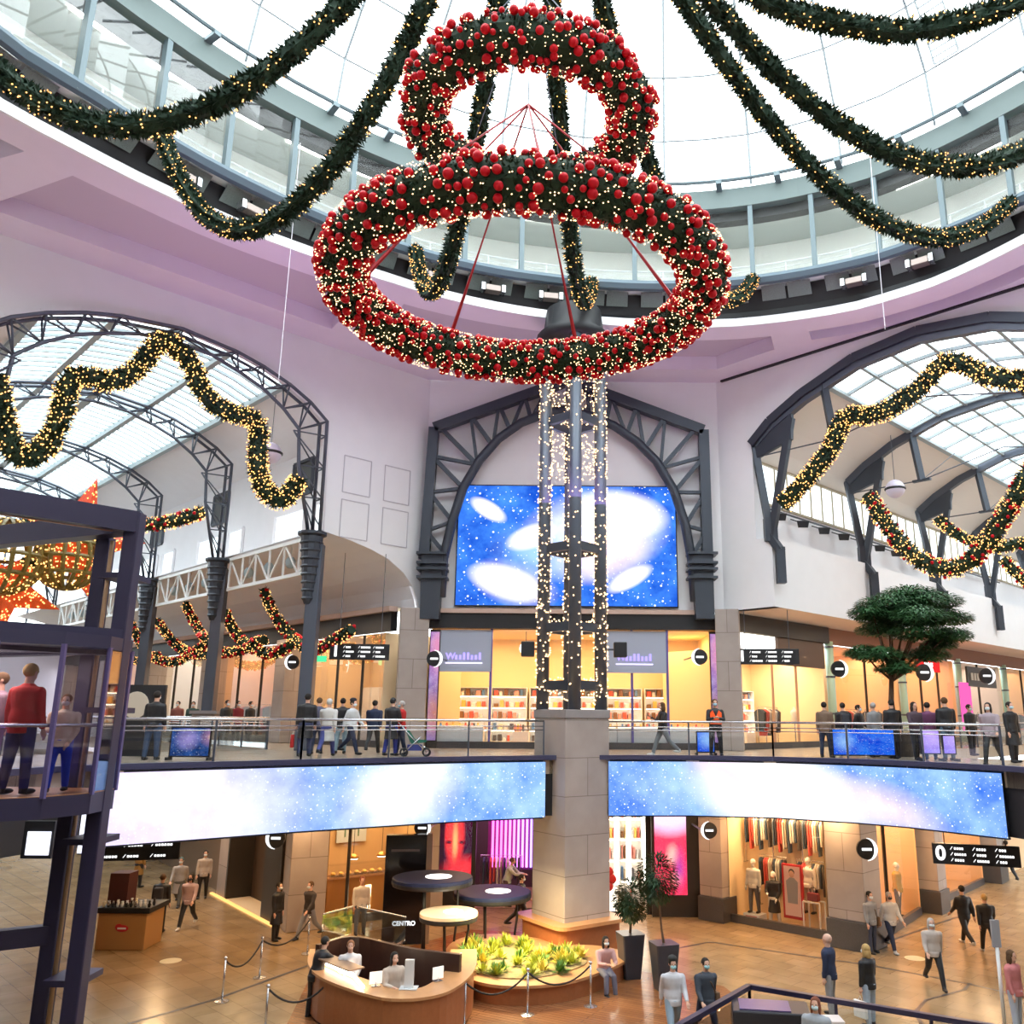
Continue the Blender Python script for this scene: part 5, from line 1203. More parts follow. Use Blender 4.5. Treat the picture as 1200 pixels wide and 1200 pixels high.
# dark doors of the left wing shop
wl = Vector((-.62, .785)); base = Vector((-9.6, 31.4))
def wlp(a, b=0, z=0): v = base + wl * a + Vector((-wl.y, wl.x)) * (-b); return Vector((v.x, v.y, z))
def wlbox(name, a0, a1, b0, b1, z0, z1, m): 
    P = [wlp(a0, b0, z0), wlp(a1, b0, z0), wlp(a1, b1, z0), wlp(a0, b1, z0)]; return struct(name, MB().prism(P, (0, 0, z1 - z0)), m, keep=True)
wlbox('wall_left_ground', 0, 1.6, 0, .4, 0, 4.3, DARK); wlbox('wall_left_ground_recess', 1.6, 5.6, 1.0, 1.2, 0, 4.3, mat('brown_shutter', (.09, .06, .045), .5)); wlbox('wall_left_ground_pier', 5.6, 6.6, 0, .6, 0, 4.3, STONE); wlbox('wall_left_ground_far', 6.6, 40, .3, .6, 0, 4.3, mat('dim_shopfront', (.22, .15, .10), .6))
wlbox('wall_left_ground_jamb', 5.45, 5.65, 0, 1.3, 0, 4.3, DARK); wlbox('trim_lit_step', 0, 7, -.12, .0, .0, .05, emat('amber_step', (1, .5, .15), 1.2))
struct('floor_lit_entry', MB().prism([wlp(1.65, .05, .01), wlp(5.5, .05, .01), wlp(5.5, .95, .01), wlp(1.65, .95, .01)], (0, 0, .02)), mat('cream_sill', (.8, .62, .4), .5), keep=True)
area('entry_lamp', wlp(3.6, .5, 4.0), 1.5, 30, (1, .62, .3))
t = thing('amber_light_strip', 'upright amber light strip at the edge of the dark left entrance', 'light', wlp(1.7, .3, .4)); MB().bar(wlp(1.68, .35, .3), wlp(1.68, .35, 2.9), .07).build('diffuser', emat('amber_strip', (1, .42, .1), 3.5), t); MB().bar(wlp(1.62, .35, .3), wlp(1.62, .35, 3.0), .05).build('holder', DARK, t)
t = thing('info_screen', 'bright white display screen seen through the lift frame at lower left', 'screen', onz(45, 1000, 3.2)); a, b = ony(30, 1000, 18.5), ony(57, 1000, 18.5)
MB().box(a.x - .1, b.x + .05, 18.5, 18.62, a.z - .1, a.z + .62).build('frame', BLACK, t); MB().box(a.x, b.x, 18.47, 18.5, a.z - .03, a.z + .42).build('display', emat('white_display', (.82, .84, 1), 1.3, False), t)
for i, (x0, x1, y0, y1, lb) in enumerate(((78, 86, 998, 963, 'narrow'), (90, 104, 1000, 940, 'wider'))):
    a, b = ony(x0, y0, 18.2), ony(x1, y1, 18.2); t = thing('info_screen', '%s upright white display behind the lift posts' % lb, 'screen', (a.x, 18.2, a.z)); MB().box(a.x, b.x, 18.2, 18.3, a.z, b.z).build('display', emat('white_display', (1, 1, 1), 1), t); MB().box(a.x - .04, b.x + .04, 18.3, 18.36, a.z - .04, b.z + .04).build('frame', BLACK, t)
# dim ground storey far walls
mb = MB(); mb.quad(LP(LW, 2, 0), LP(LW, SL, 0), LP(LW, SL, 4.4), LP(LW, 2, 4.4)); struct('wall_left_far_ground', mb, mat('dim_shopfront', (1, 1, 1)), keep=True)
mb = MB(); mb.quad((5.2, 34.8, 0), (-5, 34.8, 0), (-5, 34.8, 4.4), (5.2, 34.8, 4.4)); 
struct('wall_ground_centre', MB().box(-.05, .2, 33.8, 38, 0, 4.4), DARK, keep=True)
struct('wall_ground_centre_pier', MB().box(-5.0, -4.3, 33.6, 34.9, 0, 4.4), STONE, keep=True)
struct('wall_ground_left_pier', MB().box(3.2, 5.3, 33.75, 34.2, 0, 4.4), DARK, keep=True)
# ground-floor downlights under the gallery
dl = [(-8.6, 30.2), (-10.5, 26.5), (-7, 28.8), (-3.2, 31), (1, 31.6), (5, 31), (8.5, 28.8), (11.5, 27), (13, 31), (-13, 31), (-15, 35), (16, 35)]
DLN = ['over the lit left pilaster', 'over the dark left entrance', 'before the coffee shop', 'above the black pylon', 'behind the stone pillar', 'before the pink poster', 'before the fashion window', 'beside the wide right pillar', 'over the sportswear window', 'over the pink jacketed woman', 'deep in the left wing', 'deep in the right wing']
for i, (x, y) in enumerate(dl):
    f = thing('downlight', 'round downlight in the lower gallery ceiling, ' + DLN[i], 'light', (x, y, 4.3), group='downlights in the lower gallery ceiling'); MB().lathe((x, y, 4.26), [(.16, 0), (.18, .09)], 16).build('rim', WHITE, f); MB().tube([(x, y, 4.34), (x, y, 5.26)], .03, 6).build('stem', WHITE, f); MB().lathe((x, y, 4.25), [(.12, 0), (.12, .02)], 14).build('lens', LAMPW, f)
    area('downlight_lamp', (x, y, 4.2), .5, 52, (1, .62, .30))
for i, (s) in enumerate((3, 8, 14, 21)):
    for W, t_ in ((LP, 3.0), (RP, 2.2)):
        p = W(t_, s); area('gallery_lamp', (p.x, p.y, 11.0), 1.5, 45, (1, .75, .5))
# ---- hanging direction signs
def dirsign(px0, px1, Y, digit, label, rot=0, rows=3, flip=False, w=None, h=.62):
    a = ony(px0[0], px0[1], Y); b = ony(px1[0], px1[1], Y); c = (a + b) / 2; w = w or abs(b.x - a.x); h = abs(a.z - b.z) if h is None else h
    t = thing('direction_sign', label, 'sign', c, rot)
    MB().box(-w/2, w/2, -.06, .06, -h/2, h/2).build('panel', BLACK, t, keep=True, bevel=.01)
    for x in (-w*.35, w*.35): MB().tube([(x, 0, h/2), (x, 0, ((13.35 if c.x < 0 else 11.28) if c.z > 6 else 4.36) - c.z)], .015, 5).build('hanger', STEEL2, t, keep=True)
    x0 = -w/2
    if digit: text(digit, h * .95, SIGNW, t, (-w/2 + h*.38, -.07, 0), (PI/2, 0, 0)); x0 += h * .8
    mb = MB(); rr = random.Random(w)
    for r_ in range(rows):
        z = h * (.28 - r_ * .56 / max(1, rows - 1)); cw = (w/2 - .08 - x0) / 3
        for c_ in range(3):
            x = x0 + c_ * cw
            n = rr.randint(3, 6)
            mb.bar((x + .03, -.065, z - .03), (x + .09, -.065, z + .05), .03, .01)
            for k in range(n): mb.box(x + .13 + k * cw * .11, x + .13 + k * cw * .11 + cw * .08, -.068, -.06, z - h*.055, z + h*.055)
    mb.build('small_lettering', SIGNW, t, keep=True)['kind'] = 'stuff'
    return t
dirsign((388, 752), (455, 776), 33.9, '1', 'black hanging direction sign with white 1 near the left pilaster', rot=.12)
dirsign((863, 762), (936, 777), 34.6, '1', 'black hanging direction sign with white 1 before the fashion shop', rot=-.1)
dirsign((1103, 990), (1184, 1014), 25.5, '0', 'black hanging direction sign with white 0 at ground level right', rot=-.3, h=.55, rows=3, w=2.25)
dirsign((116, 1000), (208, 993), 25, None, 'black hanging direction sign below the left LED ribbon near the lift', rot=.25, h=.5, rows=2)
# ---- projecting round shop signs
def blade(px, Y, label, r=.3, rot=0, side=1):
    c = ony(px[0], px[1], Y); t = thing('round_sign', label, 'sign', c, rot)
    MB().lathe((0, -.05, 0), [(r, 0), (r, .1)], 24, axis='y').build('disc', BLACK, t, keep=True)
    mb = MB()
    for k in range(14):
        a0, a1 = PI/2 + side * (k / 14 * PI), PI/2 + side * ((k+1) / 14 * PI)
        th0, th1 = .22 * math.sin(k/14*PI) + .04, .22 * math.sin((k+1)/14*PI) + .04
        mb.quad((r*1.12*math.cos(a0), -.07, r*1.12*math.sin(a0)), (r*1.12*math.cos(a1), -.07, r*1.12*math.sin(a1)), (r*(1.12-th1*1.4)*math.cos(a1), -.07, r*(1.12-th1)*math.sin(a1)), (r*(1.12-th0*1.4)*math.cos(a0), -.07, r*(1.12-th0)*math.sin(a0)))
    mb.build('crescent', SIGNW, t, keep=True)
    MB().box(-r*.5, r*.5, -.075, -.055, -r*.12, r*.12).build('lettering', SIGNW, t, keep=True)
    MB().bar((side * -r * .9, 0, 0), (side * -r * 1.2, 1.8, 0), .05).build('arm', STEEL2, t, keep=True)
blade((509, 772), 34, 'round white crescent sign on the left pilaster by the watch shop', .3, side=-1)
blade((820, 770), 34, 'round white crescent sign on the right pilaster by the watch shop', .3)
blade((983, 784), 36, 'round shop sign on the first mint column, upper right', .33, side=-1)
blade((803 + 280, 788), 44, 'round shop sign partly hidden by the tree foliage', .42, side=-1)
blade((1156, 792), 48, 'round shop sign at the far right of the upper floor', .42, side=-1)
blade((343, 776), 38, 'round shop sign left of the nearest slate column', .3)
blade((178, 782), 52, 'small round shop sign far down the left wing', .4)
blade((324, 982), 29.5, 'round sign just under the left LED ribbon', .3)
blade((495, 970), 30.5, 'round sign under the left ribbon near the black pylon', .27, side=-1)
blade((831, 973), 31.5, 'round sign left of the fashion window', .27)
blade((1015, 995), 28.2, 'round sign on the wide ground floor pillar at right', .3, side=-1)
# ================================================================== PEOPLE
SKIN = [mat('skin_%d' % i, c, .55) for i, c in enumerate([(.72, .42, .30), (.60, .34, .22), (.78, .50, .38)])]
SKINM = SKIN[0]
def remesh(o, vox):
    md = o.modifiers.new('r', 'REMESH'); md.mode = 'VOXEL'; md.voxel_size = vox; md.use_smooth_shade = True
    sm = o.modifiers.new('s', 'SMOOTH'); sm.iterations = 2; sm.factor = .5
    dg = bpy.context.evaluated_depsgraph_get(); me = bpy.data.meshes.new_from_object(o.evaluated_get(dg)); mats = list(o.data.materials); o.modifiers.clear(); o.data = me
    if not me.materials:
        for m_ in mats: me.materials.append(m_)
    for p in me.polygons: p.use_smooth = True
def limb(mb, pts, rs, seg=10): mb.tube(pts, rs, seg)
def vdir(swing, abd, sx): # swing forward = -y
    return Vector((sx * math.sin(abd) * math.cos(swing), -math.sin(swing), -math.cos(swing) * math.cos(abd)))
def torso(mb, pel, chest, neck, head, extra=0.0, upto='neck', fem=False):
    # elliptical sections between pelvis and neck
    secs = [(0, .155, .11), (.18, .165, .115), (.42, .135, .10), (.65, .17, .115), (.86, .185, .115), (.97, .14, .09), (1.0, .07, .06)]
    N = 14; n0 = len(mb.v); ax = (neck - pel)
    for f, rx, ry in secs:
        c = pel + ax * f
        for k in range(N): a = 2*PI*k/N; mb.v.append((c.x + (rx + extra) * math.cos(a), c.y + (ry + extra) * math.sin(a) * 1.0, c.z))
    for i in range(len(secs) - 1):
        for k in range(N): k2 = (k+1) % N; mb.f.append((n0+i*N+k, n0+i*N+k2, n0+(i+1)*N+k2, n0+(i+1)*N+k))
    mb.f.append(tuple(n0 + k for k in range(N-1, -1, -1))); mb.f.append(tuple(n0 + (len(secs)-1)*N + k for k in range(N)))
POSES = {
 'stand': dict(hip=[(.05, .05), (-.04, .06)], knee=[.02, .05], sh=[(.08, .12), (-.02, .12)], el=[.2, .15]),
 'walk':  dict(hip=[(.42, .03), (-.38, .03)], knee=[.12, .45], sh=[(-.35, .12), (.35, .12)], el=[.25, .45]),
 'walkb': dict(hip=[(-.36, .03), (.40, .03)], knee=[.5, .1], sh=[(.35, .12), (-.35, .12)], el=[.5, .2]),
 'arms':  dict(hip=[(.03, .1), (.0, .1)], knee=[.02, .02], sh=[(.25, .18), (.25, .18)], el=[1.75, 1.75], inward=1.0),
 'phone': dict(hip=[(.4, .03), (-.4, .03)], knee=[.1, .4], sh=[(.55, .1), (.35, .1)], el=[1.7, 1.5], inward=.25),
 'carry': dict(hip=[(.12, .04), (-.12, .04)], knee=[.05, .12], sh=[(.3, .12), (.1, .1)], el=[1.2, .3], inward=.4),
 'lean':  dict(hip=[(.1, .06), (.0, .06)], knee=[.05, .1], sh=[(.9, .12), (.8, .12)], el=[.7, .7], inward=.3, lean=.3),
 'sit':   dict(hip=[(1.45, .12), (1.4, .1)], knee=[1.35, 1.3], sh=[(.6, .12), (.5, .12)], el=[1.1, 1.2], inward=.5, lean=.22, drop=.43),
}
PP = {}
def person_proto(pose, kind):
    # kind: 'short' jacket, 'coat' long coat, 'dress' ; hair: short/long decided by kind suffix
    key = (pose, kind)
    if key in PP: return PP[key]
    po = POSES[pose]; t = bpy.data.objects.new('person', None); COL.objects.link(t)
    drop = po.get('drop', 0); ln = po.get('lean', 0); hipz = .93 - drop
    # lower the pelvis so the lowest foot touches the floor
    legs = []
    for i, sx in enumerate((-1, 1)):
        h = Vector((sx * .09, 0, 0)); sw, ab = po['hip'][i]; k = h + vdir(sw, ab, sx) * .44; a = k + vdir(sw - po['knee'][i], ab * .5, sx) * .42; legs.append((h, k, a))
    low = min(l[2].z for l in legs); hipz = -low + .075 if not drop else hipz - .0
    pel = Vector((0, 0, hipz)); legs = [tuple(p + pel for p in l) for l in legs]
    neck = pel + Vector((0, -math.sin(ln) * .56, math.cos(ln) * .56)); head = neck + Vector((0, -math.sin(ln) * .1 - .02, .17))
    arms = []
    inw = po.get('inward', 0)
    for i, sx in enumerate((-1, 1)):
        s = neck + Vector((sx * .19, 0, -.08)); sw, ab = po['sh'][i]; e = s + vdir(sw, ab, sx) * .29
        fd = vdir(sw + po['el'][i], ab * .3, sx); fd = (fd + Vector((-sx * inw, 0, 0))).normalized(); w = e + fd * .25; arms.append((s, e, w, fd))
    # body
    mb = MB(); torso(mb, pel + Vector((0, 0, -.02)), None, neck, head)
    mb.tube([neck + Vector((0, 0, -.04)), head + Vector((0, .01, -.03))], [.062, .055], 10)
    mb.ball(head + Vector((0, .005, .035)), (.076, .094, .105), 14, 10); mb.ball(head + Vector((0, -.03, -.045)), (.05, .052, .055), 10, 8)
    mb.ball(head + Vector((0, -.096, .01)), (.014, .02, .024), 6, 5)
    for sx in (-1, 1): mb.ball(head + Vector((sx * .078, .01, .02)), (.014, .022, .034), 6, 5)
    for (h, k, a) in legs:
        limb(mb, [h + Vector((0, 0, .06)), h.lerp(k, .3), k, k.lerp(a, .35), a], [.085, .082, .056, .055, .038]); mb.ball(a + Vector((0, -.06, -.035)), (.04, .12, .035), 8, 6)
    for (s, e, w, fd) in arms: limb(mb, [s, s.lerp(e, .4), e, e.lerp(w, .3), w], [.055, .048, .038, .038, .026]); mb.ball(s, .055, 8, 6)
    for i, (s, e, w, fd) in enumerate(arms):
        sx = (-1, 1)[i]; side = fd.cross(Vector((0, 0, 1))); side = side.normalized() if side.length > .2 else Vector((0, -1, 0)); pn = side.cross(fd).normalized()
        mb.tube([w, w + fd * .05, w + fd * .095], [.024, .036, .034], 8)
        for k, L in enumerate((.07, .08, .074, .058)):
            b = w + fd * .09 + side * (-.027 + .018 * k); mid = b + fd * L * .55 - pn * .006; mb.tube([b, mid, mid + (fd * .8 - pn * .6).normalized() * L * .45], [.0095, .009, .007], 6)
        b = w + fd * .03 - side * .032; mb.tube([b, b + (fd - side * .8).normalized() * .035, b + (fd - side * .3).normalized() * .062], [.012, .011, .008], 6)
    bo = mb.build('body', SKINM, t, keep=True)
    remesh(bo, .0125)
    # jacket / coat
    mb = MB(); torso(mb, pel + Vector((0, 0, .0)), None, neck + Vector((0, 0, .0)), head, .03)
    for (s, e, w, fd) in arms: limb(mb, [s + Vector((0, 0, .0)), s.lerp(e, .4), e, e.lerp(w, .4), w - fd * .01], [.075, .068, .058, .054, .043]); mb.ball(s, .074, 8, 6)
    if kind.startswith('coat') or kind.startswith('dress'):
        N = 14; n0 = len(mb.v); L = .42 if kind.startswith('coat') else .5
        dirs = [(legs[0][1] - legs[0][0]).normalized(), (legs[1][1] - legs[1][0]).normalized()]; d = (dirs[0] + dirs[1]).normalized() if drop else Vector((0, (dirs[0].y + dirs[1].y) / 4, -1))
        for f, rx, ry in ((-.1, .17, .13), (.3, .19, .15), (.7, .20, .17), (1, .215, .19)):
            c = pel + d * L * f
            for k in range(N): a = 2*PI*k/N; mb.v.append((c.x + rx*math.cos(a), c.y + ry*math.sin(a), c.z))
        for i in range(3):
            for k in range(N): k2 = (k+1) % N; mb.f.append((n0+i*N+k, n0+i*N+k2, n0+(i+1)*N+k2, n0+(i+1)*N+k))
        mb.f.append(tuple(n0 + k for k in range(N-1, -1, -1))); mb.f.append(tuple(n0 + 3*N + k for k in range(N)))
    else:
        c = pel; mb.lathe((c.x, c.y, c.z - .1), [(.165, 0), (.17, .12)], 14)
    mb.tube([neck + Vector((0, 0, -.05)), neck + Vector((0, -.005, .035))], [.1, .075], 12)
    jo = mb.build('coat' if kind.startswith('coat') else ('dress' if kind.startswith('dress') else 'jacket'), BLACK, t, keep=True); remesh(jo, .02)
    mb = MB()
    mb.lathe(pel + Vector((0, 0, -.09)), [(.12, 0), (.165, .05), (.165, .12)], 14)
    for (h, k, a) in legs: limb(mb, [h + Vector((0, 0, .04)), h.lerp(k, .35), k, k.lerp(a, .4), a + (a - k).normalized() * .0 + Vector((0, 0, .0))], [.103, .097, .074, .068, .056])
    to = mb.build('trousers', BLACK, t, keep=True); remesh(to, .02)
    for (h, k, a) in legs:
        mb = MB(); mb.ball(a + Vector((0, -.065, -.035)), (.05, .135, .042), 12, 8); mb.lathe(a + Vector((0, 0, -.06)), [(.05, 0), (.052, .05), (.048, .1)], 10); mb.build('shoe', BLACK, t, smooth=True, keep=True)
    # hair, mask, eyes
    mb = MB(); hc = head + Vector((0, .018, .05)); mb.ball(hc, (.088, .100, .105), 16, 10)
    if 'long' in kind: mb.ball(head + Vector((0, .06, -.06)), (.085, .06, .16), 12, 8); mb.ball(head + Vector((-.07, .01, -.05)), (.03, .05, .12), 8, 6); mb.ball(head + Vector((.07, .01, -.05)), (.03, .05, .12), 8, 6)
    # trim the face side
    mb.v = [(v[0], max(v[1], head.y - .055 - .0) if v[2] < head.z + .085 else v[1], v[2]) for v in mb.v]
    mb.v = [(v[0], v[1] if not (v[2] < head.z - .03 and v[1] < head.y + .01 and 'long' not in kind) else head.y + .03, v[2]) for v in mb.v]
    mb.build('hair', DARK, t, smooth=True, keep=True)
    for sx in (-1, 1): MB().ball(head + Vector((sx * .03, -.083, .033)), (.012, .009, .008), 8, 6).build('eye', BLACK, t, smooth=True, keep=True)
    mb = MB(); mb.ball(head + Vector((0, -.055, -.025)), (.062, .058, .052), 12, 8); mb.build('face_mask', WHITE, t, smooth=True, keep=True)
    for sx in ():
        pass
    PP[key] = t; t.hide_render = False; t['_used'] = 0
    return t
CM = {}
def cmat(c, rough=.85):
    k = tuple(round(x, 3) for x in c)
    if k not in CM: CM[k] = mat('garment_%d' % len(CM), c, rough, noise=.12, nscale=9)
    return CM[k]
BLK, NAVY, GRY, BRN, JEAN, LGT, REDJ, CRM, PNK, KHA = (.015, .015, .018), (.02, .03, .07), (.28, .28, .29), (.16, .09, .05), (.10, .16, .28), (.62, .60, .58), (.55, .02, .02), (.75, .60, .45), (.6, .42, .42), (.30, .26, .18)
HB, HD, HG, HBL = (.10, .05, .02), (.02, .015, .012), (.45, .42, .40), (.50, .32, .12)
def person(loc, face, pose, kind, label, top=BLK, legs=NAVY, shoes=BLK, hair=HD, mask=(.75, .82, .85), skin=0, scale=1.0, group=None, bag=None, vest=None, hat=None, phone=False):
    src = person_proto(pose, kind)
    if src['_used'] == 0:
        r = src; r.location = loc; r.rotation_euler = (0, 0, face); kids = list(r.children)
    else:
        r = src.copy(); COL.objects.link(r); r.location = loc; r.rotation_euler = (0, 0, face); kids = []
        for ch in src.children:
            if ch.get('extra'): continue
            c = ch.copy(); COL.objects.link(c); c.parent = r; kids.append(c)
    tag(r, label, 'person', group)
    if '_used' in r and r is not src: del r['_used']
    scale *= .98 if loc.z < 1 else 1.0; r.scale = (scale * 1.1, scale * 1.1, scale)
    cols = {'body': SKIN[skin], 'jacket': cmat(top), 'coat': cmat(top), 'dress': cmat(top), 'trousers': cmat(legs), 'shoe': cmat(shoes, .5), 'hair': cmat(hair), 'eye': BLACK}
    hz = None
    for c in kids:
        nm = c.name.split('.')[0]
        if nm == 'face_mask':
            if mask is None: bpy.data.objects.remove(c) if r is not src else recolor(c, SKIN[skin]); continue
            recolor(c, cmat(mask, .7)); continue
        recolor(c, cols[nm])
        if nm == 'hair': hz = c
    src['_used'] = 1
    po = POSES[pose]; zz = .93 - po.get('drop', 0)
    def ext(mb, nm, m, **k): o = mb.build(nm, m, r, keep=True, **k); o['extra'] = 1; return o
    if bag == 'backpack': ext(MB().box(-.14, .14, .12, .28, zz + .12, zz + .50), 'backpack', cmat((.05, .05, .06)), bevel=.05)
    if bag == 'shoulder': ext(MB().box(.17, .27, -.13, .13, zz - .15, zz + .12), 'shoulder_bag', cmat(BRN), bevel=.03); ext(MB().tube([(.2, -.05, zz + .1), (.05, -.15, zz + .35), (-.12, -.02, zz + .52)], .012, 5), 'strap', cmat(BRN))
    if bag in ('white', 'red'): ext(MB().box(.28, .36, -.16, .16, .25, .62), 'carrier_bag', cmat((.8, .8, .8) if bag == 'white' else REDJ), bevel=.02); ext(MB().tube([(.32, -.06, .6), (.31, 0, .72), (.32, .06, .6)], .008, 5), 'bag_handle', cmat(LGT))
    if vest:
        mb = MB(); mb.prism([(-.17, -.16, zz + .08), (-.05, -.165, zz + .08), (.05, -.165, zz + .08), (.17, -.16, zz + .08), (.17, -.15, zz + .44), (.09, -.13, zz + .52), (0, -.15, zz + .30), (-.09, -.13, zz + .52), (-.17, -.15, zz + .44)], (0, .02, 0)); ext(mb, 'safety_vest', mat('hi_vis_orange', (.95, .10, .01), .6, emit=.15))
        ext(MB().box(-.171, .171, -.168, -.158, zz + .16, zz + .20), 'reflective_band', mat('reflective', (.7, .7, .65), .4))
    if hat is not None: ext(MB().ball((0, -math.sin(po.get('lean', 0)) * .6 + .0, zz + .56 + .255), (.095, .11, .075), 12, 8), 'knit_cap', cmat(hat), smooth=True)
    if phone: ext(MB().box(-.05, .03, -.48, -.465, zz + .36, zz + .5), 'phone', BLACK)
    return r
def feet(x, y, z=0.0): v = onz(x, y, z); return Vector((v.x, v.y, z))
def upper(x, Y): v = ony(x, 870, Y); return Vector((v.x, Y, L1))
AW = PI      # back to the camera
G0 = .014
# ground floor, right
person(feet(1023, 1117), .5, 'stand', 'short', 'man in grey jacket and dark jeans standing beside the wide pillar, left of a pair', GRY, (.05, .06, .1), hair=HD, bag='shoulder')
person(feet(1046, 1115), .2, 'walk', 'short', 'walking man in light grey jacket, right of the pair by the pillar', LGT, NAVY, (.5, .5, .5), hair=HG, mask=(.05, .05, .05))
person(feet(1097, 1157), -.1, 'walkb', 'short-long', 'woman in pale beige jacket and black trousers walking alone on the bare floor', (.5, .44, .4), BLK, hair=HG)
person(feet(1133, 1108), AW + .2, 'walk', 'short', 'tall man in all black seen from behind, walking away at right', BLK, BLK, LGT, scale=1.04)
person(feet(1160, 1118), AW - .2, 'walkb', 'short', 'person in black with raised elbow seen from behind near the right edge', BLK, BLK, LGT, hair=HBL)
person(feet(975, 1192), AW + .9, 'stand', 'short', 'bald man in navy jacket and grey trousers behind the dark handrail', NAVY, GRY, hair=(.72, .45, .34), scale=1.04, mask=None)
person(feet(1021, 1203), AW + .6, 'stand', 'short-long', 'woman in black jacket and pale jeans with a white bag behind the handrail', BLK, (.38, .45, .55), hair=HBL, bag='white')
person(feet(790, 1222), .1, 'walk', 'short', 'man in open black jacket over a white shirt walking toward the handrail', (.62, .62, .66), (.3, .4, .5), hair=HD, mask=(.4, .7, .75), hat=(.03, .03, .03))
person(feet(829, 1222), .3, 'walkb', 'short', 'person in dark quilted jacket with a brown bag, left of the handrail corner', (.05, .06, .08), NAVY, hair=HD, mask=(.4, .7, .75), bag='shoulder')
person(feet(962, 1290), -.5, 'stand', 'short-long', 'woman with reddish hair and pale blue mask in grey coat nearest the handrail', (.35, .38, .42), NAVY, hair=(.2, .06, .03), mask=(.6, .75, .8))
person(feet(1194, 1212), .6, 'stand', 'short-long', 'person in red and white top cut by the right edge of the picture', (.6, .2, .2), (.45, .5, .6), hair=HB, mask=None)
person(feet(1135, 1022) + Vector((1.5, 2.5, 0)), AW, 'walk', 'short', 'distant dark dressed person under the level zero sign, left', BLK, (.08, .1, .16))
person(feet(1190, 1035) + Vector((0, .5, 0)), AW, 'walkb', 'short', 'distant person in black at the right edge below the level zero sign', BLK, BLK)
# ground floor, left and centre
person(feet(218, 1088), .0, 'walk', 'short-long', 'woman in pale pink jacket and black leggings walking toward us at left', PNK, BLK, (.7, .65, .6), hair=HD, mask=(.04, .04, .05))
person(feet(184, 1093), AW, 'stand', 'short', 'person in black puffer jacket seen from behind beside the brown kiosk', BLK, BLK, hair=HB, bag='backpack', scale=1.02)
person(feet(207, 1062), .2, 'walkb', 'coat', 'grey coated person with teal cap behind the pink jacketed woman', (.35, .33, .33), (.1, .1, .1), hair=(.08, .15, .17))
person(feet(236, 1053), .3, 'stand', 'short', 'person in beige jacket near the dark left entrance', (.45, .38, .33), BLK)
person(feet(160, 1040), 2.6, 'stand', 'coat', 'person in mustard coat standing behind the brown kiosk', (.32, .16, .04), BLK)
person(feet(322, 1102), 1.2, 'stand', 'coat', 'person in long black coat at the foot of the lit left pilaster', BLK, BLK, hair=HD, scale=.97)
person(feet(360, 1100), -.6, 'walk', 'short', 'blurred passer in dark jacket with grey bag before the coffee shop pilaster', (.06, .05, .05), (.25, .25, .28), hair=HB)
person(feet(421, 1095), .4, 'stand', 'short', 'person in white shirt before the coffee shop window', (.72, .66, .6), (.12, .15, .2), hair=(.25, .06, .03), mask=None)
person(feet(610, 1088), 1.6, 'walk', 'short', 'person in black striding past behind the stone pillar', BLK, BLK)
person(feet(593, 1062), 1.3, 'lean', 'short', 'person in pale green top bending over the neon shop rail', (.55, .62, .50), (.1, .06, .08), hair=HB, mask=None)
person(feet(366, 1193), AW - .7, 'lean', 'short', 'customer in black leaning on the counter at its left end', BLK, BLK, hair=HD, mask=None)
# staff inside the counter
v = onz(411, 1108, 1.6); person(Vector((v.x, v.y, 0)), .2, 'carry', 'short', 'counter clerk in white shirt with auburn hair behind the lit counter', (.75, .72, .72), BLK, hair=(.25, .10, .04), mask=None, scale=.97)
v = onz(462, 1122, 1.6); person(Vector((v.x, v.y, 0)), .6, 'carry', 'short-long', 'counter clerk with long dark hair and pale top behind the counter', (.6, .5, .42), BLK, hair=HD, mask=None, scale=.97)
# seated woman on the bench
person(feet(707, 1160), .35, 'sit', 'short-long', 'dark haired woman in a white and red top sitting on the oak bench', (.6, .35, .33), (.16, .16, .22), hair=HD, skin=1)
# upper floor, left group
UZ = 0
person(upper(178, 24.5), AW, 'stand', 'short', 'man in dark jacket seen from behind at the railing right of the lift', BLK, (.05, .08, .15), hair=HD, scale=1.03)
person(upper(357, 27.4), AW + .2, 'stand', 'coat', 'person in big black coat with a red and white bag at the left railing', BLK, (.04, .05, .12), hair=HD, bag='red', scale=1.05)
person(upper(371, 29.2), AW, 'stand', 'short', 'person half hidden behind the black coat at the left railing', (.1, .1, .16), NAVY, hair=HB)
person(upper(383, 27.6), AW, 'walk', 'coat', 'person in pale grey hooded coat walking behind the left railing', LGT, (.06, .07, .25), hair=LGT)
person(upper(399, 29.5), AW + .3, 'stand', 'short', 'person in black top and light blue jeans on the upper floor', BLK, (.30, .42, .50), hair=HD)
person(upper(411, 29), 1.2, 'walk', 'short', 'man in white jacket with dark cap on the upper floor left', (.65, .68, .7), NAVY, hair=HD, hat=(.02, .02, .03))
person(upper(437, 30), AW, 'walk', 'short', 'person in navy jacket walking toward the left shops', NAVY, BLK, hair=HD)
person(upper(458, 28.2), AW - .4, 'carry', 'coat', 'person in black headscarf pushing the pushchair', BLK, (.03, .04, .25), hair=BLK)
person(upper(469, 28.6), -1.2, 'carry', 'short', 'person in red jacket beside the pushchair', REDJ, NAVY, hair=HG, mask=(.35, .55, .6), scale=.95)
person(upper(262, 36) , 1.0, 'stand', 'short', 'distant dark dressed person beside the second slate column', BLK, BLK)
for i, (x, Y, c, w) in enumerate([(204, 40, (.3, .1, .08), 'rust top'), (222, 41, (.05, .1, .09), 'dark green top'), (238, 40, (.35, .35, .36), 'grey top'), (275, 38, (.2, .02, .03), 'maroon top'), (290, 39, BLK, 'black top')]):
    person(upper(x, Y), .3 * i, 'stand', 'short', 'distant shopper in %s far down the left wing' % w, c, NAVY)
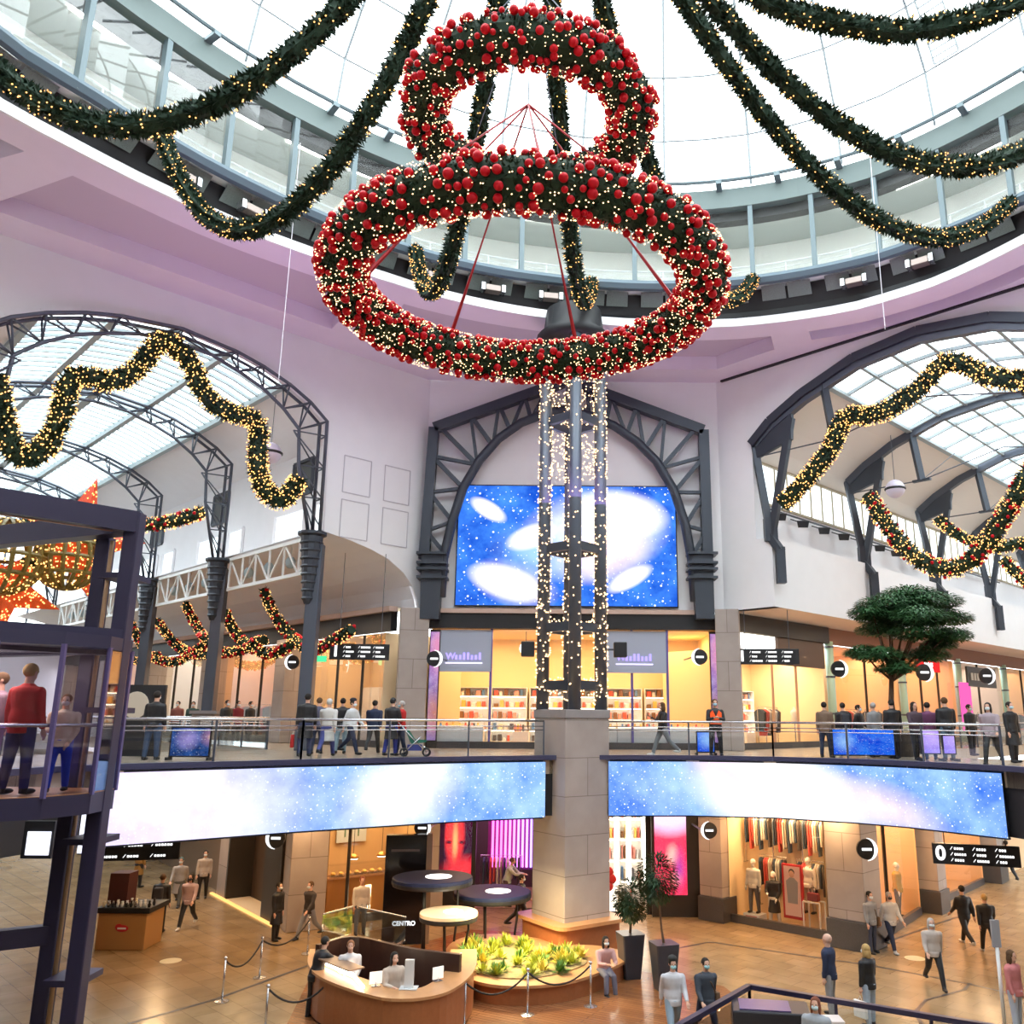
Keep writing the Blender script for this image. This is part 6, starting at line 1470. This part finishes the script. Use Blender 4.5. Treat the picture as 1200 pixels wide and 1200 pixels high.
# upper floor, centre and right
person(upper(777, 29.9), -1.35, 'phone', 'short-long', 'woman in black top and grey jeans walking right while holding a phone', BLK, (.24, .25, .27), (.7, .7, .7), hair=HB, mask=None, phone=True)
person(upper(839, 30.0), 0, 'arms', 'short', 'security guard in orange safety vest with folded arms by the right pilaster', BLK, BLK, hair=HB, vest=True, mask=(.45, .7, .85), scale=1.04)
person(upper(968, 29.6), AW - .5, 'stand', 'short', 'man in brown jacket over white shirt at the right railing, leftmost of the crowd', (.20, .13, .09), NAVY, hair=HD)
person(upper(990, 30.6), AW, 'stand', 'coat', 'person in black coat with rucksack in the right hand crowd', BLK, BLK, hair=HD, bag='backpack')
person(upper(1008, 31.5), 1, 'walk', 'coat', 'person in black coat passing before the orange shop', BLK, BLK, hair=HD)
person(upper(1026, 30), AW + .4, 'stand', 'short', 'person in grey puffer at the railing left of the tree', GRY, BLK, hair=HG)
person(upper(1048, 29.3), AW, 'stand', 'coat', 'broad person in black coat directly below the tree', BLK, BLK, hair=HD, scale=1.05)
person(upper(1074, 28.2), .3, 'carry', 'short-long', 'woman in black top with pink scarf holding a bag below the tree', (.08, .05, .07), BLK, hair=HD, mask=None)
person(upper(1090, 28.6), AW - .3, 'stand', 'short', 'person in plum jacket behind the woman with the scarf', (.16, .05, .12), NAVY, hair=HD)
person(upper(1111, 28), AW, 'stand', 'short', 'man in black jacket with grey collar at the railing right of the tree', BLK, (.08, .14, .2), hair=HB, scale=1.08)
person(upper(1139, 32), .5, 'stand', 'short', 'distant person in black right of the tree crowd', BLK, BLK)
person(upper(1162, 25.6), -.7, 'walk', 'short-long', 'woman in patterned grey jacket and black leggings near the right pillar', (.40, .32, .36), BLK, hair=HD)
person(upper(1187, 27), .4, 'stand', 'coat', 'person in dark coat with blue mask behind the right pillar', BLK, BLK, hair=HD, mask=(.5, .72, .85))
# lift passengers
ZL = 5.835
v = ony(15, 930, 12.9); person(Vector((v.x - .1, 13.05, ZL)), AW - .2, 'stand', 'short', 'man in bright red jacket with back to us inside the glass lift', REDJ, (.03, .03, .12), hair=HBL, mask=None, scale=1.04)
v = ony(64, 925, 13.5); person(Vector((v.x, 13.5, ZL)), .3, 'carry', 'short', 'child in cream jumper and blue trousers with a mask inside the glass lift', CRM, (.02, .06, .6), hair=(.2, .08, .03), scale=.80, mask=(.8, .75, .7))
person(Vector((-8.75, 13.6, ZL)), -.8, 'stand', 'short', 'third passenger in pinkish grey clothes at the left edge of the lift', (.3, .2, .25), (.3, .2, .35), hair=HB, scale=.98)
# shop window mannequins
MW = mat('mannequin_white', (.85, .80, .72), .35)
def mannequin(loc, face, pose, kind, label, top, legs, scale=1.0):
    r = person(loc, face, pose, kind, label, top, legs, shoes=BLK, hair=(.85, .8, .72), mask=None, scale=scale); r.name = 'mannequin'; r['category'] = 'mannequin'
    for c in r.children:
        if c.name.split('.')[0] in ('body', 'hair', 'eye'): recolor(c, MW)
fc = SW.rz
mannequin(SW.F(.75, .4, .34), fc, 'stand', 'short', 'pale mannequin in white jacket and grey trousers at the left of the fashion window', (.72, .68, .62), (.12, .11, .12), 1.0)
mannequin(SW.F(1.5, .45, .04), fc + .2, 'carry', 'dress', 'pale mannequin in a short black dress in the fashion window', BLK, (.8, .72, .62), .98)
mannequin(SW.F(2.6, .95, .5), fc - .2, 'stand', 'short', 'pale mannequin with raised torso behind the red bordered poster', (.8, .76, .7), (.5, .4, .3), 1.02)
mannequin(SP.F(3.9, .45, .04), SP.rz, 'stand', 'short', 'mannequin in mustard striped jacket in the sportswear shop window', (.55, .32, .03), (.06, .05, .05), 1.05)
# ================================================================== GROUND FLOOR OBJECTS
# oak plinth round the pillar
t = thing('oak_plinth', 'red oak plinth with rounded corners round the foot of the stone pillar', 'plinth', (.33, 28.6, 0))
def rrect(cx, cy, w, d, r, rz, z, n=5):
    out = []
    for (sx, sy, a0) in ((1, 1, 0), (-1, 1, PI/2), (-1, -1, PI), (1, -1, 3*PI/2)):
        for k in range(n + 1): a = a0 + PI/2 * k / n; x = sx * (w/2 - r) + r * math.cos(a); y = sy * (d/2 - r) + r * math.sin(a); out.append((cx + x*math.cos(rz) - y*math.sin(rz), cy + x*math.sin(rz) + y*math.cos(rz), z))
    return out
MB().prism(rrect(.33, 28.7, 2.3, 2.3, .25, .62, 0), (0, 0, .92)).build('side', WOOD, t); MB().prism(rrect(.33, 28.7, 2.62, 2.62, .35, .62, .92), (0, 0, .1)).build('top', WOODL, t)
# bench with planting bed
bp = [(-2.35, 24.1), (-1.75, 23.55), (-.9, 23.4), (.1, 23.7), (.9, 24.5), (1.65, 25.5), (1.95, 26.3), (1.3, 27.2), (.2, 27.35), (-.9, 28.2), (-2.3, 28.6), (-3.2, 27.6), (-3.1, 25.4)]
bp = [(p.x, p.y) for p in smooth_path([Vector((x, y, 0)) for x, y in bp + [bp[0]]], 2)][:-1]
t = thing('planter_bench', 'curved oak bench enclosing a lit bed of yellow green plants before the pillar', 'bench', (-.6, 25.6, 0))
MB().prism([(x, y, .0) for x, y in bp], (0, 0, .42)).build('side', WOOD, t); cx_, cy_ = -.6, 25.7
MB().prism([(cx_ + (x - cx_)*1.04, cy_ + (y - cy_)*1.04, .42) for x, y in bp], (0, 0, .07)).build('seat', WOODL, t)
inn_ = [(-2.1, 24.3), (-1.5, 23.9), (-.7, 23.9), (.3, 24.6), (.9, 25.6), (.3, 26.5), (-1, 27.2), (-2.2, 27.8), (-2.75, 27), (-2.7, 25.5)]
inn_ = [(p.x, p.y) for p in smooth_path([Vector((x, y, 0)) for x, y in inn_ + [inn_[0]]], 2)][:-1]
MB().prism([(x, y, .47) for x, y in inn_], (0, 0, .05)).build('soil', mat('planting_soil', (.30, .22, .10), .9, noise=.5, nscale=9), t)
def inside(x, y, P):
    c = False; j = len(P) - 1
    for i in range(len(P)):
        if (P[i][1] > y) != (P[j][1] > y) and x < (P[j][0]-P[i][0])*(y-P[i][1])/(P[j][1]-P[i][1])+P[i][0]: c = not c
        j = i
    return c
lm = [mat('lime_leaf', (.42, .46, .05), .5), mat('yellow_leaf', (.60, .50, .08), .5), mat('mid_green_leaf', (.10, .24, .04), .5)]
cnt = 0
while cnt < 60:
    x, y = R.uniform(-2.8, .9), R.uniform(23.9, 27.8)
    if not inside(x, y, inn_): continue
    q = thing('bedding_plant', '%s plant in the lit bed, %s of the %s part' % (('bright yellow', 'lime green', 'mid green')[0 if False else (cnt % 3)] , ('front left', 'front right', 'rear left', 'rear right')[(1 if x > -1.1 else 0) + (2 if y > 25.9 else 0)], ('inner', 'outer')[cnt % 2]), 'plant', (x, y, .52), group='bedding plants in the oak bench bed')
    mb = MB()
    for k in range(80):
        a = R.random()*2*PI; el = R.uniform(.1, 1.4); L = R.uniform(.12, .28); d = Vector((math.cos(a)*math.cos(el), math.sin(a)*math.cos(el), math.sin(el))); p = Vector((x, y, .5)) + d * L * .4; s = d.cross(Vector((0, 0, 1))).normalized() * R.uniform(.015, .034); mb.ngon([p - s * .3, p + d * L * .4 - s, p + d * L, p + d * L * .4 + s])
    mb.build('leaves', lm[cnt % 3 if cnt % 5 else 0], q); MB().tube([(x, y, .5), (x, y, .66)], .012, 5).build('stem', lm[2], q); cnt += 1
area('bed_light', (-1.3, 25.6, 2.6), 1.2, 230, (1, .80, .42)); 
# canopy discs
def disc(px, Y, r, label, lit, legs_z):
    c = ony(px[0], px[1], Y); t = thing('canopy_disc', label, 'canopy', (c.x, c.y, legs_z))
    MB().lathe((c.x, c.y, c.z - .16), [(r * .97, 0), (r, .03), (r, .16), (r * .98, .18)], 36).build('disc', mat('midnight_blue', (.02, .028, .075), .6, spec=.2) if not lit else mat('cream_disc', (.8, .62, .42), .4), t)
    MB().lathe((c.x, c.y, c.z - .2), [(r * .99, 0), (r * 1.01, .05), (r*1.01, .12)], 36).build('rim', BLACK, t)
    MB().lathe((c.x + r*.15, c.y, c.z + .02), [(r * .33, 0), (r * .33, .012)], 28).build('light_disc', LAMPW if lit else emat('disc_glow', (1, .93, .82), 2.5), t)  # bright emissive disc laid on top of the canopy
    for k in range(3):
        a = 2*PI*k/3 + 2.2; x, y = c.x + r*.55*math.cos(a) + .1, c.y + r*.5*math.sin(a); mb = MB(); mb.tube([(x, y, c.z - .18), (x + .02, y, (c.z + legs_z) / 2 + .1), (x - .1 * math.cos(a), y - .05, legs_z)], .035, 8); mb.build('leg', BLACK, t, smooth=True)
disc((507, 1028), 27.6, 1.2, 'large midnight blue canopy disc with a bright spot, highest and leftmost', False, .0)
disc((577, 1045), 28.6, 1.2, 'large midnight blue canopy disc beside the stone pillar', False, .0)
disc((526, 1069), 26.2, .82, 'smaller cream lit canopy disc on three bent legs, lowest of the three', True, .5)
# black pylon
t = thing('black_pylon', 'tall black information pylon with white lettering near its foot', 'pylon', (-4.95, 29.4, 0), .12)
MB().box(-.68, .62, -.18, .18, 0, 3.25).build('body', mat('gloss_black', (.008, .008, .012), .12), t, keep=True, bevel=.03); MB().box(.63, .8, -.2, .2, 0, 3.28).build('side_fin', mat('bronze_fin', (.3, .2, .15), .4), t, keep=True)
text('CENTRO', .18, SIGNW, t, (.0, -.2, .62), (PI/2, 0, 0)); MB().box(-.5, .4, -.19, -.175, 2.75, 2.82).build('top_line', mat('faint_letter', (.12, .1, .1), .4), t, keep=True)
# counter : curved front desk
t = thing('service_counter', 'curved red oak service counter with lit worktop and dark inner wall', 'counter', (-3.9, 24.5, 0))
def cpath(pts): return smooth_path([Vector((x, y, 0)) for x, y in pts], 2)
front = cpath([(lambda v: (v.x, v.y))(onz(x, y, 1.06)) for x, y in ((366, 1112), (362, 1128), (374, 1144), (426, 1163), (464, 1171), (514, 1166), (540, 1152), (556, 1134), (556, 1112))])
def inset(P, d):
    out = []
    for i, p in enumerate(P):
        e = (P[min(i+1, len(P)-1)] - P[max(i-1, 0)]).normalized(); out.append(p + Vector((-e.y, e.x, 0)) * d)
    return out
def ribbonwall(P, d0, d1, z0, z1):
    A, B = inset(P, d0), inset(P, d1); mb = MB(); k = len(A)
    for Z, fl in ((z1, 0), (z0, 1)): mb.strip([(p.x, p.y, Z) for p in A], [(p.x, p.y, Z) for p in B])
    for L_ in (A, B): mb.strip([(p.x, p.y, z0) for p in L_], [(p.x, p.y, z1) for p in L_])
    for i in (0, -1): mb.quad((A[i].x, A[i].y, z0), (B[i].x, B[i].y, z0), (B[i].x, B[i].y, z1), (A[i].x, A[i].y, z1))
    return mb
ribbonwall(front, .0, .12, .08, 1.0).build('front_panel', WOOD, t); ribbonwall(front, .06, .14, 0, .08).build('kick_plate', BLACK, t)
ribbonwall(front, -.06, .62, 1.0, 1.06).build('worktop', WOODL, t)
back = cpath([(lambda v: (v.x, v.y))(onz(x, y, 1.45)) for x, y in ((372, 1107), (414, 1094), (476, 1111), (540, 1118))])
ribbonwall(back, -.06, .06, 0, 1.45).build('back_wall', mat('espresso', (.045, .02, .015), .35), t)
ca, cb_, cc = onz(378, 1127, 1.15), onz(414, 1143, 1.15), onz(426, 1157, 1.12); MB().bar(ca, cb_, .08, .06).build('light_bar', LAMPW, t); MB().bar(onz(382, 1122, 1.3), onz(418, 1136, 1.3), .42, .03).build('hood', mat('brushed_bronze', (.3, .2, .14), .35, .4), t)
MB().bar(cb_, cc, .05, .05).build('light_bar', LAMPW, t)
area('counter_lamp', (-4.6, 24.2, 2.7), 1.3, 60, (1, .72, .42))
for i, (x, y, lb) in enumerate([(onz(440, 1156, 1.06).x, onz(440, 1156, 1.06).y, 'left'), (onz(513, 1150, 1.06).x, onz(513, 1150, 1.06).y, 'right'), (onz(536, 1134, 1.06).x, onz(536, 1134, 1.06).y, 'rear right')]):
    g = thing('desk_screen', 'small white desk screen on the counter, %s' % lb, 'monitor', (x, y, 1.065), .4 + i * .3); MB().box(-.14, .14, -.015, .015, .05, .3).build('panel', mat('pale_screen', (.8, .75, .7), .3, emit=.5), g, keep=True); MB().box(-.1, .1, -.07, .07, 0, .015).build('base', CHROME, g, keep=True); MB().bar((0, 0, .01), (0, 0, .08), .03).build('stem', CHROME, g, keep=True)
ah = onz(479, 1158, 1.065); g = thing('acrylic_holder', 'tall clear acrylic leaflet holder on the rounded end of the counter', 'leaflet holder', ah); MB().box(ah.x-.1, ah.x+.1, ah.y-.05, ah.y+.05, 1.08, 1.65).build('holder', mat('clear_acrylic', (.75, .78, .8), .2), g); MB().box(ah.x-.2, ah.x+.2, ah.y-.15, ah.y+.15, 1.065, 1.08).build('foot', mat('clear_acrylic', (1, 1, 1)), g)
for a, b, lb in ((tuple(onz(376, 1106, 1.45))[:2], tuple(onz(412, 1095, 1.45))[:2], 'left'), (tuple(onz(418, 1096, 1.45))[:2], tuple(onz(474, 1110, 1.45))[:2], 'right')):
    g = thing('screen_glass', 'clear hygiene glass screen standing on the counter rear, %s part' % lb, 'glass screen', ((a[0]+b[0])/2, (a[1]+b[1])/2, 1.46)); MB().bar((a[0], a[1], 1.8), (b[0], b[1], 1.8), .015, .66).build('pane', GLASSR, g); MB().bar((a[0], a[1], 2.13), (b[0], b[1], 2.13), .03).build('top_rail', CHROME, g)
# rope barriers
def stanchion(p, label):
    g = thing('rope_stanchion', label, 'barrier post', (p.x, p.y, 0)); MB().lathe(p, [(.17, .0), (.17, .02), (.03, .05)], 18).build('base', CHROME, g, smooth=False); MB().tube([(p.x, p.y, .04), (p.x, p.y, .98)], .025, 10).build('post', CHROME, g, smooth=True); MB().ball((p.x, p.y, 1.0), .045, 10, 8).build('finial', CHROME, g, smooth=True)
st = [(260, 1174, 'leftmost of the rope barrier near the lift'), (304, 1146, 'second rope post, standing behind the first'), (360, 1118, 'rope post near the lit pilaster passer'), (310, 1213, 'rope post at the bottom edge, left of the counter'), (382, 1203, 'rope post just before the counter left end'), (452, 1225, 'rope post at the bottom edge below the counter'), (544, 1205, 'rope post at the bottom edge before the planting bed'), (618, 1190, 'rope post before the bench, left'), (692, 1180, 'rope post before the bench, right')]
SP_ = [feet(x, y) for x, y, _ in st]
for p, (_, _, l) in zip(SP_, st): stanchion(p, 'chrome ' + l)
rope = mat('black_rope', (.02, .015, .015), .7)
for i, j, lb in ((0, 1, 'between the two posts right of the lift'), (1, 2, 'running to the post near the lit pilaster'), (3, 4, 'low at the bottom edge left of the counter'), (5, 6, 'below the counter front'), (6, 7, 'before the planting bed'), (7, 8, 'before the curved bench')):
    a, b = SP_[i] + Vector((0, 0, .93)), SP_[j] + Vector((0, 0, .93)); P = []
    for k in range(13): f = k / 12; q = a.lerp(b, .01 + .98 * f); q.z -= 4 * .34 * f * (1-f); P.append(q)
    g = thing('barrier_rope', 'black barrier rope ' + lb, 'rope', P[0]); MB().tube(P, .022, 8).build('rope', rope, g, smooth=True)
# brown kiosk with goods
kp = onz(140, 1114); t = thing('gift_kiosk', 'brown box kiosk with red emblem and shelves of small goods at lower left', 'kiosk', (kp.x, kp.y + .5, 0))
kx, ky = kp.x, kp.y
MB().box(kx - .78, kx + .72, ky, ky + 1.2, 0, 1.05).build('body', mat('tan_cardboard', (.42, .21, .07), .6), t, bevel=.02); MB().box(kx - .85, kx + .8, ky - .05, ky + 1.3, 1.05, 1.2).build('top', BLACK, t)
mb = MB(); mb.ball((kx, ky - .01, .62), (.2, .02, .1), 12, 6); mb.ball((kx - .1, ky - .01, .66), (.12, .02, .09), 10, 6); mb.build('emblem', REDM, t, smooth=True); MB().box(kx - .13, kx + .13, ky - .035, ky - .02, .6, .65).build('emblem_band', WHITE, t)
MB().box(kx - .8, kx - .2, ky + .5, ky + 1.1, 1.2, 2.1).build('back_stand', mat('maroon_dark', (.08, .02, .02), .6), t)
rr2 = random.Random(5)
for k in range(22):
    x, y = kx - .7 + (k % 11) * .14, ky + .12 + (k // 11) * .32; h = rr2.uniform(.1, .2); g = thing('trinket', 'small trinket on the brown kiosk, %s in the %s row' % (['leftmost', 'second', 'third', 'fourth', 'fifth', 'middle', 'fifth from right', 'fourth from right', 'third from right', 'second from right', 'rightmost'][k % 11], 'front' if k < 11 else 'rear'), 'trinket', (x, y, 1.2), group='trinkets on the brown kiosk')
    MB().lathe((x, y, 1.2), [(.035, 0), (.05, h*.4), (.03, h*.7), (.042, h)], 8).build('figurine', rr2.choice([WHITE, goods[4], goods[1], BLACK, CHROME]), g, smooth=True)
t = thing('santa_figure', 'red and white santa figure beside the brown kiosk', 'figure', (kx - 1.15, ky - .1, 0)); mb = MB(); mb.lathe((kx - 1.15, ky - .1, 0), [(.22, 0), (.26, .3), (.2, .7), (.1, .95)], 14); mb.build('robe', REDM, t, smooth=True); MB().ball((kx - 1.15, ky - .2, 1.02), (.15, .13, .15), 12, 8).build('beard', WHITE, t, smooth=True); MB().lathe((kx - 1.15, ky - .1, 1.1), [(.14, 0), (.08, .18), (.02, .3)], 12).build('cap', REDM, t, smooth=True)
# potted trees on the floor
def potted(px, py, label, h, r, seed, lean=0):
    p = onz(px, py); t = thing('potted_tree', label, 'potted plant', p)
    MB().prism(rrect(p.x, p.y, .46, .46, .04, .3, 0), (0, 0, .0001)); mb = MB(); n0 = 0
    a = rrect(p.x, p.y, .46, .46, .05, .3, 0); b = rrect(p.x, p.y, .66, .66, .06, .3, 1.15); mb.v += a + b; k = len(a)
    for i in range(k): mb.f.append((i, (i+1) % k, k + (i+1) % k, k + i))
    mb.f.append(tuple(range(k-1, -1, -1))); mb.f.append(tuple(range(k, 2*k))); mb.build('pot', mat('slate_pot', (.045, .05, .065), .35), t)
    top = Vector((p.x + lean, p.y, h)); MB().tube([(p.x, p.y, 1.1), (p.x + lean*.4, p.y, 1.5), top], [.04, .03, .02], 6).build('stem', mat('bark', (.12, .07, .04), .8), t)
    rr = random.Random(seed); mb = MB()
    for j in range(2200):
        d = Vector((rr.gauss(0, 1), rr.gauss(0, 1), rr.gauss(0, 1))).normalized(); c = top + Vector((d.x * r, d.y * r, d.z * r * 1.15)) * rr.random() ** .4; dr = (d + Vector((0, 0, -.6))).normalized(); L = rr.uniform(.07, .14); s = dr.cross(Vector((.3, .5, .8))).normalized() * .022; mb.ngon([c - s * .4, c + dr*L*.5 - s, c + dr*L, c + dr*L*.5 + s])
    mb.build('foliage', mat('dark_leaf', (.035, .08, .035), .5), t)
potted(739, 1146, 'bushy tree in tapered slate pot, left of the two right of the pillar', 2.0, .5, 3, .05)
potted(779, 1160, 'leaning round headed tree in tapered slate pot, right of the two', 2.75, .55, 4, -.15)
# foreground handrail enclosure with kiosk terminal
hr = [onz(790, 1206, 1.1), onz(878, 1156, 1.1), onz(1215, 1212, 1.1)]
t = thing('dark_handrail', 'dark indigo handrail forming a corner at the bottom right', 'handrail', (hr[1].x, hr[1].y, 0))
mb = MB()
for a, b in zip(hr, hr[1:]): mb.bar(a, b, .13, .1)
mb.build('rail', IND, t)
for a, b in zip(hr, hr[1:]):
    n = 3 if (b - a).length > 4 else 1
    for k in range(n + 1): q = a.lerp(b, k / max(1, n)); MB().bar((q.x, q.y, 0), (q.x, q.y, 1.05), .06).build('post', IND, t)
    e = (b-a).normalized()*.1; MB().bar(a + e + Vector((0, 0, -.55)), b - e + Vector((0, 0, -.55)), .012, .85).build('glass_panel', GLASSR, t)
q = onz(905, 1172, 1.25); q = ony(905, 1175, hr[1].y - 1.2); t = thing('dark_terminal', 'dark box terminal with a violet top inside the handrail corner', 'terminal', (q.x, q.y, 0), -.15)
MB().box(-.85, .75, -.5, .4, 0, q.z - .05).build('cabinet', mat('charcoal', (.02, .02, .028), .4), t, keep=True, bevel=.03); MB().box(-.7, .35, -.4, .3, q.z - .05, q.z - .03).build('top_panel', mat('violet_panel', (.10, .07, .22), .3), t, keep=True)
t = thing('white_placard', 'small white placard right of the dark terminal', 'sign', (q.x + 1.15, q.y, 0)); MB().box(q.x + .85, q.x + 1.45, q.y - .25, q.y + .2, q.z - .32, q.z - .28).build('board', mat('placard_white', (.8, .72, .7), .5), t); MB().bar((q.x + 1.15, q.y, 0), (q.x + 1.15, q.y, q.z - .3), .05).build('stand', STEEL2, t)
a = onz(1178, 1206); t = thing('white_pole', 'slim white pole standing near the right bottom edge', 'pole', (a.x, a.y, 0)); MB().tube([(a.x, a.y, 0), (a.x, a.y, 1.75)], .045, 8).build('shaft', WHITE, t, smooth=True); MB().box(a.x - .1, a.x + .1, a.y - .03, a.y + .03, 1.75, 2.35).build('head', mat('grey_head', (.35, .35, .38), .5), t)
for x, y, lb in ((200, 1126, 'left of the rope barrier'), (1072, 1123, 'left of the lone walking woman')):
    p = onz(x, y); tag(MB().lathe((p.x, p.y, .001), [(.3, 0), (.3, .004)], 24).build('floor_sticker', mat('cream_sticker', (.7, .62, .42), .4)), 'round cream floor sticker ' + lb, 'sticker')
# ================================================================== UPPER FLOOR OBJECTS
# tree
tp = upper(1050, 31.0); t = thing('indoor_tree', 'broad spreading green tree in a dark tub on the upper floor right', 'tree', tp)
MB().lathe(tp, [(.55, 0), (.7, .75), (.72, .8)], 24).build('tub', mat('dark_tub', (.05, .04, .035), .5), t)
mb = MB(); rr = random.Random(11); z0 = tp.z + .7; trunk_top = Vector((tp.x + .05, tp.y, tp.z + 3.0))
mb.tube([(tp.x, tp.y, z0), (tp.x - .05, tp.y, z0 + 1.2), trunk_top], [.13, .1, .08], 8)
def wp(x, y, dy=0): v = ony(x, y, 31.0 + dy); return v
pads = [(1040, 706, 0, 1.1, .36), (1085, 703, .2, 1.25, .34), (1110, 722, .3, .85, .3), (1022, 715, -.2, .8, .3), (1065, 695, .5, 1.1, .3), (1030, 735, .4, .8, .28), (1075, 738, -.5, 1.1, .34), (1112, 742, -.3, .75, .28), (1030, 765, -.2, .9, .28), (1010, 762, .2, .6, .24), (1085, 765, .3, .8, .3), (1050, 780, -.4, .7, .26), (1100, 752, .6, .6, .25), (1045, 722, .9, 1.2, .35), (1075, 720, -.9, 1.1, .35)]
for x, y, dy, rx, rz_ in pads:
    c = wp(x, y, dy); mid = trunk_top.lerp(c, .55) + Vector((0, 0, -.3)); mb.tube([trunk_top - Vector((0, 0, .4)), mid, c], [.06, .035, .015], 6)
mb.build('trunk', mat('bark', (1, 1, 1)), t, smooth=True)
mb = MB()
for x, y, dy, rx, rz_ in pads:
    c = wp(x, y, dy)
    for k in range(int(2600 * rx)):
        a = rr.random()*2*PI; r_ = rx * math.sqrt(rr.random()); h = rr.uniform(-1, 1) * rz_ * math.sqrt(max(0, 1 - (r_/rx)**2)) - .1 * (r_/rx)**2
        p = c + Vector((r_*math.cos(a), r_*math.sin(a), h)); d = Vector((math.cos(a), math.sin(a), rr.uniform(-.9, .3))).normalized(); L = rr.uniform(.10, .20); s = d.cross(Vector((0, 0, 1))).normalized() * .035; mb.ngon([p, p + d*L*.5 - s, p + d*L, p + d*L*.5 + s])
mb.build('foliage', mat('tree_leaf', (.05, .15, .05), .6), t)
# pushchair
pc = upper(487, 28.0); t = thing('pushchair', 'dark pushchair with blue and green fabric behind the left railing', 'pushchair', pc, .2)
for x in (-.35, .35):
    for y in (-.2, .2): MB().tube([(x + .11*math.cos(a), y, .13 + .11*math.sin(a)) for a in [2*PI*k/14 for k in range(14)]], .025, 6, closed=True).build('wheel', BLACK, t, keep=True, smooth=True)
mb = MB()
for y in (-.2, .2): mb.tube([(.35, y, .13), (-.1, y, .55), (-.55, y, 1.02)], .018, 6); mb.tube([(-.35, y, .13), (.15, y, .6)], .018, 6)
mb.tube([(-.55, -.2, 1.02), (-.55, .2, 1.02)], .02, 6); mb.build('frame', CHROME, t, keep=True, smooth=True)
MB().prism([(-.15, -.19, .4), (.3, -.19, .42), (.36, -.19, .5), (-.02, -.19, .52), (-.25, -.19, .85), (-.33, -.19, .8)], (0, .38, 0)).build('seat', mat('green_fabric', (.03, .18, .12), .8), t, keep=True)
mb = MB()
for k in range(7): a = .3 + k * .28; mb.v += [(-.1 + .33*math.cos(a), -.2, .62 + .33*math.sin(a)), (-.1 + .33*math.cos(a), .2, .62 + .33*math.sin(a))]
mb.f = [(2*k, 2*k+1, 2*k+3, 2*k+2) for k in range(6)]; mb.build('hood', mat('navy_fabric', (.06, .07, .3), .8), t, keep=True)
MB().box(-.25, .2, -.18, .18, .18, .36).build('basket', mat('navy_fabric', (1, 1, 1)), t, keep=True)
# glowing boards by the railings; three right ones paint LED reflections in rail glass
def board(x0, x1, Y, h, label, m, z=.08):
    a, b = upper(x0, Y), upper(x1, Y); t = thing('display_board', label, 'board', ((a.x+b.x)/2, Y, L1)); MB().box(a.x, b.x, Y, Y + .05, L1 + z, L1 + h).build('frame', BLACK, t); screen_uv([(a.x + .04, Y - .01, L1 + z + .04), (b.x - .04, Y - .01, L1 + z + .04)], [(a.x + .04, Y - .01, L1 + h - .04), (b.x - .04, Y - .01, L1 + h - .04)], m, 'print', t)
    for q in (a, b): MB().box(q.x - .03, q.x + .03, Y - .15, Y + .2, L1, L1 + .08).build('foot', BLACK, t)
bb = galaxy_mat('blue_flower_board', [(.45, .45, .4, .35, 1.2, (.45, .35, .8), 0), (1.1, .5, .35, .3, 1.1, (.6, .3, .5), 0), (1.1, .5, .12, .1, 1.2, (1, .6, .4), 0)], [], blue=(.005, .02, .12), pale=(.05, .15, .5), strength=.6, stars=8, nsc=3)
board(199, 247, 24.6, .9, 'dark blue floral board behind the railing right of the lift', bb)
bl = galaxy_mat('blue_glow_board', [(.35, .4, .4, .4, 1, (.35, .6, 1), 0)], [], blue=(.0, .04, .7), pale=(.03, .25, 1), strength=.75, stars=9, nsc=1.6)
board(975, 1049, 29.0, .95, 'bright blue lit board behind the railing left of the tree', bl)
bv = galaxy_mat('violet_reflection', [(.35, .4, .5, .5, 1, (.65, .45, 1), 0)], [], blue=(.2, .12, .8), pale=(.5, .4, 1), strength=.8, stars=9, nsc=2)
board(1078, 1102, 27.6, .95, 'violet glow board for the LED reflection in the railing below the tree', bv, .2); board(1104, 1120, 27.5, .8, 'small lilac glow board for the LED reflection right of the tree', bv, .2)
board(816, 838, 30.6, .8, 'blue glow board for the LED reflection left of the security guard', bl)
q = upper(150, 26.6); t = thing('notice_stand', 'tall black notice stand with pale picture behind the dark jacketed man', 'notice stand', q); MB().box(q.x - .95, q.x + .95, q.y, q.y + .12, L1, L1 + 2.1).build('panel', BLACK, t); MB().ball((q.x + .1, q.y - .01, L1 + 1.5), (.4, .02, .4), 16, 10).build('picture', mat('pale_picture', (.6, .52, .42), .6), t)
q = SR = None
t = thing('exit_sign', 'small green exit sign left of the level one sign', 'sign', ony(376, 772, 36)); c = ony(376, 772, 36); MB().box(c.x - .22, c.x + .22, 36, 36.06, c.z - .12, c.z + .12).build('panel', emat('exit_green', (.08, .75, .3), 1.0, False), t); MB().bar((c.x, 36.03, c.z + .1), (c.x, 36.03, c.z + .9), .03).build('hanger', STEEL2, t)
for nm in list(PP.values()):
    if '_used' in nm: del nm['_used']
for o in bpy.data.objects:
    if 'extra' in o: del o['extra']
    if '_used' in o: del o['_used']
